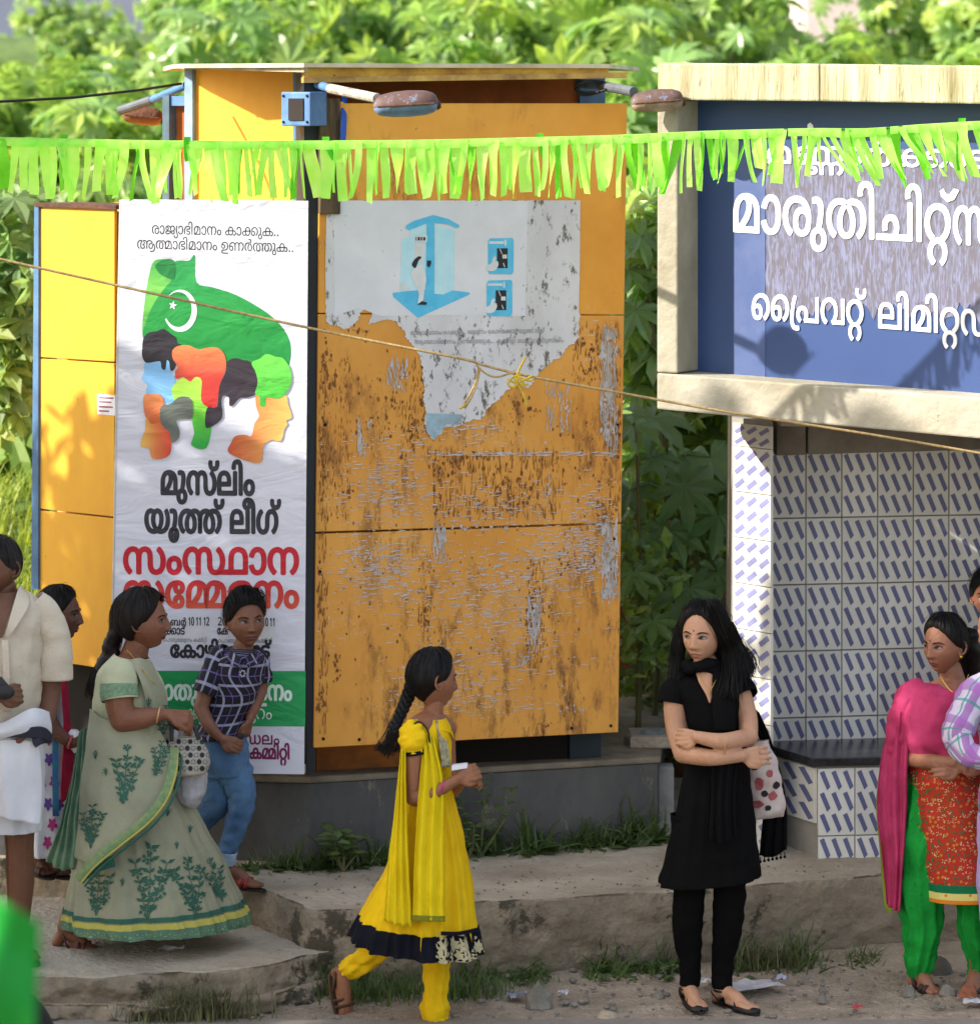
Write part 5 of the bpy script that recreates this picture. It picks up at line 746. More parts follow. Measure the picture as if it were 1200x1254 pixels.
pw_ = (PP.at(944, 600)-PP.at(896, 600)); pw_.z = 0; ph = 56.2*16.5/FP
tm2 = tile_mesh('tile', pw_, Vector((0, 0, -ph)), PP.n, M_tile2, M_tb2, (3, 3), dash2)
o2 = PP.at(897, 545.5-56.2, 0)
for j in range(10):
    if j == 0: continue
    put(tm2, 'tile', Vector((o2.x, o2.y, o2.z-ph*j)), T)
tm3 = tile_mesh('tile', pw_, Vector((0, 0, -ph*.5)), PP.n, M_tile2, M_tb2, (3, 2), dash2); put(tm3, 'tile', Vector((o2.x, o2.y, o2.z-ph*.5)), T)
# bench box with dark top
PB1 = Plane(943, 16.74, 1001, 16.38); PB2 = Plane(1001, 16.38, 1260, 16.5)
Lb, Cb, Rb = PB1.at(940, 935), PB1.at(1001, 937), PB2.at(1262, 937)
foot3 = [Lb, Cb, Rb, Rb+Vector((.1, .6, 0)), Lb+Vector((.1, .3, 0))]; zb = P(1001, 937, 16.38).z
mb = MB(); mb.hexa([(v.x, v.y, ZS-.05) for v in foot3], [(v.x, v.y, zb-.004) for v in foot3]); mb.build('bench_base', M_grout, T)
f4 = off([(v.x, v.y) for v in foot3], .035); mb = MB(); mb.hexa([(x, y, zb-.004) for x, y in f4], [(x, y, zb+.032) for x, y in f4]); bevel(mb.build('bench_top', mat('black_granite', C(58, 58, 62), .25, C(30, 30, 34), 30), T), .005)
tw1 = (Cb-Lb); tw1.z = 0; tm4 = tile_mesh('tile', tw1, Vector((0, 0, -.24)), PB1.n, M_tile2, M_tb, (3, 3), dash1)
put(tm4, 'tile', Vector((Lb.x, Lb.y, zb-.012))+PB1.n*.009, T)
for i in range(6): put(tm, 'tile', Vector((Cb.x, Cb.y, zb-.012))+PB2.u*tw*i+PB2.n*.009, T)
tm5 = tile_mesh('tile', PW.u*tw, Vector((0, 0, -th*.36)), PB2.n, M_tile, M_tb, (3, 1), dash1)
for i in range(6): put(tm5, 'tile', Vector((Cb.x, Cb.y, zb-.012-th*1.004))+PB2.u*tw*i+PB2.n*.009, T)
# concrete beam and bracket over the wall, roof slab
mb = MB(); PW.slab(mb, [(989.5, 556.5), (1262, 549), (1262, 505), (989.5, 505)], -.3, .03); bevel(mb.build('beam', mat('grey_beam', C(158, 150, 138), .85, C(110, 102, 92), 4), T), .006)
mb = MB(); PW.slab(mb, [(951, 558), (987, 557), (987, 505), (951, 505)], -.3, .05); bevel(mb.build('beam_end', MATS['grey_beam'], T), .006)
zr = P(1000, 505, 16.8).z
mb = MB(); mb.hexa([(x, y, zr) for x, y in ((1.22, 16.1), (2.9, 15.75), (2.9, 18.6), (1.22, 18.6))], [(x, y, zr+.14) for x, y in ((1.22, 16.1), (2.9, 15.75), (2.9, 18.6), (1.22, 18.6))]); mb.build('roof_slab', MATS['grey_beam'], T)
# end return wall closing the shelter on the right, concrete apron
mb = MB(); mb.box(2.72, 15.9, ZS, 2.85, 18.2, zr); mb.build('end_wall', MATS['grey_beam'], T)
ap = [G(880, 1046, ZS), G(938, 1008, ZS), G(1000, 1012, ZS), G(1100, 1010, ZS), G(1280, 1010, ZS), G(1280, 1060, ZS), G(1086, 1042, ZS), G(1010, 1030, ZS), G(960, 1022, ZS)]
mb = MB(); mb.hexa([(v.x, v.y, ZS-.02) for v in ap[1:]], [(v.x, v.y, ZS+.045) for v in ap[1:]]); struct(bevel(mb.build('concrete_apron', M_conc), .01))
# ---------------------------------------------------------------- garland, twine
M_lime = mat('lime_plastic', C(196, 240, 132), .35, C(160, 224, 90), 7, .5, bump=.5, bscale=12, trans=.5)
M_limes = [M_lime, mat('pale_lime_plastic', C(206, 242, 140), .35, C(170, 226, 96), 9, .5, bump=.5, bscale=12, trans=.55), mat('deep_lime_plastic', C(130, 214, 56), .35, C(96, 184, 36), 9, .5, bump=.5, bscale=12, trans=.35)]
GY = 15.35
gp = cr([(-60, 170), (0, 169), (100, 171), (205, 173), (300, 173), (400, 173), (520, 172), (650, 169), (760, 166), (870, 161), (990, 158), (1060, 158), (1130, 153), (1200, 149), (1260, 146)], 12)
def gy(x): return float(np.interp(x, gp[:, 0], gp[:, 1]))
Gd = thing('garland', 'long lime green garland of cut plastic fringe strung across the kiosk and signboard', 'garland', P(600, 170, GY))
mb = MB(); mb.tube([P(x, y, GY) for x, y in gp], .005, 6); mb.build('cord', mat('green_cord', C(50, 110, 50), .6), Gd)
rg = random.Random(11)
def strip(x0, wt, L_, sway, hdr, tw, seed, ys=0):
    V = []; n = 9; s = GY/FP
    for j in range(n+1):
        k = j/n; y = gy(x0)+ys+L_*k; w_ = wt*(1 if k < .15 else (1-.18*k+.12*math.sin(seed+k*5)))
        xc = x0+sway*k**1.3+1.5*math.sin(k*4+seed); dz = .012*math.sin(seed*1.7+k*5)*k+.012*math.sin(seed*3)
        a = tw*k+.25*math.sin(seed+k*3)
        for sd in (-1, 0, 1): V.append(P(xc+sd*w_/2*math.cos(a), y+(1.5*sd*math.sin(seed*2) if j == n else 0), GY-.006+dz+sd*w_*s*.5*math.sin(a)+(.003 if sd == 0 else 0)))
    return V, [(3*j+q, 3*j+q+1, 3*j+q+4, 3*j+q+3) for j in range(n) for q in (0, 1)]
x = -50; i = 0
while x < 1250:
    wt = rg.choice([4, 5, 7, 8, 9, 11, 13, 16]); L_ = rg.uniform(62, 77) if x < 860 else rg.uniform(44, 74)
    if 1000 < x < 1130: sway = rg.uniform(12, 40)
    elif x > 1130: sway = rg.uniform(0, 24)
    else: sway = rg.gauss(0, 4) if rg.random() < .8 else rg.choice([-1, 1])*rg.uniform(8, 20)
    V, F = strip(x+wt/2, wt*1.05, L_, sway, 0, rg.gauss(0, .8), i*1.37); mesh('strip', V, F, M_limes[rg.choice([0, 0, 0, 1, 2])], Gd, True)
    x += wt*.92+(rg.uniform(-2, 2) if rg.random() < .8 else rg.uniform(3, 7)); i += 1
V = []; F = []; xs = np.arange(-55, 1256, 5)
for k, xx in enumerate(xs):
    for q, (dy_, dd) in enumerate(((-1.5, 0), (4, -.012), (9+1*math.sin(xx*.05), -.008+.002*math.sin(xx*.2)))): V.append(P(xx, gy(xx)+dy_, GY-.004+dd+.0015*math.sin(xx*.31)))
for k in range(len(xs)-1):
    if rg.random() < .05 and 900 < xs[k] < 1150: continue
    for q in (0, 1): F.append((3*k+q, 3*k+3+q, 3*k+4+q, 3*k+1+q))
mesh('header_band', V, F, M_lime, Gd, True)
for xx in (228, 400, 660, 1178, 78):   # knots and stray tails
    V, F = strip(xx, 9, 30 if xx != 1178 else 64, rg.uniform(-8, 8), 0, .8, xx, -6); mesh('knot_tail', V, F, mat('dark_lime_plastic', C(96, 200, 40), .4, C(60, 160, 24), 7, trans=.3), Gd, True)
# twine
M_twine = mat('jute_twine', C(196, 170, 120), .85, C(140, 116, 76), 60)
tw_ = [(-60, 302), (0, 317), (200, 362), (400, 406), (560, 438), (592, 447), (650, 461), (760, 481), (900, 506), (1060, 531), (1200, 555), (1260, 566)]
Tw = thing('twine', 'thin brown twine strung in front of banner and kiosk with a yellow knot', 'twine', P(600, 450, 15.55))
def TY(x): return 15.55
mb = MB(); mb.tube([Vector(p) for p in cr([tuple(P(x, y, TY(x))) for x, y in tw_], 10)], .0055, 7); mb.build('cord', M_twine, Tw, True)
M_yk = mat('yellow_string', C(222, 196, 70), .8, C(170, 140, 40), 60)
mb = MB()
for pts in ([(583, 446), (588, 452), (600, 460), (612, 461), (624, 457), (630, 458)], [(586, 449), (583, 466), (577, 480), (570, 492), (566, 499)], [(588, 450), (584, 468), (579, 482), (573, 494), (569, 500)]):
    mb.tube([Vector(p) for p in cr([tuple(P(x, y, 15.54)) for x, y in pts], 5)], .0045, 6)
mb.build('knot_loop', M_twine, Tw, True)
for pts in ([(632, 462), (636, 452), (640, 444), (644, 437)], [(630, 464), (636, 474), (642, 486), (646, 498)], [(622, 464), (630, 468), (640, 466), (652, 460)], [(630, 460), (634, 468), (628, 474), (622, 470), (628, 462), (638, 458)], [(634, 462), (642, 470), (636, 470)], [(570, 494), (565, 499), (562, 500)], [(634, 460), (648, 466), (654, 463)], [(631, 462), (639, 472), (647, 470)]):
    mb = MB(); mb.tube([Vector(p) for p in cr([tuple(P(x, y, 15.53)) for x, y in pts], 5)], .005, 6); mb.build('frayed_end', M_yk, Tw, True)
# ---------------------------------------------------------------- vegetation
def palmate(size, rng, lobes=8, droop=.25):
    """lobed leaf: pointed lobes round the stalk, folded along each midrib"""
    V = [(0, 0, 0)]; T = []
    for k in range(lobes):
        a = math.radians(-148+296*k/(lobes-1)); ln = size*(.62+.38*math.cos(a*.62))*rng.uniform(.9, 1.08)
        hw = math.radians(296/(lobes-1)/2)
        for (da, r, z) in ((-hw, .42, .03), (-hw*.62, .72, -.04), (0, 1.0, -droop), (hw*.62, .72, -.04)):
            rr = ln*r if da else ln; V.append((rr*math.sin(a+da), rr*math.cos(a+da), size*z*(r if r < 1 else 1)))
        V.append((ln*.6*math.sin(a), ln*.6*math.cos(a), size*-.07))
    a = math.radians(148+hw*57.3*.9); V.append((size*.3*math.sin(a), size*.3*math.cos(a), 0)); F = []
    for k in range(lobes):
        b = 1+5*k; nx = 1+5*(k+1)
        F += [(0, b+4, b), (b, b+4, b+1), (b+1, b+4, b+2), (b+2, b+4, b+3), (b+3, b+4, nx), (b+4, 0, nx)]
    return V, F
def oval(size, rng, w_=.3):
    V = [(0, 0, 0), (size*w_*.8, size*.3, -.02*size), (size*w_, size*.55, -.06*size), (0, size, -.25*size), (-size*w_, size*.55, -.06*size), (-size*w_*.8, size*.3, -.02*size), (0, size*.5, .06*size)]
    return V, [(0, 1, 6), (1, 2, 6), (2, 3, 6), (3, 4, 6), (4, 5, 6), (5, 0, 6)]
def blade(h, rng):
    a = rng.uniform(0, 6.28); l = h*rng.uniform(.25, .7); w_ = .0035; dx, dy = math.cos(a), math.sin(a); V = []
    for k in (0, .4, .75, 1):
        x = dx*l*k*k; y = dy*l*k*k; z = h*(k-.25*k*k*k); ww = w_*(1-k*.85); V += [(x-dy*ww, y+dx*ww, z), (x+dy*ww, y-dx*ww, z)]
    return V, [(0, 1, 3, 2), (2, 3, 5, 4), (4, 5, 7, 6)]
def mat_leaf(name, c, c2, tr=.4, rough=.45):
    return mat(name, c, rough, c2, 1.3, .5, trans=tr, vcol=True, spec=.5)
M_cast = mat_leaf('lobed_leaf', C(150, 176, 104), C(94, 130, 78), .45, .34)
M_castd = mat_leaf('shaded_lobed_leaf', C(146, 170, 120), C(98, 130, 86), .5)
M_weed = mat_leaf('weed_leaf', C(112, 132, 74), C(76, 98, 56), .35)
M_grass = mat_leaf('grass_blade', C(122, 122, 84), C(88, 90, 60), .2)
M_lush = mat_leaf('lush_grass', C(150, 168, 92), C(112, 136, 68), .4)
M_stem = mat('green_stem', C(110, 116, 70), .7, C(84, 80, 54), 8)
def scatter(name, n, gen, place, m, rng, parent=None, tint=lambda r: (r.uniform(.7, 1.25),)*3, **kw):
    V = []; F = []; T = []
    for i in range(n):
        v, f = gen(rng); M = place(rng, i); b = len(V); t = tint(rng)
        V += [M @ Vector(p) for p in v]; F += [tuple(q+b for q in ff) for ff in f]; T += [(t[0], t[1], t[2], 1)]*len(v)
    return mesh(name, V, F, m, parent, False, tint=T, **kw)
def orient(p, out, rng, up=.6, jit=.5):
    """leaf facing outwards and up from a crown"""
    n = (Vector(out).normalized()*(1-up)+Vector((0, 0, up))+Vector((rng.gauss(0, jit), rng.gauss(0, jit), rng.gauss(0, jit)))).normalized()
    q = n.to_track_quat('Z', 'Y').to_matrix().to_4x4(); return Matrix.Translation(p) @ q @ Matrix.Rotation(rng.uniform(0, 6.28), 4, 'Z')
def yel(r): 
    k = r.random(); b = r.uniform(.75, 1.3); return (b*(1+.5*k*k), b*(1+.2*k*k), b*(.95-.3*k))
bush_protos = []
for s in range(5):
    rng = random.Random(100+s); lobesC = [(rng.uniform(-.8, .8), rng.uniform(-.5, .5), rng.uniform(.4, 1.7), rng.uniform(.35, .6)) for _ in range(9)]
    def pl(r, i):
        c = r.choice(lobesC); d = Vector((r.gauss(0, 1), r.gauss(0, 1), r.gauss(0, 1))).normalized(); rr = c[3]*r.uniform(.6, 1.05)
        return orient(Vector(c[:3])+d*rr, d+Vector((0, -.4, 0)), r, .45, .35)
    root = thing('lobed_bush', 'x', 'bush'); 
    scatter('foliage', 330, lambda r: palmate(r.uniform(.13, .3), r, 8), pl, M_cast, rng, root, yel)
    m_ = MB()
    for c in lobesC: m_.tube([(c[0]*.2, c[1]*.2, -.2), (c[0]*.6, c[1]*.6, c[2]*.5), c[:3]], [.03, .02, .01], 6)
    m_.build('stem', M_stem, root); bush_protos.append(root)
rb = random.Random(5); nb = 0; used = set()
def dup(root, loc, rz=0, s=1, label=None, name=None):
    r = root.copy(); sc.collection.objects.link(r); r.location = loc; r.rotation_euler = (0, 0, rz); r.scale = (s, s, s)
    if label: r['label'] = label
    if name: r.name = name
    for ch in list(root.children):
        c = ch.copy(); sc.collection.objects.link(c); c.parent = r
        for g in ch.children: d = g.copy(); sc.collection.objects.link(d); d.parent = c
    return r
BL = 'lobed leaf bush with lobed leaves in the sunlit thicket covering the slope behind'
rows = [(20.3, 1.5), (21.3, 1.5), (22.4, 1.6), (23.6, 1.7), (25, 1.8), (26.6, 1.9), (28.4, 2.0), (30.4, 2.1), (32.6, 2.1), (35, 2.1)]
for ri, (y, st_) in enumerate(rows):
    hw = .128*y+1.2; x = -hw+rb.uniform(0, 1)
    while x < hw:
        yy = y+rb.uniform(-.4, .4); s = rb.uniform(.85, 1.25); px = 600+x/yy*FP
        z = hz(x, yy)-.15
        top = HY-(z+2.1*s-CZ)*FP/yy
        lim = 92-.42*px if px < 230 else -60
        if 900 < px < 1075 and ri > 4: lim = 12
        if top < lim: s *= max(.3, 1-(lim-top)*yy/FP/(2.1*s))
        k = rb.randrange(5)
        if s > .32:
            if k not in used: used.add(k); r = bush_protos[k]; r.location = (x, yy, z); r.rotation_euler = (0, 0, rb.uniform(-.5, .5)); r.scale = (s, s, s)
            else: r = dup(bush_protos[k], (x, yy, z), rb.choice([0, 3.14])+rb.uniform(-.4, .4), s)
            r['label'] = BL; r['group'] = 'lobed leaf bushes on the slope'; nb += 1
        x += st_*rb.uniform(.55, .75)
# lobed plants in the gap between kiosk and shelter: each leaf of its own
def lobed_plant(px, py, Y, spots, label, m=M_castd, seed=0):
    base = P(px, py, Y); base.z = max(.3, base.z); rng = random.Random(seed); t = thing('lobed_plant', label, 'plant', base, 'tall leafy plants between kiosk and shelter')
    xs_ = [s_[0] for s_ in spots]; tipx = sum(xs_)/len(xs_); tipy = min(s_[1] for s_ in spots)
    st = [base, P((px+tipx)/2+4, (py+tipy)/2, Y), P(tipx, tipy+10, Y)]; stc = [Vector(p) for p in cr([tuple(p) for p in st], 6)]
    mb = MB(); mb.tube(stc, list(np.linspace(.016, .007, len(stc))), 7); mb.build('stem', M_stem, t, True)
    for (x, y, dy_, sz, tl, rl) in spots:
        p = P(x, y, Y+dy_); q = min(stc, key=lambda v: (v-p).length+max(0, v.z-p.z)*2)
        mb = MB(); mb.tube([q, (q+p)/2+Vector((0, 0, .03)), p], .004, 5); mb.build('petiole', M_stem, t)
        v, f = palmate(sz, rng, 8, .22); n = Vector((math.sin(rl)*.6, -math.cos(tl), math.sin(tl))).normalized()
        M = n.to_track_quat('Z', 'Y').to_matrix().to_4x4() @ Matrix.Rotation(rng.uniform(-.6, .6)+math.pi, 4, 'Z'); c = rng.uniform(.85, 1.2)
        mesh('leaf', [p+(M @ Vector(a)) for a in v], f, m, t, tint=[(c, c, c, 1)]*len(v))
lobed_plant(800, 900, 17.9, [(800, 512, -.1, .25, 1.0, 0), (838, 596, -.3, .22, .35, 0), (820, 650, -.25, .2, .7, .2), (772, 600, 0, .2, .9, -.3), (870, 560, -.1, .26, .9, -.4), (800, 560, -.2, .17, 1.1, .3)], 'tall lobed leaf plant with broad grey green leaves just right of the kiosk', seed=1)
lobed_plant(860, 930, 17.8, [(880, 630, -.1, .21, .6, .3), (845, 720, -.2, .21, .5, -.2), (795, 690, -.1, .15, .9, 0), (878, 700, 0, .2, .8, 0), (830, 560, .1, .18, .9, 0)], 'lobed leaf plant with big drooping leaves behind the woman in black', seed=2)
lobed_plant(780, 940, 17.5, [(775, 520, .1, .2, 1.1, 0), (775, 700, -.1, .16, .8, 0), (800, 760, -.1, .15, .9, 0), (768, 650, 0, .14, .7, .4)], 'slim lobed leaf plant close against the right edge of the kiosk', M_cast, seed=3)
lobed_plant(835, 905, 18.3, [(822, 330, 0, .2, .8, 0), (785, 290, 0, .2, .9, .3), (778, 380, -.1, .18, .7, 0), (800, 430, 0, .2, .9, -.2), (784, 470, 0, .2, .8, 0), (770, 330, 0, .18, 1.0, 0)], 'tallest lobed leaf plant in the gap between kiosk and signboard', M_cast, seed=4)
# understorey in that gap, with pale leaves, and its earth bank
rng = random.Random(21)
def gapfill(name, n, x0, x1, y0, y1, Ya, Yb, sz, m_, lab, seed, gen=None):
    rr = random.Random(seed)
    o = scatter(name, n, gen or (lambda r: oval(r.uniform(*sz), r, .28)), lambda r, i: orient(P(r.uniform(x0, x1), r.uniform(y0, y1), r.uniform(Ya, Yb)), (0, -1, .3), r, .5, .5), m_, rr, None, yel); tag(recenter(o), lab, 'shrub'); return o
gapfill('leafy_shrub', 900, 762, 905, 620, 900, 18.0, 18.8, (.05, .12), M_weed, 'small leaved shrub filling the low gap right of the kiosk', 31)
gapfill('leafy_shrub', 420, 762, 905, 240, 620, 18.3, 19.2, (.08, .16), M_cast, 'leafy green undergrowth high in the gap between kiosk and signboard', 32, lambda r: palmate(r.uniform(.12, .24), r, 8))
gapfill('leafy_shrub', 160, 760, 830, 660, 830, 17.3, 17.8, (.05, .11), M_cast, 'bright sunlit weed leaning out beside the lower right edge of the kiosk', 33)
gapfill('leafy_shrub', 260, -30, 44, 240, 520, 18.2, 19.2, (.1, .2), M_castd, 'dark bush at the left edge of the photo beside the yellow boards', 34, lambda r: palmate(r.uniform(.12, .2), r, 7))
bk = struct(sheet('earth_bank', -3.4, 4.2, 18.5, 19.6, 120, 24, lambda x, y: .28+.85*min(1, max(0, (y-18.5))/.35)+.06*fbm(x, y, 0, 3), mat('laterite_earth', C(142, 92, 58), .95, C(78, 56, 38), 4, .6, bump=.8, bscale=20)))
struct(sheet('back_ground', -5, 5, 17.0, 18.7, 60, 20, lambda x, y: .29+.02*fbm(x, y, 0, 3), M_dirt))
# sunlit grass bank at the left edge
mbk = struct(sheet('grass_bank', -3.9, -1.9, 17.6, 19.6, 40, 30, lambda x, y: .6+.95*min(1, max(0, y-17.6)/1.4)+.05*fbm(x, y, 0, 3), M_hill))
def bankz(x, y): return .6+.95*min(1, max(0, y-17.6)/1.4)
rng = random.Random(41)
def pg(r, i):
    x = r.uniform(-3.1, -1.95); y = r.uniform(17.9, 19.5); return Matrix.Translation((x, y, bankz(x, y)-.02)) @ Matrix.Scale(r.uniform(.8, 1.6), 4)
g = stuff(scatter('long_grass', 4200, lambda r: blade(r.uniform(.08, .2), r), pg, M_lush, rng, None, yel)); tag(g, 'bright sunlit grass on the bank left of the kiosk', 'grass')
# weeds and tufts on the pavement and against the kerb
def tuft(px, py, z, n, h, label, name='grass_tuft', wd=.10, m_=M_grass, seed=0):
    c = G(px, py, z); rr = random.Random(seed)
    o = scatter(name, n, lambda r: blade(r.uniform(.5, 1)*h, r), lambda r, i: Matrix.Translation(c+Vector((r.gauss(0, wd*.6), r.gauss(0, wd*.25), -.01))), m_, rr); tag(recenter(o), label, 'grass'); return o
tuft(248, 1250, .0, 380, .22, 'straggly grass tuft under the broken edge of the lower step', wd=.16, seed=1)
tuft(198, 1252, .0, 240, .13, 'low grass tuft at the roadside left of the bigger tuft', wd=.14, seed=2)
tuft(935, 1192, .0, 330, .20, 'long bladed grass tuft beside the standing woman in black', wd=.14, seed=3)
tuft(790, 1185, .0, 160, .12, 'thin dry grass against the kerb left of the woman in black', wd=.12, seed=4)
for i, (x, y) in enumerate(((400, 1215), (455, 1225), (505, 1215), (560, 1222), (600, 1204))): 
    tuft(x, y, .0, (340, 240, 160, 240, 110)[i], (.22, .15, .12, .17, .10)[i], ['dark grass at the foot of the kerb corner', 'dark grass clump behind the yellow trousers', 'dark grass clump between the legs of the girl in yellow', 'dark grass clump right of the girl in yellow', 'dark grass clump furthest right of the girl in yellow'][i], wd=.2, m_=M_weed, seed=10+i)
rng = random.Random(51)
def edge_weeds(r, i):
    px = r.choice([r.uniform(300, 480), r.uniform(470, 620), r.uniform(620, 812), r.uniform(690, 812)]); k = (px-378)/428; Y = 16.28+.5*max(0, k)-.05-abs(r.gauss(0, .045)); k2 = max(.25, min(1.5, 1+2.2*noise.noise(Vector((px*.021, 3, 0))))); return Matrix.Translation((((px-600)/FP*Y), Y, ZS-.01)) @ Matrix.Scale(k2, 4) @ Matrix.Scale(r.uniform(.7, 1.5)*(1.9 if px > 640 else 1.2), 4) @ Matrix.Rotation(r.uniform(0, 6.28), 4, 'Z') @ Matrix.Rotation(r.uniform(-.2, 1.0), 4, 'X')
g = stuff(scatter('creeping_weeds', 2600, lambda r: oval(r.uniform(.02, .05), r, .3) if r.random() < .6 else blade(r.uniform(.04, .10), r), edge_weeds, M_weed, rng, None, lambda r: (r.uniform(.5, 1.0),)*3)); tag(g, 'low creeping weeds along the foot of the dark plinth', 'weeds')
rng = random.Random(52)
def kerb_weeds(r, i):
    px = r.choice([r.uniform(385, 620), r.uniform(620, 830), r.uniform(880, 1080)]); py = np.interp(px, [385, 640, 1080], [1196, 1193, 1172])+abs(r.gauss(0, 7)); p = G(px, py, 0.01); k2 = max(.2, min(1.6, 1+2.6*noise.noise(Vector((px*.018, 7, 0))))); return Matrix.Translation(p) @ Matrix.Scale(k2, 4) @ Matrix.Scale(r.uniform(.7, 1.4), 4) @ Matrix.Rotation(r.uniform(0, 6.28), 4, 'Z') @ Matrix.Rotation(r.uniform(.2, 1.2), 4, 'X')
g = stuff(scatter('kerb_weeds', 1500, lambda r: oval(r.uniform(.02, .045), r, .25) if r.random() < .5 else blade(r.uniform(.05, .12), r), kerb_weeds, M_weed, rng, None, lambda r: (r.uniform(.5, 1.0),)*3)); tag(g, 'dusty weeds growing at the foot of the kerb', 'weeds')
def leafy(px, py, z, leaves, label, hgt, sz, seed, stems=3, w_=.3):
    rr = random.Random(seed); b = G(px, py, z); t = thing('leafy_weed', label, 'plant', b)
    for s in range(stems):
        a = rr.uniform(-1, 1)*.4; tip = b+Vector((a*hgt, rr.uniform(-.05, .05), hgt*rr.uniform(.75, 1))); mid = (b+tip)/2+Vector((a*.1, 0, .02))
        mb = MB(); mb.tube([b, mid, tip], [.006, .004, .002], 5); mb.build('stem', M_stem, t)
        for k in range(leaves):
            f_ = .3+.7*(k+1)/leaves; p = b.lerp(tip, f_); d = Vector((math.cos(k*2.4+s), math.sin(k*2.4+s)*.8-.2, .35)).normalized()
            v, f = oval(rr.uniform(.75, 1.1)*sz, rr, w_); M = d.to_track_quat('Y', 'Z').to_matrix().to_4x4(); c = rr.uniform(.8, 1.2); mesh('leaf', [p+(M @ Vector(q)) for q in v], f, M_weed, t, tint=[(c, c, c, 1)]*len(v))
leafy(420, 1068, ZS, 7, 'broad leaved green weed growing at the plinth left of the girl in yellow', .17, .10, 1, 5, .3)
leafy(588, 1052, ZS, 13, 'tall leafy weed on the pavement right behind the girl in yellow', .38, .065, 2, 4, .27)
leafy(575, 1054, ZS, 9, 'shorter leafy weed beside the tall one behind the girl in yellow', .18, .05, 3, 3, .25)
leafy(818, 960, ZS+.02, 9, 'bright leafy weed at the right corner of the plinth', .22, .06, 4, 3, .25)
# shade trees standing left of the frame
def tree(x, y, label, blobs, n, seed, gr='roadside trees left of the kiosk'):
    rr = random.Random(seed); t = thing('shade_tree', label, 'tree', (x, y, 0))
    def pl(r, i):
        bl = r.choices(blobs, [b[3]*b[4]*b[5] for b in blobs])[0]; d = Vector((r.gauss(0, 1), r.gauss(0, 1), r.gauss(0, 1))).normalized()*r.random()**.4
        return orient(Vector((bl[0]+d.x*bl[3], bl[1]+d.y*bl[4], bl[2]+d.z*bl[5])), d, r, .4, .6)
    scatter('crown', n, lambda r: oval(r.uniform(.16, .3), r, .34), pl, M_weed, rr, t)
    mb = MB(); top = blobs[0][:3]; mb.tube([(x, y, -.1), (x+.05, y, 1.2), (top[0], top[1], top[2])], [.2, .15, .06], 10)
    for b in blobs[1:]: mb.tube([(x+.05, y, 1.4), ((x+b[0])/2, (y+b[1])/2, (1.6+b[2])/2), b[:3]], [.1, .07, .03], 8)
    mb.build('trunk', mat('bark', C(110, 96, 80), .9, C(70, 60, 50), 6, bump=.6), t, True)
tree(-6.1, 12.6, 'roadside tree beyond the left edge of the frame', [(-6.1, 12.4, 5.6, 1.2, 1.7, 1.9), (-6.0, 13.3, 4.3, 1.0, 1.3, 1.9), (-6.2, 11.2, 4.6, 1.2, 1.4, 2.0), (-6.1, 12.3, 2.6, 1.1, 2.2, 1.2)], 5200, 61)
tree(-5.7, 14.6, 'smaller roadside tree beyond the left edge of the frame', [(-5.7, 14.5, 4.0, .9, .95, 1.15), (-5.7, 14.3, 2.5, 1.0, 1.2, 1.2), (-5.7, 13.9, 4.7, .8, .6, .8)], 2600, 62)
# far buildings
fbm_ = mat('hazy_grey_wall', C(116, 122, 140), .9, C(100, 108, 128), .5)
t = thing('far_building', 'blurred grey building at the top left corner above the bushes', 'building', (-8, 60, 0))
mb = MB(); mb.box(-14, 60, -1, -4.2, 66, 7.5); mb.build('wall', fbm_, t); mb = MB(); mb.box(-14.2, 59.8, 7.5, -4, 66.2, 7.9); mb.build('roof', mat('hazy_grey_roof', C(86, 92, 108), .9), t)
t = thing('far_building', 'pale building peeking over the bushes at the top right', 'building', (6, 58, 0))
mb = MB(); mb.box(4.6, 56, 0, 8.0, 60, 8.2); mb.build('wall', mat('pale_pink_wall', C(214, 196, 190), .9), t); mb = MB(); mb.box(5.7, 55.9, 5.0, 6.0, 55.98, 8.0); mb.build('window', mat('dark_blue_pane', C(70, 80, 120), .3), t)
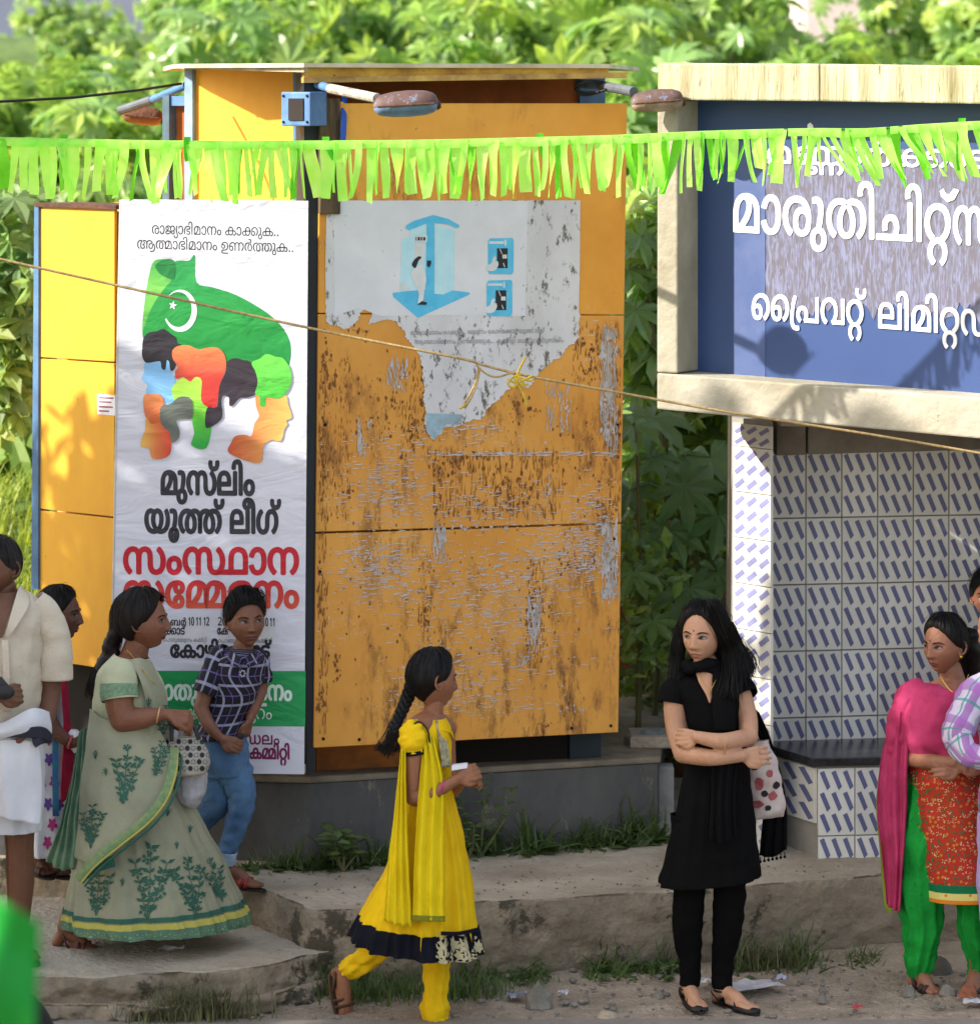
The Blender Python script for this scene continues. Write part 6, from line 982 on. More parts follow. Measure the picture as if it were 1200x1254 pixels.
# ---------------------------------------------------------------- figures: tools
def skin(name, r, g, b):
    m = mat(name, C(r, g, b), .5, C(int(r*.9), int(g*.87), int(b*.86)), 9, .5, bump=.2, bscale=70, spec=.32, c3=C(int(r*.82), int(g*.76), int(b*.74)), s3=16, t3=.62); b_ = m.node_tree.nodes['Principled BSDF']; b_.inputs['Subsurface Weight'].default_value = .12; b_.inputs['Subsurface Radius'].default_value = (.01, .004, .002); return m
def sstep(a, b, x): t = np.clip((x-a)/(b-a), 0, 1); return t*t*(3-2*t)
def head_pt(d, fat=0.0, full=True):
    """unit direction(s) -> point of the head, face towards -Y, metres, head height .224"""
    d = np.asarray(d, dtype=float); dx, dy, dz = d[..., 0], d[..., 1], d[..., 2]
    t = sstep(.15, -1.0, dz); top = sstep(.3, 1, dz)
    x = dx*.0735*(1-.40*t*t-.05*t)*(1+fat*t*.6)*(1+.03*top); z = dz*.112
    fr = dy < 0
    y = np.where(fr, dy*.092*(1-.04*t), dy*(.098*(1-.42*t)))
    y = y-.012*t*fr
    w = sstep(.12, -.35, dy)
    g = lambda cx, cz, sx, sz: np.exp(-((np.abs(x)-cx)/sx)**2-((z-cz)/sz)**2)
    if full:
        nose = np.where(z < -.036, np.exp(-((z+.036)/.008)**2), np.clip(1-(z+.036)/.052, 0, 1)**.9)
        y = y-w*nose*np.exp(-(x/(.0085+.006*nose))**2)*.021
        y = y-w*g(.0125, -.039, .007, .007)*.007
        y = y+w*g(.031, .0, .015, .010)*.008-w*g(.028, .019, .022, .006)*.003
        y = y-w*g(.0, -.0615, .021, .0042)*.0065-w*g(.0, -.0725, .017, .0048)*.0068+w*g(0, -.0668, .022, .0018)*.002+w*g(0, -.083, .016, .005)*.003
        y = y-w*g(0, -.098, .018, .011)*.007-w*g(.043, -.026, .017, .018)*.004
    return np.stack([x, y, z], axis=-1)
def dir_at(x, z):
    dz = z/.112; t = float(sstep(.15, -1.0, np.array(dz))); dx = x/(.0735*(1-.40*t*t-.05*t)); dx = max(-.97, min(.97, dx)); return (dx, -math.sqrt(max(.02, 1-dx*dx-dz*dz)) if dx*dx+dz*dz < 1 else -.14, dz)
def rotm(yaw, pitch=0, roll=0):
    r = math.radians; return Matrix.Rotation(r(yaw), 3, 'Z') @ Matrix.Rotation(r(roll), 3, 'Y') @ Matrix.Rotation(r(-pitch), 3, 'X')
M_eye = mat('eye_white', C(132, 122, 116), .35, C(132, 122, 116), 1, 0); M_iris = mat('iris', C(28, 18, 14), .25, C(28, 18, 14), 1, 0); M_hair = None
def hair_mat(name, c, c2):
    if name in MATS: return MATS[name]
    m = mat(name, c, .5, c2, 6, .5, spec=.22); N = m.node_tree.nodes; L = m.node_tree.links; tc = N.new('ShaderNodeUVMap'); tc.uv_map = 'uv'
    mp = N.new('ShaderNodeMapping'); mp.inputs['Scale'].default_value = (150, 3, 1); L.new(tc.outputs[0], mp.inputs[0]); n = N.new('ShaderNodeTexNoise'); n.inputs['Scale'].default_value = 1; n.inputs['Detail'].default_value = 4; L.new(mp.outputs[0], n.inputs[0])
    bp = N.new('ShaderNodeBump'); bp.inputs['Strength'].default_value = .8; bp.inputs['Distance'].default_value = .004; L.new(n.outputs[0], bp.inputs['Height']); L.new(bp.outputs[0], N['Principled BSDF'].inputs['Normal']); return m
M_hair = hair_mat('black_hair', C(20, 16, 16), C(10, 8, 8)); M_hairb = hair_mat('brown_black_hair', C(34, 24, 22), C(16, 12, 12)); M_hairg = hair_mat('greying_hair', C(52, 48, 46), C(18, 16, 16))
def remesh(V, F, vox=.0055, sm=5):
    me = bpy.data.meshes.new('r'); me.from_pydata([tuple(v) for v in V], [], F); o = bpy.data.objects.new('r', me); sc.collection.objects.link(o)
    a = o.modifiers.new('a', 'REMESH'); a.mode = 'VOXEL'; a.voxel_size = vox
    b = o.modifiers.new('b', 'SMOOTH'); b.iterations = sm; b.factor = .5
    dg = bpy.context.evaluated_depsgraph_get(); dg.update(); e = o.evaluated_get(dg); m2 = e.to_mesh()
    v = np.empty(len(m2.vertices)*3); m2.vertices.foreach_get('co', v); f = [tuple(p.vertices) for p in m2.polygons]
    e.to_mesh_clear(); bpy.data.objects.remove(o); bpy.data.meshes.remove(me); return v.reshape(-1, 3), f
class Fig:
    def __init__(s, label, px, py, z, name='person', Y=None):
        s.Y = Y or FP*(CZ-z)/(py-HY); s.base = P(px, py, s.Y); s.base.z = z; s.t = thing(name, label, 'person', s.base); s.mb = MB(); s.k = s.Y/FP; s.extra = []
    def p(s, px, py, dy=0): return P(px, py, s.Y+dy)
    def limb(s, pts, seg=14):
        """pts: (px, py, dy, radius): rounded chain"""
        q = [(s.p(*a[:3]) if len(a) == 4 else Vector(a[0]), a[-1]) for a in pts]
        s.chain([v for v, r in q], [r for v, r in q], seg)
    def chain(s, pts, rr, seg=12):
        if len(pts) > 2:
            c = cr([tuple(p)+(r,) for p, r in zip(pts, rr)], 5); pts = [Vector(v[:3]) for v in c]; rr = [float(v[3]) for v in c]
        s.mb.tube(pts, rr, seg); s.mb.ball(pts[0], rr[0], seg, 8); s.mb.ball(pts[-1], rr[-1], seg, 8)
    def hand(s, w, d, n, thumb=1, curl=.5, sc_=1.0, spread=.12):
        """w wrist, d direction of the fingers, n back of the hand, thumb = side (+1/-1), curl 0..1"""
        w, d, n = Vector(w), Vector(d).normalized(), Vector(n).normalized(); n = (n-d*n.dot(d)).normalized(); sd = d.cross(n)*thumb
        s.chain([w-d*.02, w+d*.02*sc_], [.021*sc_, .024*sc_])
        for i, (off_, ln) in enumerate(((.033, .072), (.0115, .08), (-.0105, .075), (-.031, .060))):
            k = w+d*.085*sc_+sd*off_*sc_-n*.002; s.chain([w+d*.02*sc_+sd*off_*.6*sc_, k], [.0125*sc_, .0115*sc_])
            a = 0; p = k; dd = (d+sd*spread*off_*12).normalized(); pts = [k]; L_ = ln*sc_
            for q, f_ in enumerate((.45, .32, .23)):
                a += curl*(1.0, 1.15, .7)[q]; v = dd*math.cos(a)-n*math.sin(a); p = p+v*L_*f_; pts.append(p)
            s.chain(pts, [.0092*sc_, .0083*sc_, .0076*sc_, .0064*sc_], 10)
        t0 = w+d*.025*sc_+sd*.018*sc_; s.chain([t0, t0+(d*.6+sd*.75-n*.15*curl).normalized()*.036*sc_, t0+(d*.85+sd*.42-n*.45*curl).normalized()*.068*sc_, t0+(d*.95+sd*.2-n*.6*curl).normalized()*.088*sc_], [.014*sc_, .0115*sc_, .010*sc_, .0075*sc_], 10)
    def head(s, px, py, dy, size, yaw, pitch=0, roll=0, fat=0, ears=True, look=0, lips=None, bindi=False, brow_y=0, sad=0):
        c = s.p(px, py, dy); Rm = rotm(yaw, pitch, roll); k = size/.224; s.hc, s.hr, s.hk, s.fat = c, Rm, k, fat
        W = lambda q: c+Rm @ (Vector(q)*k); s.W = W
        nu, nv = 72, 96; V = []; F = []
        for i in range(nu+1):
            th = math.pi*i/nu; ph = np.linspace(0, 2*math.pi, nv, endpoint=False)
            d = np.stack([np.sin(th)*np.sin(ph), -np.sin(th)*np.cos(ph), np.full(nv, np.cos(th))], -1); V += [W(q) for q in head_pt(d, fat)]
        for i in range(nu):
            for j in range(nv): F.append((i*nv+j, (i+1)*nv+j, (i+1)*nv+(j+1) % nv, i*nv+(j+1) % nv))
        s.extra.append((V, F))
        if ears:
            for e in (-1, 1):
                mb = MB()
                for j, (r1, off_) in enumerate(((1, 0),)):
                    NS = 18; ring = []
                    for a in range(NS):
                        an = 2*math.pi*a/NS; rr = (.030 if math.sin(an) > 0 else .026)*(1-.12*math.cos(an)); ring.append((.018*math.cos(an)+.012, rr*math.sin(an)-.008))
                    mb.tube([W((e*(.0715+.010*(q[0]+.006)/.03), q[0], q[1])) for q in ring]+[W((e*(.0715+.010*(ring[0][0]+.006)/.03), ring[0][0], ring[0][1]))], .0045*k, 6)
                    mb.ball(W((e*.071, .010, -.010)), (.008*k, .014*k, .022*k), 10, 8, Rm)
                    mb.ball(W((e*.0725, .002, -.034)), (.0045*k, .008*k, .009*k), 8, 6, Rm)
                s.extra.append((mb.V, mb.F))
        def surf(x, z, o=.0012): q = head_pt(dir_at(x, z), fat); return W((q[0], q[1]-o, q[2]))
        s.surf = surf
        def patch(name, pts, m, o):
            cx = sum(p[0] for p in pts)/len(pts); cz = sum(p[1] for p in pts)/len(pts); V = [surf(cx, cz, o)]; n = len(pts)
            for f_ in (.5, 1): V += [surf(cx+(x-cx)*f_, cz+(z-cz)*f_, o) for x, z in pts]
            F = [(0, 1+i, 1+(i+1) % n) for i in range(n)]+[(1+i, 1+n+i, 1+n+(i+1) % n, 1+(i+1) % n) for i in range(n)]; return mesh(name, V, F, m, s.t, True)
        al = [(-.0148, -.001), (-.009, .0042), (-.002, .0062), (.005, .0056), (.0125, .0018), (.0145, -.0004), (.009, -.0034), (.001, -.0047), (-.007, -.0042)]
        for e in (-1, 1):
            pts = [(e*(.031+x), z-.001) for x, z in al]; ey = patch('eye', pts, M_eye, .0016)
            ic = e*.031+look*.0055; ir = [(ic+.0068*math.cos(a), .0004+.0056*math.sin(a)) for a in np.linspace(0, 2*math.pi, 12, endpoint=False)]
            V = [surf(ic, .0008, .0024)]+[surf(x, z, .0024) for x, z in ir]; mesh('iris', V, [(0, 1+i, 1+(i+1) % 12) for i in range(12)], M_iris, ey)
            lid = [(-.0155, -.0015), (-.009, .0045), (-.002, .0068), (.005, .0062), (.0125, .0024), (.0165, .0002)]; mb = MB(); mb.tube([surf(e*(.031+x), z-.001, .0018) for x, z in lid], [.0009*k, .0013*k, .0015*k, .0015*k, .0013*k, .0006*k], 6); mb.build('eyelid', M_iris, s.t, True)
            mb = MB(); mb.tube([surf(e*(.031+x), z-.001, .001) for x, z in [(-.014, -.002), (-.006, -.0052), (.002, -.0056), (.010, -.004), (.0148, -.001)]], .0006*k, 5); mb.build('eyelid', M_iris, s.t, True)
            br = [(-.017, .0145-sad*.0), (-.008, .0195), (.004, .0215), (.014, .019), (.021, .0135)]; mb = MB(); mb.tube([surf(e*(.031+x), z+brow_y+sad*.003*(-x/.02), .0012) for x, z in br], [.0020*k, .0030*k, .0028*k, .0020*k, .0008*k], 6); mb.build('eyebrow', M_hair, s.t, True)
        up = [(-.023, -.0668), (-.012, -.0612), (-.004, -.0585), (0, -.0596), (.004, -.0585), (.012, -.0612), (.023, -.0668), (.010, -.0668), (-.010, -.0668)]
        lo = [(-.022, -.0672), (-.010, -.0670), (.010, -.0670), (.022, -.0672), (.013, -.0752), (.004, -.0778), (-.004, -.0778), (-.013, -.0752)]
        lm = lips or mat('brown_lips', C(112, 62, 56), .45); patch('lip', up, lm, .0010); patch('lip', lo, lm, .0012)
        mb = MB(); mb.tube([surf(x, -.0669-abs(x)*.03, .0014) for x in (-.023, -.01, 0, .01, .023)], .0007*k, 5); mb.build('mouth_line', mat('mouth_shadow', C(60, 30, 28), .6), s.t)
        for e in (-1, 1):
            mb = MB(); mb.ball(surf(e*.0065, -.0445, -.0012), (.0034*k, .0026*k, .0020*k), 8, 5, Rm); mb.build('nostril', mat('mouth_shadow', C(60, 30, 28)), s.t)
        if bindi:
            mb = MB(); mb.ball(surf(0, .026, .0008), (.0032*k, .0012*k, .0032*k), 10, 6, Rm); mb.build('bindi', mat('bindi_red', C(70, 10, 16), .5), s.t)
    def haircap(s, m, line=None, th=.012, nphi=128, nk=30, seed=0, part=False, puff=None, lift=None):
        line = line or [(0, .66), (.5, .60), (.85, .36), (1.15, .06), (1.4, -.02), (1.62, -.08), (1.9, -.42), (2.4, -.62), (math.pi, -.68)]
        V = []; F = []; uv = []; c_ = np.array([0, 0, 0])
        for j in range(nphi+1):
            a = 2*math.pi*j/nphi; aa = abs(a if a <= math.pi else 2*math.pi-a); zt_ = float(np.interp(aa, [l[0] for l in line], [l[1] for l in line])); te = math.acos(max(-1, min(1, zt_)))
            for k in range(nk+1):
                f_ = k/nk; t = te*f_; d = np.array([math.sin(t)*math.sin(a), -math.sin(t)*math.cos(a), math.cos(t)]); q = head_pt(d, s.fat, False)
                n = d.copy(); h = th*(1-f_**7)*(1+.35*noise.noise(Vector((a*9+seed, f_*1.5, seed)))+.18*noise.noise(Vector((a*30, f_*3, seed))))+.0015
                if puff: h += puff(a if a <= math.pi else a-2*math.pi, f_, d)
                if part and d[1] < .35: h -= .005*math.exp(-(q[0]/.004)**2)
                V.append(s.W(q+n*h)); uv.append((j/nphi, f_))
        for j in range(nphi):
            for k in range(nk): a = j*(nk+1)+k; F.append((a, a+1, a+nk+2, a+nk+1))
        o = mesh('hair', V, F, m, s.t, True, uv=uv); rr = random.Random(seed+90); mb = MB(); st_ = []
        for _ in range(300):
            j = rr.randrange(nphi); k0 = rr.randint(2, nk//2); k1 = rr.randint(k0+5, nk); up = rr.uniform(.0006, .0035)+(rr.random() < .1)*rr.uniform(.002, .010); dj = rr.uniform(-3, 3); pts = []
            for q in range(6):
                f_ = q/5; kk = int(k0+(k1-k0)*f_); v = Vector(V[int(j+dj*f_) % nphi*(nk+1)+kk]); pts.append(v+(v-s.hc).normalized()*up*(.4+f_))
            mb.tube(pts, [.0007]*5+[.0002], 3, False)
        stuff(mb.build('hair_strand', m, s.t)); return o
    def strands(s, paths, n, spread, m, r=.0011, seed=0, name='hair_strand'):
        """n thin wisps following one of the given paths (world points)"""
        rr = random.Random(seed); mb = MB()
        for i in range(n):
            pth = rr.choice(paths); o = Vector((rr.gauss(0, 1), rr.gauss(0, 1), rr.gauss(0, 1)))*spread; o2 = Vector((rr.gauss(0, 1), rr.gauss(0, 1), rr.gauss(0, .6)))*spread*1.6
            q = [Vector(p)+o*(1-k/(len(pth)-1))+o2*(k/(len(pth)-1))+Vector((math.sin(k*1.9+i), math.cos(k*2.3+i), 0))*spread*.3 for k, p in enumerate(pth)]
            q = [Vector(v) for v in cr([tuple(v) for v in q], 4)]; mb.tube(q, [r]*(len(q)-1)+[r*.3], 4, False)
        return stuff(mesh(name, mb.V, mb.F, m, s.t, True))
    def body(s, m, vox=.0045, sm=3):
        V, F = remesh(s.mb.V, s.mb.F, vox, sm); V = [tuple(v) for v in V]
        for v, f in s.extra: n = len(V); V += [tuple(a) for a in v]; F += [tuple(i+n for i in q) for q in f]
        return mesh('body', V, F, m, s.t, True)
    def loft(s, name, rings, m, rows=60, cols=96, folds=(), wr=.003, thick=0, sup=2.0, th0=0, th1=2*math.pi, seed=0, wfreq=7, cap=False, fn=None):
        """rings: (xl, yl, xr, yr, dy centre, depth radius): cloth hung through these outlines"""
        Rg = cr(rings, max(2, int(rows/(len(rings)-1)))); nr = len(Rg); closed = abs(th1-th0-2*math.pi) < 1e-6; nc = cols if closed else cols+1
        V = np.zeros((nr, nc, 3)); uv = []; ln = 0
        for j, (xl, yl, xr, yr, dc, ry) in enumerate(Rg):
            t = j/(nr-1); cx = (xl+xr)/2; cy = (yl+yr)/2; rx = (xr-xl)/2
            if j: ln += abs(cy-(Rg[j-1][1]+Rg[j-1][3])/2)*s.k
            for i in range(nc):
                a = th0+(th1-th0)*i/cols; ca, sa = math.cos(a), math.sin(a); ex = 2/sup; X = math.copysign(abs(ca)**ex, ca); Yv = math.copysign(abs(sa)**ex, sa)
                g_ = 1
                for (n_, a0, a1, ph) in folds: q_ = math.sin(n_*a+ph+1.4*math.sin(t*2.2+ph)+.7*math.sin(2*a+ph)); g_ += (a0+(a1-a0)*t)*(1.3*(1-abs(q_)**.7*2)*.5+.5*q_)
                p = s.p(cx+rx*X*g_, cy+(yr-yl)/2*X, dc)+Vector((0, ry*Yv*g_, 0))
                w_ = wr*(noise.noise(Vector((X*rx*s.k*wfreq+seed, Yv*ry*wfreq, ln*wfreq*1.3)))+.5*noise.noise(Vector((X*rx*s.k*wfreq*2.3, Yv*ry*wfreq*2, ln*wfreq*3+seed))))
                p = p+Vector((ca, sa, 0))*w_
                if fn: p = fn(p, a, t)
                V[j, i] = p; uv.append((i/cols*2*math.pi*max(rx*s.k, .05), ln))
        F = []
        for j in range(nr-1):
            for i in range(nc if closed else nc-1): i2 = (i+1) % nc; F.append((j*nc+i, (j+1)*nc+i, (j+1)*nc+i2, j*nc+i2))
        if cap: F += [tuple(range(nc))[::-1], tuple(range((nr-1)*nc, nr*nc))]
        o = mesh(name, V.reshape(-1, 3), F, m, s.t, True, uv=uv)
        if thick: md = o.modifiers.new('thickness', 'SOLIDIFY'); md.thickness = thick; md.offset = -1
        s.grid = (V, closed); return o
    def sleeve(s, name, pts, m, wr=.004, seg=28, n=7, thick=.002, seed=0, flat=1.0, fq=16, ends=False, pleat=None):
        """pts: (px, py, dy, radius)"""
        c = cr([tuple(s.p(*a[:3]))+(a[3],) for a in pts], n); mb = MB(); mb.tube([Vector(v[:3]) for v in c], [float(v[3]) for v in c], seg, ends, flat)
        V = [Vector(v) for v in mb.V]; nr = len(c); uv = []
        for j in range(nr):
            cc = Vector(c[j][:3])
            for i in range(seg):
                k = j*seg+i; d = (V[k]-cc).normalized(); q = V[k]; V[k] = q+d*((pleat[1]*(1-2*abs(math.sin(pleat[0]*i/seg*math.pi+.6*math.sin(j*.25+seed)))**.7)) if pleat else 0)+d*wr*(noise.noise(Vector((q.x*fq+seed, q.y*fq, q.z*fq*1.5)))*1.4+.5*noise.noise(Vector((q.x*fq*2.2, q.y*fq*2, q.z*fq*3+seed)))); uv.append((i/seg*6.28*float(c[j][3]), j/nr*(Vector(c[0][:3])-Vector(c[-1][:3])).length))
        o = mesh(name, V, mb.F, m, s.t, True, uv=uv)
        if thick: md = o.modifiers.new('thickness', 'SOLIDIFY'); md.thickness = thick; md.offset = -1
        return o
    def drape(s, name, rows, m, nu=28, nv=10, wr=.004, thick=.0025, seed=0, wf=9, plait=None):
        """rows: each a list of (px, py, dy) across the cloth; the sheet runs through them"""
        A = [cr([tuple(s.p(*q)) for q in r], max(1, int(nu/(len(r)-1)))) for r in rows]; A = np.array(A); B_ = np.array([cr(A[:, i], nv) for i in range(A.shape[1])]); nC, nR = B_.shape[:2]
        V = []; uv = []
        for i in range(nC):
            for j in range(nR):
                q = B_[i, j]; w_ = wr*(noise.noise(Vector((q[0]*wf+seed, q[1]*wf, q[2]*wf*.8)))*1.3+.6*noise.noise(Vector((q[0]*wf*2.6, q[2]*wf*1.6, seed))))
                if plait: w_ += plait[1]*math.sin(plait[0]*2*math.pi*i/(nC-1)+seed)
                V.append((q[0]+w_*.3, q[1]+w_, q[2])); uv.append((i/(nC-1)*np.linalg.norm(B_[0, 0]-B_[-1, 0]), j/(nR-1)*np.linalg.norm(B_[0, 0]-B_[0, -1])))
        F = [(i*nR+j, i*nR+j+1, (i+1)*nR+j+1, (i+1)*nR+j) for i in range(nC-1) for j in range(nR-1)]
        o = mesh(name, V, F, m, s.t, True, uv=uv); s.grid = (np.array(V).reshape(nC, nR, 3).transpose(1, 0, 2), False)
        if thick: md = o.modifiers.new('thickness', 'SOLIDIFY'); md.thickness = thick; md.offset = 0
        return o
    def decal(s, grid, polys, m, name, parent, off=.0022, flip=1):
        """small flat prints: polygons in (column, row) grid coordinates, laid on the cloth"""
        Gd_, closed = grid; nr, nc = Gd_.shape[:2]; V = []; F = []
        def at(u, v):
            v = max(0, min(nr-1.001, v)); j = int(v); fv = v-j
            if closed: i = int(math.floor(u)) % nc; i2 = (i+1) % nc; fu = u-math.floor(u)
            else: u = max(0, min(nc-1.001, u)); i = int(u); i2 = i+1; fu = u-i
            a, b, c, d = Gd_[j, i], Gd_[j, i2], Gd_[j+1, i], Gd_[j+1, i2]; p = a*(1-fu)*(1-fv)+b*fu*(1-fv)+c*(1-fu)*fv+d*fu*fv
            n = np.cross(c-a, b-a); l = np.linalg.norm(n); n = n/l if l > 1e-9 else np.array((0, -1, 0))
            ref = (p-Gd_[j].mean(axis=0)) if closed else np.array((0, -1, 0)); n = n if n.dot(ref) > 0 else -n
            return p+n*off
        for q in polys:
            if not closed and len(q) and min(u for u, v in q) <= .05: continue
            F.append(tuple(range(len(V), len(V)+len(q)))); V += [tuple(at(u, v)) for u, v in q]
        o = mesh(name, V, F, m, parent); return stuff(o) if not name.startswith('hem') else o
    def px2grid(s, grid):
        """map from photo pixels to grid coordinates on the side that faces the camera"""
        Gd_, closed = grid; nr, nc = Gd_.shape[:2]; X = 600+Gd_[..., 0]/Gd_[..., 1]*FP; Yp = HY-(Gd_[..., 2]-CZ)/Gd_[..., 1]*FP
        def f(x, y):
            D = (X-x)**2+(Yp-y)**2+(Gd_[..., 1]-Gd_[..., 1].min())*400; j, i = np.unravel_index(np.argmin(D), D.shape)
            su = 1 if (closed or i+1 < nc) else -1; sv = 1 if j+1 < nr else -1; i2 = (i+su) % nc; j2 = j+sv
            a, b, c, d = X[j, i2]-X[j, i], X[j2, i]-X[j, i], Yp[j, i2]-Yp[j, i], Yp[j2, i]-Yp[j, i]; q = a*d-b*c
            if abs(q) < 1e-3: return i, j
            ex, ey = x-X[j, i], y-Yp[j, i]; u, v = (d*ex-b*ey)/q, (a*ey-c*ex)/q
            return i+su*max(-1.2, min(1.2, u)), j+sv*max(-1.2, min(1.2, v))
        return f
def hem_strip(f, v0, v1, name, m, o, n=3):
    """a woven stripe following the cloth between two rows counted from the hem"""
    nr, nc = f.grid[0].shape[:2]; q = []
    for i in range(nc):
        for k in range(n): a = nr-v0+(v0-v1)*k/n; b = nr-v0+(v0-v1)*(k+1)/n; q.append([(i, a), (i+1, a), (i+1, b), (i, b)])
    return f.decal(f.grid, q, m, name, f.t, o)
def plaid(name, base, lines, rough=.85, c2=None):
    """woven check from UV metres; lines: (axis, period, phase, width, colour)"""
    m = mat(name, base, rough, c2, 14, .4, bump=.15, bscale=60); N = m.node_tree.nodes; L = m.node_tree.links; b = N['Principled BSDF']; col = b.inputs['Base Color'].links[0].from_socket
    u = N.new('ShaderNodeUVMap'); u.uv_map = 'uv'; sp = N.new('ShaderNodeSeparateXYZ'); L.new(u.outputs[0], sp.inputs[0])
    for ax, per, ph, wd, c in lines:
        a = N.new('ShaderNodeMath'); a.operation = 'MULTIPLY_ADD'; a.inputs[1].default_value = 1/per; a.inputs[2].default_value = ph; L.new(sp.outputs[ax], a.inputs[0])
        f = N.new('ShaderNodeMath'); f.operation = 'FRACT'; L.new(a.outputs[0], f.inputs[0]); g = N.new('ShaderNodeMath'); g.operation = 'LESS_THAN'; g.inputs[1].default_value = wd/per; L.new(f.outputs[0], g.inputs[0])
        h = N.new('ShaderNodeMath'); h.operation = 'MULTIPLY'; h.inputs[1].default_value = .75; L.new(g.outputs[0], h.inputs[0])
        x = N.new('ShaderNodeMix'); x.data_type = 'RGBA'; x.inputs['B'].default_value = c; L.new(h.outputs[0], x.inputs['Factor']); L.new(col, x.inputs['A']); col = x.outputs['Result']
    L.new(col, b.inputs['Base Color']); return m
def cloth(name, c, c2=None, sc_=5, rough=.85, **k): return mat(name, c, rough, c2 or tuple(v*.82 for v in c[:3])+(1,), sc_, .5, bump=k.pop('bump', .12), bscale=k.pop('bscale', 70), crease=k.pop('crease', .45), spec=k.pop('spec', .15), **k)
M_sole = mat('sandal_sole', C(40, 32, 28), .7); M_strap = mat('sandal_strap', C(58, 40, 32), .6)
def foot(s, ax, ay, ady, tx, ty, tdy, skinr=.03, sole=M_sole, strap=M_strap, h=.0, shoe=None, vert=False):
    """ankle and toe positions in photo pixels; adds the foot to the body and a sandal under it"""
    a = s.p(ax, ay, ady); t = s.p(tx, ty, tdy); d = (t-a); dh = Vector((d.x, d.y, d.z*0)).normalized(); sd = Vector((dh.y, -dh.x, 0))
    heel = a-dh*.035+Vector((0, 0, -(a.z-t.z)*.75)); up = Vector((0, 0, 1))
    if vert: heel = a-dh*.036-Vector((0, 0, .012)); up = (dh+Vector((0, 0, .25))).normalized()
    ball = heel.lerp(t, .72)
    s.chain([a, a.lerp(ball, .55)+Vector((0, 0, .006)), ball+Vector((0, 0, .004)), t-dh*.018], [skinr, .028, .019, .013]); s.chain([a, heel], [skinr*.95, .022])
    for q in (-1, 1): s.chain([heel.lerp(ball, .5)+sd*.01*q, ball+sd*.019*q, t-dh*(.020 if q > 0 else .032)+sd*.020*q], [.016, .015, .010])
    for q in (-.026, -.013, .0, .013, .026): s.chain([ball+sd*q, t-dh*(.006+abs(q+.012)*.5)+sd*q*.95], [.010, .0085], 8)
    mb = MB(); n = 26; o = heel-Vector((0, 0, .018)); L_ = (t-heel).length+.035; ax_ = (t-heel).normalized(); loop = []
    for i in range(n):
        an = 2*math.pi*i/n; k = (1-math.cos(an))/2; w_ = .030+.012*k; loop.append(heel-dh*.02+ax_*L_*k*1.0+sd*w_*math.sin(an)-up*(.024 if not vert else .018))
    mb.hexa(loop, [v+up*.010 for v in loop]); o_ = mb.build('sandal_sole' if not shoe else 'shoe_sole', sole, s.t); bevel(o_, .003)
    if shoe:
        mb = MB(); c = [heel-dh*.012+Vector((0, 0, -.004)), heel.lerp(t, .3), heel.lerp(t, .62)+Vector((0, 0, -.004)), t+dh*.004+Vector((0, 0, -.008))]
        V = []; F = []; ns = 14
        for i in range(ns+1):
            k = i/ns; cc = heel-dh*.02+ax_*L_*k*.99; w_ = (.031+.012*math.sin(k*2.2))*math.sqrt(max(.03, 1-(2*k-1)**6)); hh = .030*(1-k*.45) if (k < .22 or k > .62) else .018
            hh = float(np.interp(k, [0, .12, .25, .6, .72, .9, 1], [.040, .040, .018, .016, .030, .024, .012]))
            for j in range(9):
                an = math.pi*j/8; closed_ = k > .62; x = math.cos(an)*w_; z = math.sin(an)*hh if closed_ else (hh*min(1, abs(math.cos(an))*1.0+.0) if 0 else math.sin(an)*hh*.0+hh*abs(math.cos(an)))
                V.append(cc+sd*x+up*(z-.016))
        for i in range(ns):
            for j in range(8): F.append((i*9+j, i*9+j+1, (i+1)*9+j+1, (i+1)*9+j))
        sh = mesh('shoe', V, F, shoe, s.t, True); md = sh.modifiers.new('thickness', 'SOLIDIFY'); md.thickness = .003; md.offset = 1
        for (k0, k1, q0, q1) in ((.28, .62, -1, 1), (.28, .62, 1, -1)):
            mb = MB(); A_ = heel-dh*.02+ax_*L_*k0; B_ = heel-dh*.02+ax_*L_*k1; mb.tube([A_+sd*.034*q0+up*.006, A_.lerp(B_, .5)+up*(.036), B_+sd*.036*q1-up*.004], .0045, 6); mb.build('strap', strap, s.t, True)
        mb = MB(); mb.tube([a+sd*.034*math.cos(q)+dh*.034*math.sin(q)+up*.0 for q in np.linspace(0, 6.28, 14)], .004, 6); mb.build('strap', strap, s.t, True)
    else:
        for k in (.55, .68):
            mb = MB(); A_ = heel.lerp(t, k); mb.tube([A_+sd*.042-up*.012, A_+sd*.034+up*.012, A_+up*(.030-.012*k), A_-sd*.034+up*.012, A_-sd*.042-up*.012], .0055, 8, flat=2.0); mb.build('strap', strap, s.t, True)
        mb = MB(); A_ = heel; mb.tube([A_.lerp(t, .35)+sd*.036-up*.008, a+sd*.030-dh*.0+up*-.01, a-dh*.034-up*.012, a-sd*.030+up*-.01, A_.lerp(t, .35)-sd*.036-up*.008], .0045, 8, flat=1.6); mb.build('strap', strap, s.t, True)
Fig.foot = foot
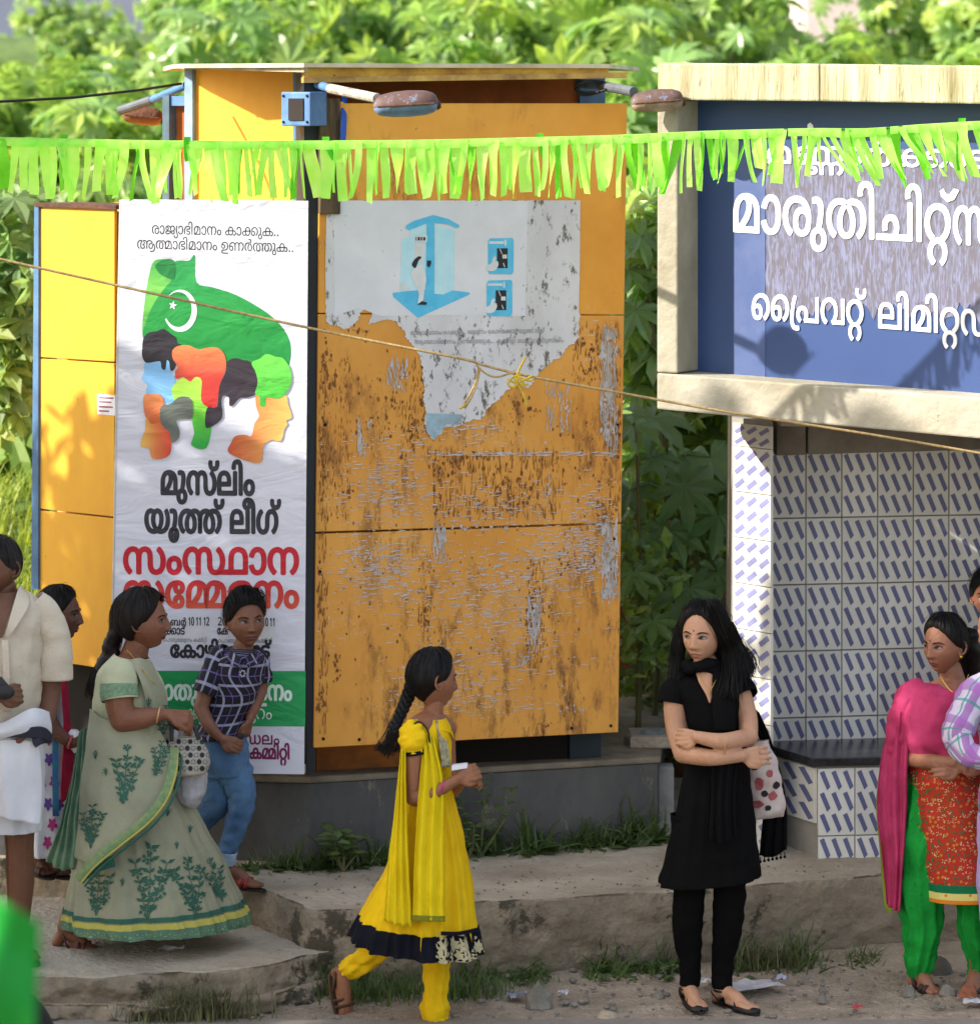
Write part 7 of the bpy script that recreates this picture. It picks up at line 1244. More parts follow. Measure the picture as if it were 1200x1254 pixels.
# ---------------------------------------------------------------- woman in black
S1 = skin('fair_brown_skin', 190, 146, 118); S2 = skin('deep_brown_skin', 128, 84, 64); S3 = skin('warm_brown_skin', 146, 98, 72)
f = Fig('woman in black kurta and leggings standing on the road with arms crossed', 870, 1235, 0); M_blk = cloth('black_cotton', C(15, 15, 17), C(9, 9, 10), 4, spec=.08); M_blk2 = cloth('black_leggings', C(12, 12, 13), C(8, 8, 9), 8, spec=.08)
f.head(861, 777, .0, .232, -26, -1, 0, 0, look=-1, lips=mat('rose_lips', C(166, 98, 92), .45), bindi=True, brow_y=-.001, sad=.4)
f.limb([(864, 812, .02, .05), (866, 840, .03, .056)]); f.limb([(864, 850, .04, .10), (868, 900, .03, .105), (872, 950, .02, .10), (869, 1000, .02, .10)])
f.limb([(832, 850, .02, .056), (866, 846, .04, .07), (900, 846, .02, .056)])
f.limb([(826, 856, .0, .046), (828, 890, -.02, .043), (836, 922, -.07, .038)]); f.limb([(836, 923, -.07, .038), (870, 928, -.19, .033), (908, 926, -.17, .024)])
f.limb([(907, 852, .0, .044), (915, 880, -.03, .041), (917, 902, -.08, .036)]); f.limb([(917, 903, -.08, .036), (885, 908, -.20, .032), (855, 903, -.18, .024)])
f.hand(f.p(906, 926, -.165), (1, .25, .0), (.15, -1, .25), 1, .25, .88); f.hand(f.p(857, 903, -.165), (-1, .5, -.05), (-.3, -1, .2), -1, .35, .8)
f.limb([(852, 1000, .02, .08), (845, 1090, .01, .045), (843, 1140, .02, .040), (844, 1206, .03, .030)]); f.limb([(890, 1000, .02, .08), (892, 1090, .01, .045), (889, 1140, .02, .040), (884, 1208, .03, .030)])
f.foot(843, 1211, .03, 858, 1234, -.13, .03, shoe=mat('black_flat_shoe', C(24, 22, 22), .55), strap=mat('black_flat_shoe', C(24, 22, 22))); f.foot(885, 1213, .03, 926, 1236, -.10, .03, shoe=MATS['black_flat_shoe'], strap=MATS['black_flat_shoe'])
f.body(S1)
for a in ([(852, 1000, .02, .10), (845, 1075, .01, .068), (844, 1100, .01, .064), (842, 1140, .02, .060), (845, 1180, .03, .043), (844, 1207, .03, .040)], [(890, 1000, .02, .10), (893, 1075, .01, .068), (893, 1100, .01, .064), (890, 1140, .02, .058), (885, 1180, .03, .043), (884, 1210, .03, .039)]): f.sleeve('legging', a, M_blk2, .004, n=12)
f.loft('kurta', [(842, 822, 896, 820, .04, .05), (822, 832, 910, 830, .035, .09), (826, 852, 912, 850, .03, .115), (838, 885, 910, 882, .02, .12), (842, 915, 914, 912, .02, .115), (836, 950, 918, 948, .02, .125), (826, 1000, 924, 996, .02, .15), (815, 1046, 928, 1038, .02, .165), (806, 1084, 932, 1072, .02, .175)], M_blk, 90, 120, [(5, .0, .05, 1.0), (11, .0, .03, .4)], .005, .003, sup=2.2, wfreq=9)
f.sleeve('kurta_sleeve', [(838, 836, .02, .05), (826, 848, .01, .060), (823, 862, 0, .058)], M_blk, .004, flat=.95); f.sleeve('kurta_sleeve', [(893, 832, .02, .05), (907, 842, .01, .056), (913, 853, -.01, .053)], M_blk, .004)
nk = f.drape('neck_skin', [[(852, 824, -.045), (868, 824, -.06), (884, 824, -.045)], [(856, 836, -.07), (867, 838, -.082), (880, 836, -.07)], [(864, 850, -.092), (868, 852, -.098), (873, 850, -.092)], [(868, 860, -.103), (869, 861, -.105), (870, 860, -.103)]], S1, 10, 6, .0005, 0)
mb = MB(); mb.tube([Vector(v) for v in cr([tuple(f.p(*q)) for q in ((856, 826, -.06), (862, 838, -.085), (869, 846, -.10), (875, 836, -.09), (881, 826, -.06))], 5)], .0012, 5); mb.ball(f.p(869, 848, -.103), .004, 8, 6); mb.build('necklace', mat('gold', C(200, 160, 80), .35, metal=.8), f.t)
def ring_wrap(f, name, cx, cy, dy, rx, ry, rad, m, loops=3, seed=0, tilt=0):
    mb = MB()
    for l in range(loops):
        pts = [f.p(cx+rx*math.cos(a), cy+(l-loops/2+.5)*rad*150+tilt*math.cos(a)+2*math.sin(a*2+l+seed), dy+ry*math.sin(a)) for a in np.linspace(0, 6.28, 30)]; mb.tube(pts, [rad*(1+.25*math.sin(i*.9+l*2)) for i in range(30)], 10, False, flat=1.1)
    return mb.build(name, m, f.t, True)
ring_wrap(f, 'scarf', 862, 817, .01, 22, .068, .019, M_blk, 3)
f.drape('scarf_end', [[(872, 822, -.07), (884, 822, -.06), (898, 826, -.02)], [(872, 860, -.115), (886, 860, -.12), (900, 860, -.09)], [(874, 895, -.13), (888, 895, -.14), (900, 895, -.12)]], M_blk, 24, 10, .006)
f.drape('scarf_end', [[(868, 935, -.16), (886, 935, -.18), (904, 935, -.15)], [(868, 980, -.17), (884, 980, -.20), (900, 980, -.17)], [(866, 1026, -.18), (884, 1034, -.21), (902, 1022, -.18)]], M_blk, 30, 12, .008, plait=(4, .008))
def loosehair(t_, f_, d): return 0
f.haircap(M_hair, [(0, .73), (.35, .70), (.7, .54), (1.0, .30), (1.25, -.1), (1.45, -.35), (1.8, -.7), (2.4, -.8), (math.pi, -.8)], .020, seed=3, part=True)
pr = [[f.W((.05, -.03, .10)), f.W((.088, -.005, .03)), f.p(898, 790, .0), f.p(905, 812, -.01), f.p(908, 832, -.03)], [f.W((.03, .03, .115)), f.W((.095, .03, .02)), f.p(902, 790, .04), f.p(912, 806, .03), f.p(914, 822, .02)], [f.W((-.03, .0, .115)), f.W((-.085, .0, .03)), f.p(829, 785, .03), f.p(828, 808, .03), f.p(830, 832, .0)], [f.W((.0, .09, .06)), f.p(870, 800, .13), f.p(872, 830, .14), f.p(880, 860, .14)], [f.W((.05, -.045, .09)), f.W((.083, -.02, .0)), f.p(892, 800, -.02), f.p(896, 825, -.06), f.p(893, 850, -.10)]]
f.strands(pr[:2]+[pr[4]], 1700, .012, M_hair, .0009, 1); f.strands([pr[2]], 600, .009, M_hair, .0009, 2); f.strands([pr[3]], 260, .02, M_hair, .0018, 4)
f.sleeve('hair_lock', [(894, 762, .03, .02), (898, 785, .02, .029), (904, 808, .01, .027), (908, 832, -.01, .010)], M_hair, .010, n=8, thick=0, ends=True); f.sleeve('hair_lock', [(836, 760, .04, .015), (832, 785, .04, .024), (831, 808, .04, .022), (832, 832, .02, .008)], M_hair, .008, n=8, thick=0, ends=True); f.sleeve('hair_lock', [(866, 770, .09, .06), (872, 810, .11, .07), (878, 850, .12, .03)], M_hair, .01, n=8, thick=0, ends=True)
for e in (-1, 1):
    mb = MB(); mb.ball(f.W((e*.076, .002, -.042)), .0045, 8, 6); mb.build('earring', MATS['gold'], f.t)
mb = MB(); mb.tube([f.p(887, 915, -.2)+Vector((0, .03*math.cos(a), .03*math.sin(a))) for a in np.linspace(0, 6.28, 20)], .0018, 6, False); mb.build('bracelet', MATS['gold'], f.t)
# strap, shoulder bag and the scarf hanging behind
bag = thing('shoulder_bag', 'white and pink printed shoulder bag hanging behind the woman in black', 'bag', f.p(938, 1005, .12))
Bf = f; keep = f.t; f.t = bag
M_bag = cloth('white_pink_canvas', C(210, 204, 200), C(186, 166, 160), 9)
f.loft('bag_body', [(918, 908, 940, 905, .12, .03), (914, 930, 950, 928, .12, .045), (913, 965, 958, 962, .12, .05), (916, 1000, 962, 990, .12, .045), (918, 1005, 960, 1000, .12, .01)], M_bag, 30, 50, [(3, .02, .05, 0)], .01, 0, wfreq=14, cap=True)
g_ = f.grid; pg_ = f.px2grid(g_); rr = random.Random(9); q_ = []
for (cx, cy, w_, h_) in ((930, 960, 7, 10), (942, 948, 5, 6), (928, 985, 9, 6), (946, 975, 6, 7)):
    q_.append([pg_(x, y) for x, y in ragged(cx, cy, w_, h_, 9, cx, .3)])
f.decal(g_, q_, mat('bag_print_pink', C(176, 92, 96), .8), 'print', bag, .003); f.decal(g_, [[pg_(x, y) for x, y in ragged(cx, cy, 5, 5, 8, cx, .4)] for cx, cy in ((936, 972), (950, 962), (924, 940), (940, 990))], mat('bag_print_black', C(36, 30, 34), .8), 'print', bag, .0035)
f.sleeve('strap', [(898, 838, .03, .007), (912, 862, .05, .006), (922, 890, .09, .006), (928, 908, .12, .006)], mat('tan_strap', C(150, 84, 60), .6), .0, n=8)
f.t = keep
f.drape('dupatta', [[(915, 866, .10), (922, 868, .10), (929, 872, .10)], [(930, 905, .12), (938, 905, .12), (944, 905, .12)], [(944, 950, .13), (950, 948, .12), (956, 948, .12)], [(936, 990, .16), (950, 992, .15), (963, 988, .15)], [(930, 1048, .16), (946, 1050, .15), (963, 1040, .15)]], M_blk, 20, 8, .006, plait=(3, .006))
mb = MB()
for i, x in enumerate((931, 936, 941, 946, 951, 956, 961)): 
    p = f.p(x, 1050-(x-931)*.2, .155); mb.tube([p, p+Vector((0, 0, -.014))], .002, 5); mb.ball(p+Vector((0, 0, -.018)), .006, 8, 6)
stuff(mb.build('tassel', M_blk, f.t, True))
# ---------------------------------------------------------------- girl in yellow
f = Fig('girl in yellow dress and trousers walking past the kiosk with a long braid', 533, 1252, 0, Y=14.84)
f.head(530, 832, .0, .222, 118, -4, 3, 0); f.limb([(532, 862, .0, .036), (529, 880, .0, .042)])
f.limb([(526, 895, .01, .075), (526, 935, .01, .085), (522, 985, .02, .085), (518, 1040, .02, .10)]); f.limb([(508, 893, -.10, .045), (528, 888, .0, .06), (545, 893, .08, .045)])
f.limb([(506, 900, -.12, .043), (506, 940, -.13, .037), (507, 976, -.13, .034)]); f.limb([(507, 977, -.13, .034), (528, 972, -.15, .030), (556, 957, -.15, .021)])
f.limb([(545, 900, .12, .04), (548, 940, .12, .035), (552, 968, .06, .032), (566, 956, -.06, .022)])
f.hand(f.p(558, 955, -.15), (1, .05, .42), (.1, -1, .3), 1, .7, .82); f.hand(f.p(562, 957, -.06), (1, -.3, .35), (.2, .6, .6), -1, .8, .78)
f.limb([(508, 1090, .0, .06), (478, 1148, .08, .042), (424, 1190, .16, .026)]); f.limb([(530, 1090, .0, .06), (534, 1170, .0, .042), (534, 1240, .0, .028)])
f.foot(419, 1190, .16, 428, 1251, .13, .026, vert=True, strap=mat('brown_strap', C(88, 62, 44), .6), sole=mat('brown_sole', C(78, 54, 40), .7)); f.foot(534, 1248, .0, 556, 1272, -.03, .027, strap=MATS['brown_strap'], sole=MATS['brown_sole'])
f.body(S3)
Myel = cloth('yellow_chiffon', C(226, 202, 26), C(206, 176, 12), 5, .8); Mgold = cloth('yellow_cotton', C(230, 194, 24), C(212, 168, 14), 6); Mnavy = cloth('navy_hem', C(20, 22, 36), C(12, 13, 22), 6)
f.loft('dress', [(509, 877, 545, 879, .0, .075), (499, 890, 553, 892, .0, .112), (497, 908, 553, 909, .0, .116), (496, 935, 552, 935, .0, .115), (494, 965, 554, 962, .01, .115), (488, 1005, 562, 1000, .02, .14), (478, 1050, 572, 1045, .03, .19), (462, 1085, 578, 1080, .03, .22), (440, 1121, 584, 1131, .03, .26), (428, 1150, 592, 1167, .03, .285)], Mgold, 110, 160, [(9, .0, .08, .6), (17, .0, .04, 2), (5, .0, .04, 0)], .006, .002, sup=2.0, wfreq=8)
hem_strip(f, 12, 1, 'hem_band', Mnavy, .003, 5)
g_ = f.grid; pg = f.px2grid(g_); fil = []
rr = random.Random(4)
for cx in (544, 555, 566, 577, 586):
    for cy in (1158, 1171, 1182):
        if cy > 1155+(cx-540)*.3 or 1: 
            u, v = pg(cx+rr.uniform(-2, 2), cy+(cx-565)*.12); n = 14
            fil.append([(u+2.0*math.cos(2*math.pi*i/n)*(1 if i % 2 else .55), v+3.2*math.sin(2*math.pi*i/n)*(1 if i % 2 else .55)) for i in range(n)])
            for k in range(5): a = k*1.26+cx; fil.append([(u+2.9*math.cos(a+b)*q, v+4.6*math.sin(a+b)*q) for b, q in ((0, .8), (.25, 1), (.5, .85), (.25, .7))])
f.decal(g_, fil, mat('cream_lace', C(200, 190, 150), .7), 'lace_motif', f.t, .006)
f.drape('piping', [[(540, 1141, -.262), (562, 1141, -.22), (585, 1136, -.11)], [(540, 1146, -.266), (562, 1146, -.225), (586, 1141, -.115)]], Mnavy, 12, 4, .001)
f.sleeve('puff_sleeve', [(510, 888, -.10, .040), (506, 898, -.12, .053), (505, 910, -.13, .054), (506, 921, -.13, .042)], Mgold, .008, n=8, fq=30); f.sleeve('sleeve_cuff', [(505.5, 919, -.13, .044), (506, 924, -.13, .044)], Mnavy, .001, n=6)
f.sleeve('trouser_leg', [(534, 1120, .0, .075), (535, 1170, .0, .058), (534, 1215, .0, .048), (533, 1236, .0, .056), (535, 1250, .0, .046)], Mgold, .007, n=9, fq=18, seg=44, pleat=(9, .004)); f.sleeve('trouser_leg', [(500, 1110, .04, .08), (474, 1150, .08, .060), (446, 1176, .13, .048), (430, 1185, .15, .046), (420, 1190, .16, .036)], Mgold, .010, n=9, fq=20, seg=44, pleat=(8, .005))
Mchif = mat('sheer_yellow_dupatta', C(232, 216, 40), .7, C(216, 192, 20), 5, trans=.25, bump=.1, spec=.1, crease=.3)
f.drape('dupatta', [[(500, 892, -.13), (508, 882, -.13), (520, 882, -.07)], [(492, 925, -.12), (492, 915, -.155), (498, 908, -.165)], [(484, 985, -.10), (489, 980, -.165), (498, 978, -.185)], [(476, 1050, -.12), (486, 1052, -.20), (500, 1050, -.225)], [(470, 1128, -.18), (486, 1133, -.25), (504, 1135, -.27)]], Mchif, 34, 12, .006, plait=(4, .010))
f.drape('dupatta', [[(506, 886, -.12), (516, 884, -.10), (528, 890, -.06)], [(517, 915, -.14), (526, 915, -.14), (534, 915, -.13)], [(514, 960, -.175), (530, 962, -.175), (543, 962, -.15)], [(508, 1045, -.22), (526, 1047, -.22), (543, 1047, -.20)], [(505, 1125, -.275), (525, 1127, -.28), (544, 1127, -.265)]], Mchif, 36, 12, .006, plait=(3, .009))
f.drape('dupatta_hem', [[(504, 1121, -.277), (525, 1122, -.284), (545, 1122, -.27)], [(504, 1128, -.28), (525, 1129, -.287), (545, 1129, -.273)]], cloth('olive_hem', C(120, 120, 30)), 12, 5, .002)
f.drape('dress_yoke', [[(500, 890, -.06), (520, 880, -.05), (530, 884, -.06)], [(500, 896, .06), (522, 884, .06), (545, 888, .03)], [(505, 905, .12), (526, 893, .12), (550, 905, .1)]], Mgold, 16, 8, .002)
f.drape('dress_shoulder', [[(536, 884, .0), (546, 884, .02), (553, 893, .06)], [(540, 895, -.09), (550, 897, -.06), (556, 905, .0)]], Mgold, 10, 6, .002)
f.drape('neck_embroidery', [[(533, 882, -.08), (540, 884, -.05)], [(538, 910, -.122), (548, 912, -.07)], [(541, 940, -.125), (552, 940, -.07)]], mat('embroidery', C(196, 186, 150), .7, C(90, 84, 60), 60, .7), 18, 5, .001)
mb = MB(); mb.tube([Vector(v) for v in cr([tuple(f.p(*q)) for q in ((502, 896, -.15), (512, 884, -.14), (524, 896, -.14), (526, 925, -.135), (521, 960, -.13))], 6)], .0045, 6); mb.build('piping', mat('dark_piping', C(60, 34, 20), .8), f.t, True)
f.haircap(M_hair, [(0, .72), (.4, .68), (.8, .50), (1.1, .22), (1.35, .02), (1.55, -.04), (1.8, -.30), (2.2, -.55), (2.6, -.72), (math.pi, -.78)], .013, seed=8, part=True)
bp2 = [(506, 838, .02), (500, 852, .01), (494, 866, -.02), (488, 880, -.05), (483, 893, -.08), (478, 906, -.09), (474, 916, -.09)]
c = cr([tuple(f.p(*q)) for q in bp2], 4); mb = MB()
for i in range(0, len(c)-1):
    p = Vector(c[i]); q = Vector(c[i+1]); t_ = (q-p).normalized(); k = 1-.45*i/len(c); sd = Vector((t_.z, 0, -t_.x)); s_ = 1 if i % 2 else -1
    rot = ((t_*.8+sd*s_*.9).normalized()).to_track_quat('Z', 'Y').to_matrix(); mb.ball(p-sd*s_*.010*k, (.017*k, .019*k, .029*k), 10, 8, rot)
mb.build('braid', M_hair, f.t, True); f.strands([[Vector(v) for v in c[::6]]], 90, .010, M_hair, .0010, 3)
f.strands([[f.p(478, 900, -.09), f.p(474, 912, -.09), f.p(468, 920, -.09), f.p(466, 912, -.09)], [f.p(480, 898, -.09), f.p(478, 915, -.09), f.p(474, 926, -.09)], [f.p(484, 896, -.08), f.p(488, 912, -.09), f.p(484, 920, -.09)]], 160, .007, M_hairb, .0012, 5)
mb = MB(); 
for a in range(5): mb.ball(f.W((.078, .018, .0))+Vector((0, -.012, 0))+f.hr @ Vector((.004, .006*math.cos(a*1.26), .006*math.sin(a*1.26))), .0045, 8, 6)
mb.build('hair_clip', mat('silver', C(210, 206, 200), .3, metal=.6), f.t); mb = MB(); mb.ball(f.W((.080, .004, -.044)), .0045, 8, 6); mb.ball(f.W((.080, .004, -.056)), .0035, 8, 6); mb.build('earring', MATS['silver'], f.t)
mb = MB(); e_ = [f.p(541, 965, -.15)+Vector((.012*math.cos(a), .027*math.cos(a)*0+.026*math.sin(a), .026*math.cos(a))) for a in np.linspace(0, 6.28, 20)]; mb.tube(e_, .0042, 6, False); mb.build('bangle', mat('magenta_bangle', C(196, 40, 130), .4), f.t)
pk = thing('paper_slip', 'small white paper held in the hands of the girl in yellow', 'paper', f.p(566, 945, -.13)); mb = MB(); mb.hexa([f.p(553, 944, -.17), f.p(572, 941, -.15), f.p(572, 939, -.08), f.p(555, 941, -.10)], [f.p(553, 938, -.17), f.p(573, 936, -.15), f.p(572, 934, -.08), f.p(555, 936, -.10)]); mb.build('sheet', M_white, pk)
# ---------------------------------------------------------------- woman in green sari
f = Fig('woman in pale green floral sari walking right with a patterned handbag', 180, 1160, ZL, Y=15.40)
f.head(176, 760, .0, .226, 84, 3, 0, .5, lips=mat('dark_lips', C(96, 52, 52), .45)); f.limb([(168, 790, .01, .052), (160, 815, .02, .06)])
f.limb([(158, 835, .02, .10), (158, 880, .02, .125), (160, 940, .03, .14), (165, 1010, .03, .15)]); f.limb([(150, 828, -.13, .055), (158, 820, .0, .07), (164, 828, .15, .055)])
f.limb([(147, 832, -.16, .062), (146, 860, -.18, .058), (150, 880, -.19, .052)]); f.limb([(150, 881, -.19, .052), (172, 880, -.20, .044), (198, 875, -.20, .026)])
f.hand(f.p(203, 875, -.20), (1, 0, -.12), (.1, -.5, 1), 1, .9, 1.0); f.limb([(170, 835, .17, .05), (176, 870, .17, .045), (200, 882, .05, .03), (214, 886, -.04, .024)]); f.hand(f.p(214, 886, -.05), (.9, -.2, -.5), (.2, .6, 1), -1, 1.0, .9)
f.limb([(120, 1050, .0, .06), (92, 1110, .02, .045), (80, 1136, .02, .034)]); f.foot(80, 1141, .02, 122, 1163, -.02, .032, sole=mat('tan_sole', C(176, 116, 62), .6), strap=mat('maroon_strap', C(84, 40, 34), .6))
f.body(S2)
Msari = cloth('sari_cotton', C(158, 157, 134), C(134, 136, 116), 4, crease=.6); Mgr = cloth('sari_green_print', C(60, 104, 90), C(46, 86, 74)); Mye = cloth('sari_yellow_line', C(184, 178, 92)); Mbl = cloth('blouse', C(186, 188, 158), C(166, 168, 140))
f.loft('sari_skirt', [(112, 905, 204, 900, .02, .17), (104, 950, 214, 945, .02, .20), (98, 998, 236, 983, .02, .22), (90, 1046, 262, 1030, .02, .25), (82, 1090, 286, 1078, .02, .28), (75, 1124, 303, 1118, .02, .30), (74, 1134, 306, 1131, .02, .305)], Msari, 120, 180, [(6, .0, .07, .5), (13, .0, .045, 1.5), (3, .0, .04, 0)], .006, .003, wfreq=6, fn=lambda p, a, t: p+Vector((0, 0, -.055*t**3*max(0, math.sin(-a))**1.0*.0)))
gs = f.grid; pgs = f.px2grid(gs); rr = random.Random(12)
nr_, nc_ = gs[0].shape[:2]
hem_strip(f, 26, 1, 'hem_border', cloth('sari_border', C(104, 132, 108), C(78, 112, 92), 40), .004); hem_strip(f, 26, 21, 'hem_line', Mye, .006, 1); hem_strip(f, 30, 27, 'hem_line', Mgr, .006, 1)
def sprig(cx, cy, h, lean, pg_, r, dens=1.0):
    """a printed plant: stem, leaves and open flowers, in photo pixels mapped to the cloth"""
    out = []; st = []
    def poly(pts): out.append([pg_(x, y) for x, y in pts])
    n = 7
    for b in range(3):
        bx = (b-1)*h*.22; pts = []
        for k in range(n): t = k/(n-1); pts.append((cx+bx*t+lean*t*h, cy-h*t*(1-.2*abs(b-1))))
        for k in range(n-1): (x0, y0), (x1, y1) = pts[k], pts[k+1]; poly([(x0-.5, y0), (x1-.4, y1), (x1+.4, y1), (x0+.5, y0)])
        for k in range(1, n):
            x, y = pts[k]
            for sd in (-1, 1):
                l = r.uniform(4.5, 8)*h/50; a = math.radians(r.uniform(15, 60)); dx, dy = sd*math.cos(a)*l, -math.sin(a)*l; poly([(x, y), (x+dx*.5-dy*.2, y+dy*.5+dx*.2), (x+dx, y+dy), (x+dx*.5+dy*.2, y+dy*.5-dx*.2)])
            if r.random() < .55*dens:
                fx, fy, q = x+r.uniform(-4, 4), y+r.uniform(-3, 3), r.uniform(2.4, 4.0)*h/50
                for k2 in range(5): a = k2*1.257+r.random()*.3; poly([(fx+q*.35*math.cos(a), fy+q*.35*math.sin(a)), (fx+q*math.cos(a-.42), fy+q*math.sin(a-.42)), (fx+q*1.35*math.cos(a), fy+q*1.35*math.sin(a)), (fx+q*math.cos(a+.42), fy+q*math.sin(a+.42))])
    return out
prn = []
for cx, cy, h, le in ((181, 1128, 88, .05), (240, 1125, 70, -.15), (118, 1122, 58, .1), (272, 1105, 50, -.3), (158, 1005, 0, 0)):
    if h: prn += sprig(cx, cy, h, le, pgs, rr)
for cx, cy in ((232, 1020), (205, 1000), (216, 1040), (262, 1065), (150, 1085), (210, 1075)): prn += sprig(cx, cy, 9, 0, pgs, rr, .4)
f.decal(gs, prn, Mgr, 'floral_print', f.t, .0055, -1); f.decal(gs, [], Mgr, 'floral_print', f.t) if 0 else None
vine = []
for i in range(70):
    u = i/70*nc_; 
    for k in range(4): a = k*1.57+i*.4; vine.append([(u+.9*math.cos(a), nr_-11+4*math.sin(a)), (u+1.5*math.cos(a+.3), nr_-11+7*math.sin(a+.3)), (u+.9*math.cos(a+.6), nr_-11+4*math.sin(a+.6))])
f.decal(gs, vine, mat('border_vine', C(146, 168, 132), .8), 'border_print', f.t, .0075)
f.loft('blouse', [(140, 800, 182, 806, .0, .10), (120, 822, 196, 828, .0, .15), (114, 850, 204, 850, .0, .165), (113, 880, 205, 878, .01, .165), (114, 912, 204, 908, .01, .165)], Mbl, 50, 90, [(5, .0, .02, 0)], .004, .002, wfreq=10)
f.sleeve('blouse_sleeve', [(148, 815, -.12, .055), (146, 830, -.155, .074), (146, 845, -.17, .076), (147, 857, -.18, .073)], Mbl, .004, n=9); f.sleeve('sleeve_border', [(146, 838, -.165, .0775), (146, 848, -.172, .0775), (147, 856, -.18, .0755)], mat('floral_band', C(140, 160, 122), .85, C(76, 118, 102), 70, .7), .003, n=9)
# pallu: across the chest, round the hip, and the piece hanging behind
f.drape('pallu', [[(160, 808, -.12), (172, 806, -.10), (186, 812, -.04)], [(172, 835, -.185), (184, 838, -.16), (200, 842, -.06)], [(178, 868, -.16), (192, 870, -.15), (206, 870, -.05)], [(160, 905, -.16), (185, 905, -.17), (210, 900, -.06)], [(116, 922, -.13), (160, 935, -.20), (212, 925, -.10)]], Msari, 30, 12, .005)
gp2 = f.grid; pg2 = f.px2grid(gp2); f.decal(gp2, sprig(196, 905, 40, .15, pg2, rr)+sprig(182, 866, 12, 0, pg2, rr), Mgr, 'floral_print', f.t, .005, 1)
def drape_print(grid, pr_, m):
    return f.decal(grid, pr_, m, 'floral_print', f.t, .005, 1)
f.drape('pallu', [[(110, 868, -.06), (106, 905, -.10), (100, 950, -.12), (96, 1000, -.13), (92, 1050, -.14)], [(126, 880, -.17), (128, 915, -.205), (124, 960, -.235), (120, 1010, -.26), (108, 1060, -.27)], [(160, 890, -.20), (170, 925, -.225), (166, 965, -.26), (150, 1010, -.29), (118, 1062, -.29)], [(192, 890, -.14), (210, 925, -.18), (204, 960, -.23), (176, 1008, -.29), (126, 1058, -.30)]], Msari, 40, 14, .007, plait=(3, .004))
g3 = f.grid; pg3 = f.px2grid(g3); f.decal(g3, sprig(150, 985, 66, .1, pg3, rr)+sprig(112, 1040, 52, .05, pg3, rr)+sprig(118, 930, 10, 0, pg3, rr)+sprig(130, 950, 9, 0, pg3, rr)+sprig(190, 950, 40, .2, pg3, rr), Mgr, 'floral_print', f.t, .006, 1)
def ribbon(name, pts, w_, m): 
    c_ = cr(pts, 8); V = []; F = []
    for i, q in enumerate(c_):
        t_ = c_[min(i+1, len(c_)-1)]-c_[max(i-1, 0)]; l = math.hypot(t_[0], t_[1]); nx, ny = -t_[1]/l, t_[0]/l
        V += [f.p(q[0]+nx*w_/2, q[1]+ny*w_/2, q[2]), f.p(q[0], q[1], q[2]-.006), f.p(q[0]-nx*w_/2, q[1]-ny*w_/2, q[2])]
    for i in range(len(c_)-1): F += [(3*i, 3*i+1, 3*i+4, 3*i+3), (3*i+1, 3*i+2, 3*i+5, 3*i+4)]
    return mesh(name, V, F, m, f.t, True)
rp_ = [(214, 915, -.17), (211, 945, -.235), (200, 976, -.285), (178, 1004, -.315), (146, 1030, -.335), (114, 1056, -.34), (95, 1078, -.32)]
ribbon('pallu_border', rp_, 11, cloth('sari_border_band', C(150, 156, 104), C(96, 130, 96), 50)); ribbon('border_line', [(x+4, y+4, d-.006) for x, y, d in rp_], 2.6, Mye); ribbon('border_line', [(x+8.5, y+8, d-.002) for x, y, d in rp_], 3, Mgr)
ribbon('fold_edge', [(97, 1078, -.30), (112, 1064, -.31), (140, 1055, -.315)], 14, Mgr)
f.drape('hanging_pallu', [[(106, 890, .02), (100, 895, .08), (98, 900, .14)], [(104, 950, -.04), (92, 960, .06), (88, 960, .16)], [(100, 1010, -.06), (82, 1015, .06), (74, 1010, .18)], [(98, 1062, -.06), (76, 1066, .06), (57, 1054, .2)]], cloth('sari_back_green', C(112, 136, 112), C(72, 108, 92), 14), 26, 12, .01, plait=(4, .014))
f.strands([[f.W((.0, .05, .1)), f.W((.0, .105, .03)), f.p(140, 785, .04), f.p(132, 808, .03), f.p(122, 830, .0), f.p(117, 850, -.0)]], 420, .012, M_hairb, .0015, 6); f.sleeve('hair_tail', [(150, 752, .0, .03), (142, 775, .02, .036), (134, 800, .02, .032), (124, 822, .01, .028), (116, 848, .0, .010)], M_hairb, .012, n=9, thick=0, ends=True)
f.haircap(M_hairb, [(0, .70), (.4, .64), (.75, .46), (1.05, .24), (1.3, .04), (1.5, -.02), (1.75, -.30), (2.2, -.60), (2.6, -.72), (math.pi, -.78)], .020, seed=5, part=True, puff=lambda a, t, d: .018*max(0, -math.cos(a))*t*(1-t)*3)
f.strands([[f.W((.02, -.07, .085)), f.W((.06, -.02, .085)), f.W((.08, .04, .04)), f.W((.06, .09, -.03))]], 160, .009, M_hairb, .0011, 7)
mb = MB(); mb.ball(f.W((.078, .004, -.043)), .006, 8, 6); mb.ball(f.W((.080, .004, -.058)), .0075, 8, 6); mb.build('earring', MATS['gold'], f.t)
mb = MB(); mb.tube([Vector(v) for v in cr([tuple(f.p(*q)) for q in ((155, 796, -.06), (164, 806, -.085), (176, 822, -.155), (184, 832, -.175), (190, 838, -.165))], 6)], .0022, 6); mb.build('necklace', MATS['gold'], f.t)
mb = MB(); mb.tube([f.p(194, 876, -.20)+Vector((.006*math.cos(a), .031*math.sin(a), .031*math.cos(a))) for a in np.linspace(0, 6.28, 22)], .0035, 6, False); mb.build('bangle', mat('pale_gold', C(216, 178, 130), .3, metal=.5), f.t)
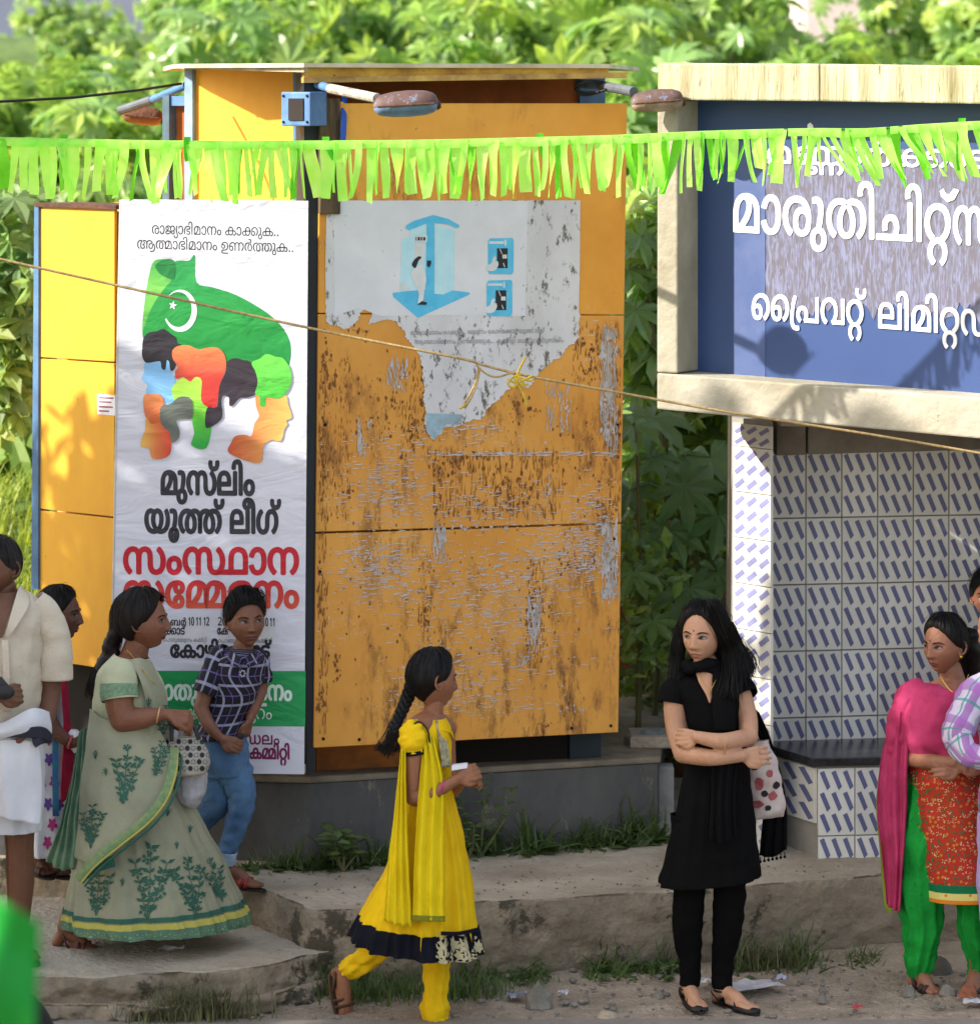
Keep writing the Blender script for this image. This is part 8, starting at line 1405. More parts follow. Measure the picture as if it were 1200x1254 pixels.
# handbag and plastic bag
hb = thing('handbag', 'black and white patterned handbag carried by the woman in the green sari', 'handbag', f.p(229, 950, -.12)); kt = f.t; f.t = hb
f.loft('bag_body', [(206, 904, 246, 902, -.12, .02), (202, 918, 253, 915, -.12, .055), (200, 934, 257, 932, -.12, .065), (203, 948, 254, 945, -.12, .055), (212, 952, 246, 949, -.12, .02)], cloth('bag_white_print', C(190, 186, 180), C(150, 146, 140), 12), 30, 70, [], .004, 0, wfreq=14, cap=True)
gb = f.grid; pgb = f.px2grid(gb); dk = []; rings_ = []
for i in range(8):
    for j in range(6):
        x, y = 205+i*7+(j % 2)*3.5, 909+j*8
        if x > 254 or y > 947: continue
        if (i+j) % 2 == 0: dk.append([pgb(x+2.9*math.cos(a), y+3.2*math.sin(a)) for a in np.linspace(0, 6.28, 10, endpoint=False)])
        else:
            for k in range(8): a = k*.785; dk.append([pgb(x+1.3*math.cos(a), y+1.3*math.sin(a)), pgb(x+3.0*math.cos(a-.2), y+3.2*math.sin(a-.2)), pgb(x+3.0*math.cos(a+.2), y+3.2*math.sin(a+.2))])
f.decal(gb, dk, mat('bag_print_charcoal', C(40, 40, 44), .7), 'print', hb, .004, -1)
for e in (-.17, -.07):
    mb = MB(); mb.tube([Vector(v) for v in cr([tuple(f.p(*q)) for q in ((210, 908, e), (211, 892, e), (216, 878, -.13), (226, 874, -.13), (236, 886, e), (244, 906, e))], 6)], .0065, 8, flat=1.6); mb.build('handle', mat('charcoal_handle', C(46, 48, 52), .6), hb, True)
pb = thing('plastic_bag', 'translucent white plastic bag hanging below the patterned handbag', 'bag', f.p(234, 990, -.05)); f.t = pb
Mpl = mat('white_plastic_film', C(200, 200, 206), .3, C(176, 176, 184), 12, trans=.3, bump=.5, bscale=20)
f.loft('film', [(219, 888, 227, 888, -.06, .012), (218, 915, 240, 912, -.06, .03), (216, 945, 254, 942, -.055, .05), (214, 965, 253, 962, -.055, .065), (222, 982, 248, 980, -.055, .055), (232, 990, 242, 989, -.055, .012)], Mpl, 40, 60, [(7, .05, .05, 0), (13, .03, .04, 1)], .012, 0, wfreq=14)
f.t = kt
# ---------------------------------------------------------------- boy
f = Fig('boy in dark checked shirt and jeans stepping along the pavement, looking back', 290, 1085, ZS, Y=15.80)
S4 = skin('boy_skin', 124, 84, 66)
f.head(301, 759, .0, .222, 20, 2, -3, .3, look=1, brow_y=-.001); f.limb([(299, 788, .01, .04), (296, 804, .02, .048)])
f.limb([(291, 818, .02, .085), (284, 850, .02, .085), (276, 888, .03, .085), (270, 920, .03, .09)]); f.limb([(266, 812, .0, .04), (292, 808, .02, .055), (317, 812, .05, .04)])
f.limb([(262, 816, -.03, .038), (254, 842, -.05, .034), (246, 866, -.07, .030)]); f.limb([(246, 867, -.07, .030), (256, 888, -.11, .027), (268, 902, -.12, .019)]); f.hand(f.p(270, 904, -.12), (.95, -.1, -.42), (-.3, -1, .3), 1, .45, .72)
f.limb([(318, 818, .06, .036), (318, 845, .06, .031), (310, 868, .0, .026), (306, 880, -.04, .019)]); f.hand(f.p(306, 881, -.04), (-.25, -.1, -1), (1, -.7, 0), 1, .7, .7)
f.limb([(280, 940, .02, .06), (294, 985, .0, .042), (282, 1030, .01, .032), (275, 1060, .02, .026)]); f.limb([(262, 940, .04, .06), (260, 980, .06, .042), (236, 1010, .1, .03), (218, 1019, .14, .024)])
f.foot(276, 1063, .02, 322, 1085, -.03, .026, strap=mat('red_strap', C(150, 36, 36), .5), sole=mat('black_sole', C(32, 28, 28), .7)); f.body(S4)
Mj = mat('blue_denim', C(92, 130, 168), .85, C(54, 84, 124), 5, .6, bump=.2, bscale=120)
Mch = plaid('dark_check', C(20, 20, 32), [(0, .075, .1, .010, C(150, 150, 176)), (1, .08, .3, .010, C(150, 150, 176)), (0, .075, .55, .004, C(110, 84, 150)), (1, .08, .75, .004, C(110, 90, 156))])
f.loft('shirt', [(281, 792, 310, 794, .02, .045), (262, 800, 324, 802, .02, .085), (256, 820, 325, 824, .02, .115), (256, 850, 317, 848, .02, .12), (248, 875, 308, 872, .03, .125), (240, 897, 302, 893, .03, .135), (239, 904, 301, 899, .03, .135)], Mch, 60, 90, [(4, .0, .03, 1)], .008, .002, wfreq=12, seed=3)
f.sleeve('shirt_sleeve', [(278, 802, .0, .05), (270, 806, .0, .054), (262, 822, -.02, .055), (256, 838, -.04, .057), (251, 850, -.05, .055)], Mch, .006, n=8); f.sleeve('shirt_sleeve', [(302, 803, .04, .045), (312, 806, .04, .048), (319, 822, .06, .045), (320, 836, .06, .042)], Mch, .005, n=8)
f.drape('collar', [[(280, 793, -.01), (284, 798, -.07), (296, 806, -.10)], [(276, 800, -.03), (281, 812, -.09), (292, 818, -.12)]], Mch, 10, 5, .001); f.drape('collar', [[(313, 795, .02), (309, 800, -.06), (299, 806, -.10)], [(320, 801, .0), (316, 812, -.08), (304, 818, -.12)]], Mch, 10, 5, .001)
mb = MB(); 
for a in range(7): mb.ball(f.p(297+3*math.cos(a*.9), 825+3.5*math.sin(a*.9), -.118), .0042, 6, 5)
mb.build('badge', mat('grey_print', C(170, 172, 184), .6), f.t)
f.sleeve('jeans_leg', [(276, 905, .03, .095), (284, 940, .02, .080), (296, 975, .0, .060), (289, 1010, .0, .048), (279, 1038, .01, .042), (275, 1048, .02, .045)], Mj, .008, n=9, fq=22, seg=40, pleat=(5, .002)); f.sleeve('jeans_cuff', [(276, 1042, .015, .050), (274, 1058, .02, .048)], mat('faded_cuff', C(166, 184, 204), .85, C(130, 152, 180), 30), .005, n=6, fq=30)
f.sleeve('jeans_leg', [(262, 905, .05, .09), (262, 940, .05, .085), (264, 975, .05, .070), (250, 1000, .08, .058), (222, 1018, .13, .046)], Mj, .008, n=9, fq=18); f.loft('jeans_top', [(243, 900, 300, 896, .03, .128), (246, 925, 304, 922, .03, .125), (252, 950, 306, 945, .03, .10)], Mj, 20, 60, [], .006, 0)
f.drape('belt', [[(262, 903, -.10), (280, 903, -.108), (298, 899, -.07)], [(262, 909, -.10), (280, 909, -.108), (298, 905, -.07)]], mat('dark_belt', C(30, 30, 40), .5), 12, 4, .001)
f.haircap(M_hair, [(0, .60), (.3, .58), (.6, .52), (.85, .38), (1.1, .16), (1.35, .02), (1.55, -.02), (1.8, -.18), (2.4, -.42), (math.pi, -.48)], .018, seed=14, puff=lambda a, t, d: .010*max(0, d[2])**2); f.strands([[f.W((x, .02, .118)), f.W((x*1.3, -.04, .118)), f.W((x*1.4, -.08, .085))] for x in (-.05, -.02, .01, .04)], 200, .007, M_hair, .0010, 8)
# ---------------------------------------------------------------- girl behind the man
f = Fig('girl in white floral dress behind the man at the left, blue clip in hair', 62, 1070, ZS, Y=16.0)
f.head(72, 752, .0, .218, 80, 0, 0, 0, lips=mat('dark_lips', C(96, 52, 52))); f.limb([(68, 784, .0, .04), (62, 805, .0, .05)]); f.limb([(58, 830, .0, .09), (58, 900, .0, .10), (58, 970, .0, .11)]); f.limb([(52, 826, -.1, .04), (58, 822, .0, .06), (66, 826, .1, .04)])
f.limb([(56, 836, -.13, .038), (58, 872, -.14, .034), (66, 892, -.15, .032)]); f.limb([(66, 893, -.15, .032), (78, 904, -.16, .027), (88, 910, -.16, .021)]); f.hand(f.p(90, 911, -.16), (.8, -.1, .3), (.2, -.8, -.3), 1, .8, .8)
f.limb([(50, 1000, .0, .06), (48, 1060, .0, .03)]); f.limb([(68, 1000, .0, .06), (68, 1060, .0, .03)]); f.foot(48, 1054, .0, 62, 1070, -.05, .026); f.foot(68, 1056, .04, 84, 1070, .0, .026); f.body(S3 if 0 else skin('brown_skin', 100, 66, 54))
Mfl = cloth('white_cotton', C(206, 206, 214), C(180, 182, 196), 6)
f.loft('dress', [(44, 812, 76, 812, .0, .07), (40, 835, 82, 835, .0, .11), (38, 880, 84, 880, .0, .12), (36, 940, 88, 940, .0, .14), (32, 1000, 92, 1000, .0, .18), (30, 1040, 92, 1042, .0, .20)], Mfl, 60, 80, [(6, .0, .06, 0)], .006, .002)
gd = f.grid; pgd = f.px2grid(gd); mg = []; pu = []
for i, (cx, cy) in enumerate(((60, 930), (66, 958), (59, 985), (64, 1010), (72, 985), (58, 1032), (72, 1030), (60, 905), (50, 960))):
    (mg if i % 2 else pu).append([pgd(cx+5*(1+.3*math.sin(5*a))*math.cos(a), cy+7*(1+.3*math.sin(5*a))*math.sin(a)) for a in np.linspace(0, 6.28, 20, endpoint=False)])
f.decal(gd, mg, mat('magenta_flower', C(170, 50, 120), .8), 'floral_print', f.t, .005, -1); f.decal(gd, pu, mat('violet_flower', C(96, 66, 150), .8), 'floral_print', f.t, .005, -1)
f.drape('scarf', [[(74, 830, -.12), (82, 830, -.09)], [(77, 880, -.15), (86, 880, -.10)], [(76, 940, -.17), (90, 935, -.12)], [(74, 985, -.19), (86, 975, -.14)]], cloth('red_scarf', C(178, 40, 66), C(130, 24, 54), 12), 28, 6, .008); f.drape('scarf', [[(62, 835, -.13), (68, 832, -.13)], [(64, 900, -.16), (71, 900, -.155)], [(64, 1000, -.19), (72, 1000, -.185)]], cloth('teal_scarf', C(44, 130, 130), C(60, 90, 160), 20), 24, 4, .004)
f.haircap(M_hair, [(0, .66), (.4, .62), (.8, .44), (1.1, .22), (1.35, .04), (1.55, -.05), (1.8, -.35), (2.3, -.6), (math.pi, -.7)], .014, seed=15)
mb = MB(); 
for q in ((-.012, .006), (.012, -.004)): c0 = f.W((.055+q[0]*.1, .01+q[0], .098+q[1])); mb.tube([c0+Vector((.014*math.cos(a), -.012, .011*math.sin(a))) for a in np.linspace(0, 6.28, 12)], .0035, 6, False)
mb.build('hair_clip', mat('blue_clip', C(130, 160, 226), .4), f.t); mb = MB(); mb.tube([f.p(86, 909, -.16)+Vector((.008*math.cos(a), .026*math.sin(a), .026*math.cos(a))) for a in np.linspace(0, 6.28, 18)], .0045, 6, False); mb.build('bangle', mat('rose_bangle', C(180, 60, 90), .4), f.t)
pp = thing('paper_bundle', 'small crumpled white packet in the hand of the girl behind the man', 'packet', f.p(92, 912, -.14)); kt = f.t; f.t = pp; f.loft('wrap', [(86, 893, 94, 894, -.13, .01), (83, 900, 100, 899, -.13, .03), (85, 915, 100, 913, -.13, .03), (90, 922, 96, 921, -.13, .01)], M_white, 12, 20, [(3, .1, .1, 0)], .01, 0, wfreq=30, cap=True); f.t = kt
# ---------------------------------------------------------------- man with folded white waistcloth
f = Fig('man in cream shirt and folded white waistcloth cut by the left edge', 0, 1160, ZL, Y=15.15)
Smn = skin('weathered_skin', 112, 76, 58)
f.head(-3, 694, .0, .232, -32, -2, 0, .3); f.limb([(4, 722, .02, .055), (4, 745, .03, .06)]); f.limb([(5, 770, .03, .12), (6, 820, .03, .13), (4, 870, .03, .14), (2, 930, .03, .13)]); f.limb([(-42, 752, .03, .055), (4, 742, .03, .07), (52, 756, .03, .055)])
f.limb([(56, 762, .03, .052), (62, 800, .04, .048), (62, 846, .04, .042)]); f.limb([(62, 848, .04, .042), (56, 880, -.04, .035), (40, 892, -.16, .026)]); f.hand(f.p(38, 893, -.17), (-1, -.2, 0), (0, -1, .3), -1, .8, .95)
f.limb([(-46, 762, .03, .052), (-52, 810, .0, .046), (-40, 850, -.1, .04)]); f.limb([(-40, 850, -.1, .04), (-22, 852, -.2, .034), (-8, 852, -.25, .026)]); f.hand(f.p(-6, 852, -.25), (1, .2, .1), (0, -1, .3), 1, .8, .95)
f.limb([(24, 980, .0, .08), (24, 1030, .0, .058), (25, 1080, .01, .056), (22, 1150, .02, .036)]); f.limb([(-22, 980, .0, .085), (-22, 1040, .0, .06), (-22, 1090, .01, .056), (-24, 1150, .02, .036)]); f.foot(22, 1152, .02, 44, 1175, -.08, .034); f.foot(-24, 1152, .02, -16, 1175, -.1, .034); f.body(Smn)
Mcr = cloth('cream_shirt', C(212, 200, 184), C(190, 178, 160), 4, bump=.2); Mw = cloth('white_waistcloth', C(216, 216, 222), C(198, 198, 208), 4, bump=.1)
f.loft('shirt', [(-24, 728, 30, 722, .02, .075), (-50, 742, 54, 738, .02, .12), (-56, 765, 58, 762, .02, .15), (-52, 800, 54, 798, .02, .16), (-48, 840, 51, 838, .02, .165), (-46, 880, 52, 876, .02, .17)], Mcr, 60, 90, [(5, .0, .03, 0), (9, .0, .015, 0)], .008, .002, wfreq=9)
f.sleeve('shirt_sleeve', [(40, 736, .02, .055), (58, 758, .03, .066), (66, 790, .04, .070), (66, 832, .04, .070)], Mcr, .007, n=10, fq=12); f.sleeve('shirt_sleeve', [(-36, 740, .02, .055), (-54, 762, .03, .066), (-58, 790, .02, .068), (-56, 822, .0, .066)], Mcr, .007, n=10)
f.drape('open_chest', [[(-6, 726, -.06), (10, 726, -.06), (22, 724, -.03)], [(-4, 752, -.125), (4, 754, -.13), (12, 750, -.12)], [(-1, 780, -.155), (1, 782, -.157), (4, 780, -.155)]], Smn, 12, 6, .001, 0)
f.drape('collar', [[(24, 716, .0), (22, 722, -.06), (16, 742, -.12), (6, 778, -.16)], [(36, 728, .0), (36, 740, -.08), (28, 756, -.14), (10, 782, -.165)]], Mcr, 8, 6, .001); f.drape('collar', [[(-22, 722, -.04), (-10, 745, -.12), (-4, 778, -.16)], [(-34, 734, -.06), (-22, 756, -.14), (-8, 782, -.165)]], Mcr, 8, 6, .001)
mb = MB(); 
for y in (790, 812, 836): mb.ball(f.p(6, y, -.155), (.005, .003, .005), 8, 5)
mb.build('button', M_white, f.t); f.drape('placket', [[(2, 784, -.157), (10, 784, -.157)], [(4, 830, -.162), (12, 830, -.162)], [(5, 872, -.163), (13, 872, -.163)]], Mcr, 12, 4, .001)
f.loft('waistcloth', [(-50, 885, 52, 885, .02, .17), (-52, 920, 53, 920, .02, .18), (-52, 960, 53, 960, .02, .185), (-50, 995, 53, 995, .02, .185), (-48, 1008, 52, 1016, .02, .18)], Mw, 50, 100, [(4, .01, .05, .6), (9, .01, .04, 0)], .010, .003, wfreq=7); f.drape('cloth_overlap', [[(-20, 905, -.18), (10, 905, -.205), (48, 908, -.16)], [(-16, 950, -.20), (14, 955, -.215), (52, 960, -.15)], [(-4, 1000, -.215), (20, 1006, -.215), (50, 1010, -.16)]], Mw, 30, 10, .008, plait=(2, .008))
f.drape('waist_fold', [[(-50, 890, -.17), (0, 886, -.21), (38, 868, -.20), (60, 872, -.10)], [(-50, 902, -.20), (0, 898, -.24), (40, 884, -.22), (63, 890, -.11)], [(-50, 912, -.18), (0, 906, -.22), (42, 902, -.20), (62, 905, -.10)]], Mw, 30, 8, .006); f.drape('dark_fold', [[(-50, 908, -.20), (10, 896, -.235), (50, 890, -.20), (64, 900, -.11)], [(-50, 914, -.19), (10, 904, -.225), (50, 905, -.19), (62, 910, -.11)]], cloth('navy_cloth', C(54, 56, 68)), 24, 5, .003); f.drape('dark_fold', [[(38, 898, -.20), (50, 892, -.19), (64, 900, -.12)], [(40, 910, -.20), (50, 904, -.19), (62, 910, -.12)], [(44, 916, -.20), (50, 912, -.19), (56, 910, -.13)]], MATS['navy_cloth'], 10, 5, .003)
f.haircap(M_hairg, [(0, .70), (.5, .64), (.9, .40), (1.2, .10), (1.45, -.02), (1.6, -.15), (1.9, -.38), (2.4, -.52), (math.pi, -.58)], .010, seed=21)
mb = MB(); mb.ball(f.p(4, 848, -.30), (.045, .03, .03), 12, 8); mb.tube([f.p(-20, 850, -.28), f.p(2, 838, -.28), f.p(14, 848, -.28)], [.02, .03, .010], 10); hd_ = mb.build('clutched_pouch', mat('dark_pouch', C(40, 38, 40), .6), None, True); tag(recenter(hd_), 'dark pouch held in front of the cream shirt at the left edge', 'pouch')
# ---------------------------------------------------------------- woman in pink dupatta
f = Fig('woman in pink shawl, red floral tunic and green trousers standing at the right', 1150, 1215, 0, Y=15.34)
Spk = skin('mid_brown_skin', 150, 104, 82)
f.head(1157, 789, .0, .226, -46, -2, 0, .2, look=-1, lips=mat('maroon_lips', C(120, 58, 58), .45), bindi=True, brow_y=-.001, sad=.3); f.limb([(1164, 820, .02, .046), (1168, 842, .03, .056)])
f.limb([(1164, 860, .03, .11), (1164, 910, .03, .12), (1162, 960, .03, .12), (1160, 1020, .03, .13)]); f.limb([(1122, 862, .03, .05), (1164, 850, .04, .07), (1206, 862, .03, .05)])
f.limb([(1116, 866, .01, .05), (1108, 900, -.0, .044), (1112, 926, -.04, .038)]); f.limb([(1112, 927, -.04, .038), (1140, 932, -.17, .034), (1168, 934, -.22, .024)]); f.hand(f.p(1170, 934, -.22), (1, .1, -.05), (0, -1, .4), 1, .35, .9)
f.limb([(1210, 866, .01, .05), (1218, 905, -.02, .044), (1205, 932, -.12, .036), (1180, 940, -.22, .024)]); f.hand(f.p(1178, 940, -.22), (-1, -.1, 0), (0, -1, .3), -1, .4, .85)
f.limb([(1130, 1040, .02, .09), (1124, 1110, .02, .06), (1124, 1192, .03, .032)]); f.limb([(1192, 1040, .02, .09), (1194, 1110, .02, .06), (1196, 1188, .03, .032)]); f.foot(1124, 1192, .03, 1150, 1217, -.08, .030, strap=mat('dark_brown_strap', C(60, 38, 34), .6)); f.foot(1196, 1190, .03, 1186, 1213, -.1, .030, shoe=mat('black_flat_shoe', C(24, 22, 22)), strap=mat('black_flat_shoe', C(24, 22, 22))); f.body(Spk)
parrot_mat = mat('parrot_green_cloth', C(34, 158, 62), .85, C(20, 118, 44), 9, .6, c3=C(24, 96, 44), s3=40, t3=.60, bump=.12, crease=.5, spec=.1); Mrd = cloth('red_tunic', C(186, 44, 48), C(160, 60, 30), 9); Mpk = cloth('pink_shawl', C(190, 66, 112), C(150, 40, 76), 5, crease=.8)
f.sleeve('trouser_leg', [(1140, 950, .02, .11), (1134, 1010, .01, .12), (1129, 1070, .01, .106), (1128, 1130, .02, .084), (1127, 1172, .03, .062), (1124, 1198, .03, .046)], parrot_mat, .010, n=10, fq=9, seg=64, thick=.003, pleat=(10, .009)); f.sleeve('trouser_leg', [(1190, 1000, .02, .11), (1195, 1070, .02, .10), (1197, 1130, .02, .080), (1198, 1170, .03, .056), (1198, 1194, .03, .044)], parrot_mat, .010, n=10, fq=9, seg=64, thick=.003, pleat=(10, .008))
f.loft('tunic', [(1138, 842, 1192, 842, .03, .07), (1118, 858, 1212, 858, .03, .12), (1112, 900, 1214, 900, .03, .14), (1110, 940, 1214, 940, .02, .16), (1110, 985, 1222, 985, .02, .175), (1117, 1040, 1232, 1040, .02, .185), (1128, 1098, 1240, 1094, .02, .19)], Mrd, 90, 120, [(5, .0, .02, 0)], .004, .003, wfreq=8)
gt = f.grid; pgt = f.px2grid(gt); rr = random.Random(8); cf = []; gl_ = []; of_ = []
for i in range(19):
    for j in range(24):
        x = 1112+i*6.4+(j % 2)*4+rr.uniform(-2, 2); y = 946+j*6.8+rr.uniform(-2, 2)
        if y > 1098 or x > 1206: continue
        k0 = rr.random(); q = rr.uniform(2.4, 3.8)
        if k0 < .45:
            for k in range(5): a = k*.62+rr.uniform(0, 6); cf.append([pgt(x+.6*math.cos(a), y+.6*math.sin(a)), pgt(x+q*.7*math.cos(a-.22), y+q*.7*math.sin(a-.22)), pgt(x+q*math.cos(a), y+q*math.sin(a)), pgt(x+q*.7*math.cos(a+.22), y+q*.7*math.sin(a+.22))])
        elif k0 < .8:
            a = rr.uniform(0, 6); gl_.append([pgt(x-q*math.cos(a), y-q*math.sin(a)), pgt(x-1.2*math.sin(a), y+1.2*math.cos(a)), pgt(x+q*math.cos(a), y+q*math.sin(a)), pgt(x+1.2*math.sin(a), y-1.2*math.cos(a))])
        else: of_.append([pgt(x+2*math.cos(a), y+2*math.sin(a)) for a in np.linspace(0, 6.28, 7, endpoint=False)])
f.decal(gt, cf, mat('cream_flower', C(216, 196, 140), .8), 'floral_print', f.t, .004, -1); f.decal(gt, gl_, mat('green_leaf_print', C(40, 110, 70), .8), 'leaf_print', f.t, .004, -1); f.decal(gt, of_, mat('orange_dot_print', C(210, 120, 40), .8), 'dot_print', f.t, .004, -1)
hem_strip(f, 8, 5.5, 'hem_stripe', cloth('deep_green_hem', C(20, 110, 70)), .004, 1); hem_strip(f, 5.5, 3, 'hem_stripe', cloth('pale_yellow_hem', C(214, 204, 120)), .004, 1); hem_strip(f, 3, 1, 'hem_stripe', cloth('orange_hem', C(214, 130, 40)), .004, 1)
f.drape('shawl', [[(1148, 838, -.02), (1168, 846, -.10), (1200, 842, -.06)], [(1120, 838, -.03), (1150, 858, -.16), (1206, 864, -.15)], [(1104, 862, -.03), (1140, 885, -.19), (1212, 890, -.17)], [(1100, 900, -.04), (1136, 912, -.20), (1214, 918, -.18)], [(1112, 932, -.08), (1150, 925, -.205), (1212, 946, -.18)]], Mpk, 40, 14, .012, thick=.003, wf=12, plait=(3, .006))
f.sleeve('shawl_shoulder', [(1134, 842, .02, .05), (1118, 856, .01, .070), (1108, 885, .0, .074), (1108, 915, -.0, .074), (1112, 930, -.02, .066)], Mpk, .010, n=9)
f.drape('shawl_end', [[(1092, 880, .02), (1100, 870, -.05), (1114, 880, -.08)], [(1080, 925, .04), (1094, 930, -.06), (1112, 930, -.10)], [(1074, 985, .05), (1092, 990, -.06), (1110, 985, -.10)], [(1080, 1045, .05), (1096, 1050, -.05), (1107, 1045, -.09)], [(1086, 1108, .05), (1094, 1114, -.03), (1102, 1118, -.07)]], Mpk, 34, 12, .01, plait=(3, .012))
f.drape('shawl_border', [[(1086, 905, .08), (1090, 915, .08), (1096, 925, .08)], [(1073, 975, .08), (1076, 985, .08), (1082, 1000, .08)], [(1078, 1050, .08), (1082, 1055, .08), (1088, 1060, .08)], [(1083, 1110, .07), (1087, 1116, .06), (1092, 1120, .05)]], cloth('olive_border', C(160, 170, 44), C(120, 140, 40), 10), 26, 6, .006)
f.haircap(M_hair, [(0, .68), (.4, .63), (.8, .46), (1.1, .22), (1.35, .03), (1.55, -.05), (1.8, -.35), (2.3, -.6), (math.pi, -.7)], .015, seed=25, part=True); f.sleeve('hair_tail', [(1184, 775, .06, .045), (1188, 800, .09, .045), (1190, 830, .11, .03)], M_hair, .01, n=8, thick=0, ends=True)
mb = MB(); mb.ball(f.W((.078, .004, -.043)), .007, 8, 6); mb.ball(f.W((-.078, .004, -.043)), .007, 8, 6); mb.build('earring', MATS['gold'], f.t)
mb = MB(); mb.tube([Vector(v) for v in cr([tuple(f.p(*q)) for q in ((1150, 824, -.03), (1156, 836, -.07), (1168, 848, -.11), (1180, 838, -.07), (1186, 826, -.02))], 6)], .0018, 5); mb.build('necklace', MATS['gold'], f.t)
mb = MB(); mb.ball(f.surf(0, .040, .0006), (.003, .0012, .005), 8, 6, f.hr); mb.build('sandal_paste_mark', mat('pale_paste', C(206, 170, 130), .8), f.t)
# ---------------------------------------------------------------- person in purple check at the right edge
f = Fig('person in purple and white checked shirt cut by the right edge', 1222, 1235, 0, Y=15.08)
f.head(1248, 762, .0, .23, -20, 0); f.limb([(1246, 800, .02, .05), (1244, 825, .03, .06)]); f.limb([(1240, 850, .03, .11), (1240, 920, .03, .12), (1240, 980, .03, .12)]); f.limb([(1204, 842, .02, .05), (1242, 832, .03, .06), (1282, 842, .02, .05)])
f.limb([(1200, 848, .0, .045), (1184, 880, -.08, .04), (1178, 900, -.12, .036)]); f.limb([(1178, 901, -.12, .036), (1190, 925, -.18, .03), (1214, 930, -.2, .024)]); f.hand(f.p(1216, 930, -.2), (1, 0, 0), (0, -1, .3), 1, .5, .9)
f.limb([(1286, 850, .0, .045), (1292, 910, .0, .04), (1270, 935, -.15, .03)]); f.limb([(1226, 1000, .02, .09), (1224, 1110, .02, .06), (1222, 1205, .03, .035)]); f.limb([(1258, 1000, .02, .09), (1258, 1110, .02, .06), (1258, 1205, .03, .035)]); f.foot(1222, 1208, .03, 1214, 1238, -.1, .032); f.foot(1258, 1208, .03, 1262, 1238, -.1, .032); f.body(S2)
Mpc = plaid('purple_check', C(200, 190, 214), [(0, .09, .2, .035, C(132, 70, 150)), (1, .10, .35, .03, C(150, 90, 166)), (0, .09, .72, .008, C(40, 130, 120)), (1, .10, .85, .008, C(40, 130, 120))])
f.loft('shirt', [(1222, 826, 1266, 826, .02, .06), (1198, 836, 1286, 836, .02, .11), (1196, 870, 1288, 870, .02, .14), (1200, 930, 1286, 930, .02, .145), (1198, 1000, 1288, 1000, .02, .15)], Mpc, 50, 80, [(5, .0, .03, 0)], .007, .002, wfreq=9); f.sleeve('shirt_sleeve', [(1214, 836, .0, .055), (1196, 850, -.04, .066), (1180, 880, -.10, .066), (1172, 898, -.12, .062), (1174, 914, -.14, .055)], Mpc, .010, n=9); f.sleeve('shirt_sleeve', [(1172, 906, -.14, .055), (1184, 922, -.17, .050), (1206, 930, -.19, .042)], Mpc, .008, n=8); f.sleeve('shirt_sleeve', [(1272, 836, .0, .055), (1290, 860, .0, .06), (1292, 900, .0, .055)], Mpc, .01, n=8)
f.loft('trousers', [(1198, 995, 1288, 995, .02, .145), (1196, 1060, 1286, 1060, .02, .14), (1200, 1130, 1280, 1130, .02, .11)], cloth('lilac_blue_cloth', C(150, 176, 222), C(176, 150, 210), 6), 20, 50, [(5, .03, .05, 0)], .008, .002); f.haircap(M_hair, None, .014, seed=31)
# ---------------------------------------------------------------- man sitting in the shelter
f = Fig('man in dark shirt sitting in the shade of the shelter at the right edge', 1222, 1040, ZS, Y=16.5)
f.head(1212, 730, .06, .225, -10, 0); f.limb([(1212, 762, .08, .05), (1214, 785, .08, .06)]); f.limb([(1216, 810, .08, .12), (1218, 860, .08, .12), (1218, 905, .08, .14)]); f.limb([(1184, 795, .06, .05), (1216, 786, .08, .06), (1250, 795, .06, .05)])
f.limb([(1182, 800, .05, .045), (1180, 850, .02, .04), (1196, 880, -.1, .03)]); f.hand(f.p(1200, 882, -.12), (.6, -.8, -.2), (0, -.3, 1), 1, .4, .9); f.limb([(1252, 800, .05, .045), (1256, 850, .02, .04), (1240, 885, -.1, .03)])
f.limb([(1204, 905, .05, .08), (1200, 912, -.32, .06), (1200, 960, -.36, .05), (1198, 1010, -.33, .035)]); f.limb([(1234, 905, .05, .08), (1238, 912, -.32, .06), (1238, 960, -.36, .05), (1238, 1010, -.33, .035)]); f.foot(1198, 1014, -.33, 1196, 1046, -.46, .03); f.foot(1238, 1014, -.33, 1240, 1046, -.46, .03); f.body(S2)
Mds = cloth('dark_shirt', C(44, 44, 50), C(26, 26, 30), 8); f.loft('shirt', [(1194, 782, 1234, 782, .08, .07), (1176, 794, 1256, 794, .08, .12), (1178, 840, 1256, 840, .08, .14), (1180, 900, 1256, 900, .08, .16)], Mds, 40, 60, [(5, 0, .03, 0)], .008, .002); f.sleeve('shirt_sleeve', [(1190, 790, .06, .055), (1180, 805, .05, .06), (1178, 838, .03, .056)], Mds, .008, n=8); f.sleeve('shirt_sleeve', [(1244, 790, .06, .055), (1256, 805, .05, .06), (1258, 838, .03, .056)], Mds, .008, n=8)
for (x, q) in ((1202, 0), (1236, 1)): f.sleeve('trouser_leg', [(x+3, 903, .06, .095), (x-1, 908, -.30, .08), (x-1, 930, -.37, .07), (x-2, 1000, -.34, .055)], cloth('dark_trousers', C(50, 46, 44)), .008, n=8)
f.haircap(M_hair, None, .016, seed=33)
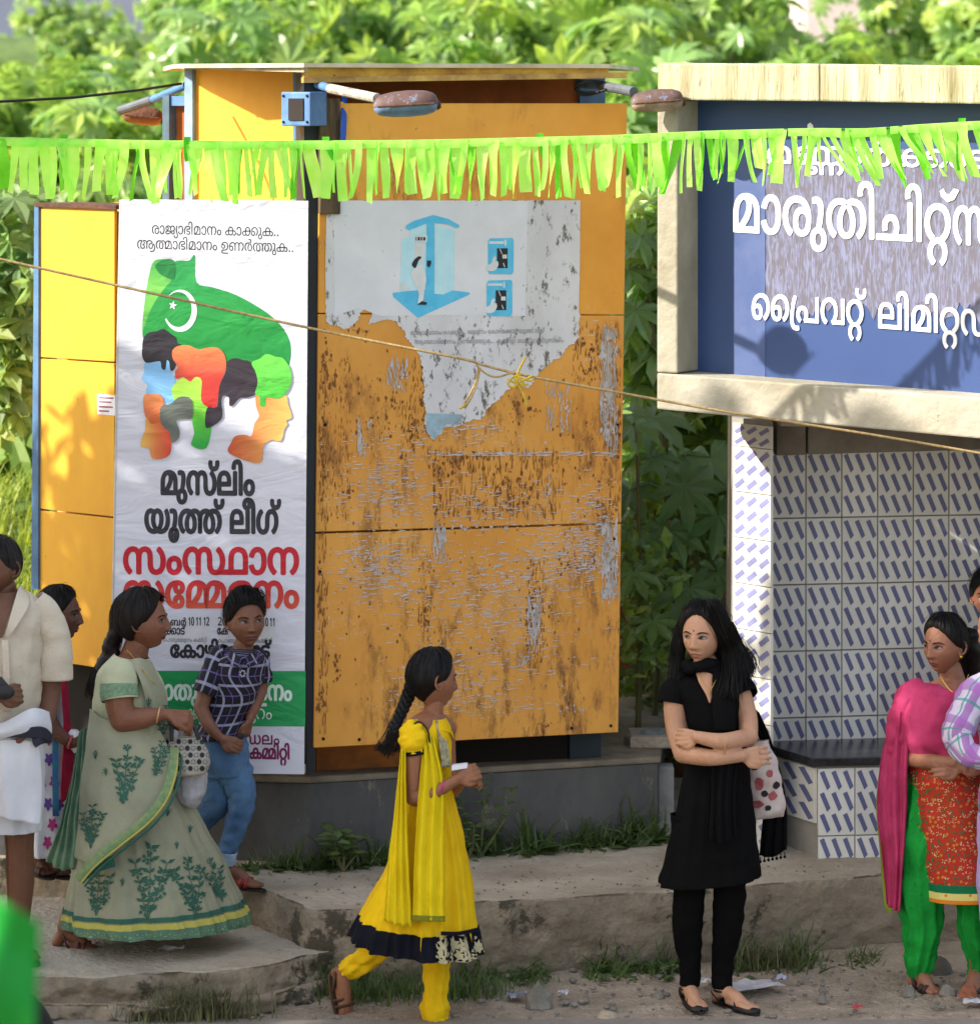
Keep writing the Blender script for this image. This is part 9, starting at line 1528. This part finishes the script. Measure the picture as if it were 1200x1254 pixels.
# ---------------------------------------------------------------- foreground: green flag, motorcycle
fl_ = thing('green_flag', 'out of focus green flag cloth hanging at the bottom left corner', 'flag', P(0, 1254, 6.0)); V = []; F = []
for j in range(25):
    for i in range(17):
        u, v = i/16, j/24; x = -70+(120-12*v)*u; y = 1078+30*u*u+24*u+v*215; V.append(P(x, y, 6.0+.02*math.sin(u*7+v*3)+.02*math.sin(v*9)))
for j in range(24):
    for i in range(16): a = j*17+i; F.append((a, a+1, a+18, a+17))
o = mesh('cloth', V, F, mat('green_flag_cloth', C(34, 176, 66), .7, C(24, 140, 50), 6, trans=.3), fl_, True); md = o.modifiers.new('thickness', 'SOLIDIFY'); md.thickness = .002
mb = MB(); mb.tube([P(-66, 1400, 6.02), P(-68, 1040, 6.02)], .012, 10); mb.build('pole', mat('bamboo', C(170, 140, 90), .7), fl_)
mc = thing('motorcycle', 'black motorcycle front wheel and grey mudguard at the bottom left corner', 'motorcycle', P(20, 1300, 13.05)); c0 = P(22, 1262, 13.05); c0.z = .31
M_tyre = mat('tyre_rubber', C(24, 24, 26), .8, C(14, 14, 14), 20); M_chr = mat('worn_chrome', C(150, 150, 156), .3, metal=.8)
def circ(r, n=48, dx=0): return [c0+Vector((r*math.cos(a), dx, r*math.sin(a))) for a in np.linspace(0, 2*math.pi, n+1)]
R_ = .285; c0.x = P(74, 1254, 13.05).x-R_; mb = MB(); mb.tube(circ(R_-.045), .045, 16, False); wh = mb.build('wheel', M_tyre, mc, True); mb = MB(); mb.tube(circ(R_-.085), .014, 10, False, 2.2); mb.build('rim', M_chr, wh, True)
for k in range(18): a = k*.349; mb = MB(); mb.tube([c0, c0+Vector(((R_-.09)*math.cos(a), .015*(-1)**k, (R_-.09)*math.sin(a)))], .0022, 5); mb.build('spoke', M_chr, wh)
mb = MB(); mb.tube([c0-Vector((0, .05, 0)), c0+Vector((0, .05, 0))], .035, 14); mb.build('hub', M_chr, wh)
V = []; F = []; n = 22
for i in range(n+1):
    a = math.radians(62+90*i/n)
    for k in range(7): b = -1.2+2.4*k/6; r = R_+.028+.012*math.cos(b); V.append(c0+Vector((r*math.cos(a), .065*math.sin(b), r*math.sin(a)-.02*(1-math.cos(b)))))
for i in range(n):
    for k in range(6): a = i*7+k; F.append((a, a+7, a+8, a+1))
o = mesh('mudguard', V, F, mat('grey_mudguard', C(150, 162, 176), .3), mc, True); md = o.modifiers.new('thickness', 'SOLIDIFY'); md.thickness = .004
for e in (-.075, .075): mb = MB(); mb.tube([c0+Vector((0, e, 0)), c0+Vector((-.16, e, .36)), c0+Vector((-.26, e, .62))], .02, 12); mb.build('fork', M_chr, mc, True)
mb = MB(); mb.tube([c0+Vector((-.27, -.3, .72)), c0+Vector((-.26, 0, .66)), c0+Vector((-.27, .3, .72))], .014, 10); mb.build('handlebar', M_chr, mc, True)
mb = MB(); mb.ball(c0+Vector((-.62, 0, .42)), (.28, .13, .13), 20, 12); mb.build('fuel_tank', mat('black_paint', C(20, 20, 24), .25), mc, True); mb = MB(); mb.ball(c0+Vector((-1.02, 0, .44)), (.32, .12, .06), 20, 10); mb.build('seat', M_black, mc, True); mb = MB(); mb.ball(c0+Vector((-.6, 0, .12)), (.2, .14, .18), 16, 10); mb.build('engine', M_chr, mc, True)
mb = MB(); c1 = c0+Vector((-1.25, 0, 0)); mb.tube([c1+Vector(((R_-.045)*math.cos(a), 0, (R_-.045)*math.sin(a))) for a in np.linspace(0, 6.283, 40)], .045, 14, False); mb.build('wheel', M_tyre, mc, True)
# ---------------------------------------------------------------- litter, stones, bags
M_st = mat('grey_stone', C(142, 138, 130), .9, C(104, 98, 90), 12, .5, bump=.5); M_brk = mat('brick_bit', C(168, 104, 76), .9, C(130, 80, 60), 14); M_pap = mat('litter_paper', C(206, 204, 210), .7, C(160, 160, 170), 20, .6)
def stone(px, py, w_, h_, label, m=M_st, seed=0):
    r = random.Random(seed); c = G(px, py, .01); k = c.y/FP; V = []; mb = MB(); mb.ball((0, 0, 0), (1, 1, 1), 9, 6); 
    for v in mb.V: q = 1+.35*noise.noise(Vector(v)*1.4+Vector((seed, 0, 0))); V.append((c.x+v[0]*w_*k/2*q, c.y+v[1]*w_*k*.4*q, c.z+max(-.2, v[2])*h_*k*q*.8))
    o = mesh('stone', V, mb.F, m); return tag(recenter(o), label, 'stone')
stone(659, 1233, 36, 34, 'largest grey stone at the kerb right of the girl in yellow', seed=1); stone(743, 1246, 26, 12, 'flat pale stone on the road edge left of the woman in black', M_brk and mat('tan_stone', C(170, 156, 136), .9), 2); stone(1112, 1218, 20, 14, 'grey stone touching the left sandal of the woman in pink', seed=3); stone(1160, 1218, 22, 14, 'grey stone between the feet of the woman in pink', seed=4); stone(1186, 1220, 26, 16, 'reddish brick piece beside the right shoe of the woman in pink', M_brk, 5)
stone(1152, 1192, 30, 26, 'dark lump of rubble against the kerb behind the woman in pink', mat('dark_rubble', C(96, 92, 86), .9), 6); stone(1006, 1226, 14, 8, 'small stone lying midway between the two standing women', seed=7); stone(806, 1222, 16, 10, 'small stone just left of the shoes of the woman in black', seed=8)
rr = random.Random(77); V = []; F = []
for i in range(420):
    px, py = rr.uniform(300, 1220), rr.uniform(1196, 1252); c = G(px, py, 0.0); z0 = .014+.02*max(0, min(1, (c.y-15.3)/.5)); s_ = rr.uniform(.003, .012)*(1.6 if rr.random() < .1 else 1); mb = MB(); mb.ball((c.x, c.y, z0), (s_, s_*.8, s_*.6), 6, 4); b = len(V); V += mb.V; F += [tuple(q+b for q in ff) for ff in mb.F]
for i in range(260):
    px, py = rr.uniform(330, 1100), rr.uniform(1040, 1095); c = G(px, py, ZS+.02); s_ = rr.uniform(.002, .007); mb = MB(); mb.ball((c.x, c.y, ZS+.004), (s_, s_, s_*.6), 6, 4); b = len(V); V += mb.V; F += [tuple(q+b for q in ff) for ff in mb.F]
tag(stuff(mesh('pebbles', V, F, M_st)), 'loose pebbles scattered over pavement and roadside', 'pebbles')
def scrap(px, py, z, w_, d_, label, m=M_pap, seed=0, cat='litter'):
    r = random.Random(seed); c = G(px, py, z); k = c.y/FP; V = []; F = []; a0 = r.uniform(-.5, .5)
    for j in range(5):
        for i in range(6): x = (i/5-.5)*w_*k*(1+.2*r.uniform(-1, 1)); y = (j/4-.5)*d_*(1+.2*r.uniform(-1, 1)); V.append((c.x+x*math.cos(a0)-y*math.sin(a0), c.y+x*math.sin(a0)+y*math.cos(a0), c.z+.012+.016*r.random()))
    for j in range(4):
        for i in range(5): a = j*6+i; F.append((a, a+1, a+7, a+6))
    return tag(recenter(mesh('paper_scrap', V, F, m)), label, cat)
scrap(210, 1167, ZL, 28, .06, 'crumpled pale wrapper on the step below the sari hem', seed=1); scrap(920, 1212, .02, 60, .16, 'torn newspaper scrap beside the shoes of the woman in black', seed=2); scrap(957, 1203, .02, 14, .05, 'tiny lilac paper scrap right of the torn newspaper', mat('lilac_paper', C(190, 188, 220), .7), 3); scrap(632, 1224, .01, 24, .10, 'dark glittering wrapper beside the largest stone', mat('foil_wrapper', C(60, 54, 80), .35, C(160, 160, 176), 40, .6), 4); scrap(415, 1057, ZS, 26, .04, 'white paper strip on the pavement under the broad leaved weed', seed=5); scrap(1052, 1240, .01, 14, .04, 'small red scrap on the road edge', mat('red_scrap', C(190, 70, 80), .7), 6)
scrap(1190, 1232, .01, 22, .06, 'white paper scrap at the bottom right corner', seed=7); scrap(860, 1206, .02, 18, .08, 'small white scrap behind the feet of the woman in black', seed=8); scrap(690, 1222, .01, 12, .05, 'small white scrap right of the largest stone', seed=9)
b1 = P(795, 912, 17.0); mb = MB(); V = []; F = []; mb.ball((0, 0, 0), (1, 1, 1), 22, 14)
for v in mb.V: q = 1+.3*noise.noise(Vector(v)*1.8); V.append((b1.x+v[0]*.10*q, b1.y+.1+v[1]*.08*q, b1.z+v[2]*.055*q))
tag(recenter(mesh('polythene_bag', V, mb.F, mat('grey_polythene', C(150, 160, 160), .3, C(110, 120, 122), 14, trans=.2, bump=.6, bscale=16), None, True)), 'crumpled grey polythene bag on the right end of the plinth', 'bag')
mb = MB(); c = P(814, 985, 16.95); mb.box(c.x-.045, c.y, ZS, c.x+.04, c.y+.12, P(814, 940, 16.95).z, .006); tag(recenter(mb.build('white_carton', mat('dirty_white_card', C(190, 190, 192), .7, C(150, 148, 144), 9))), 'dirty white carton standing just right of the plinth', 'carton')
mb = MB(); mb.box(.62, 16.98, ZP, .82, 17.25, ZP+.05, .006); tag(recenter(mb.build('concrete_block', M_conc)), 'low concrete block at the right end of the plinth under the grey bag', 'block')
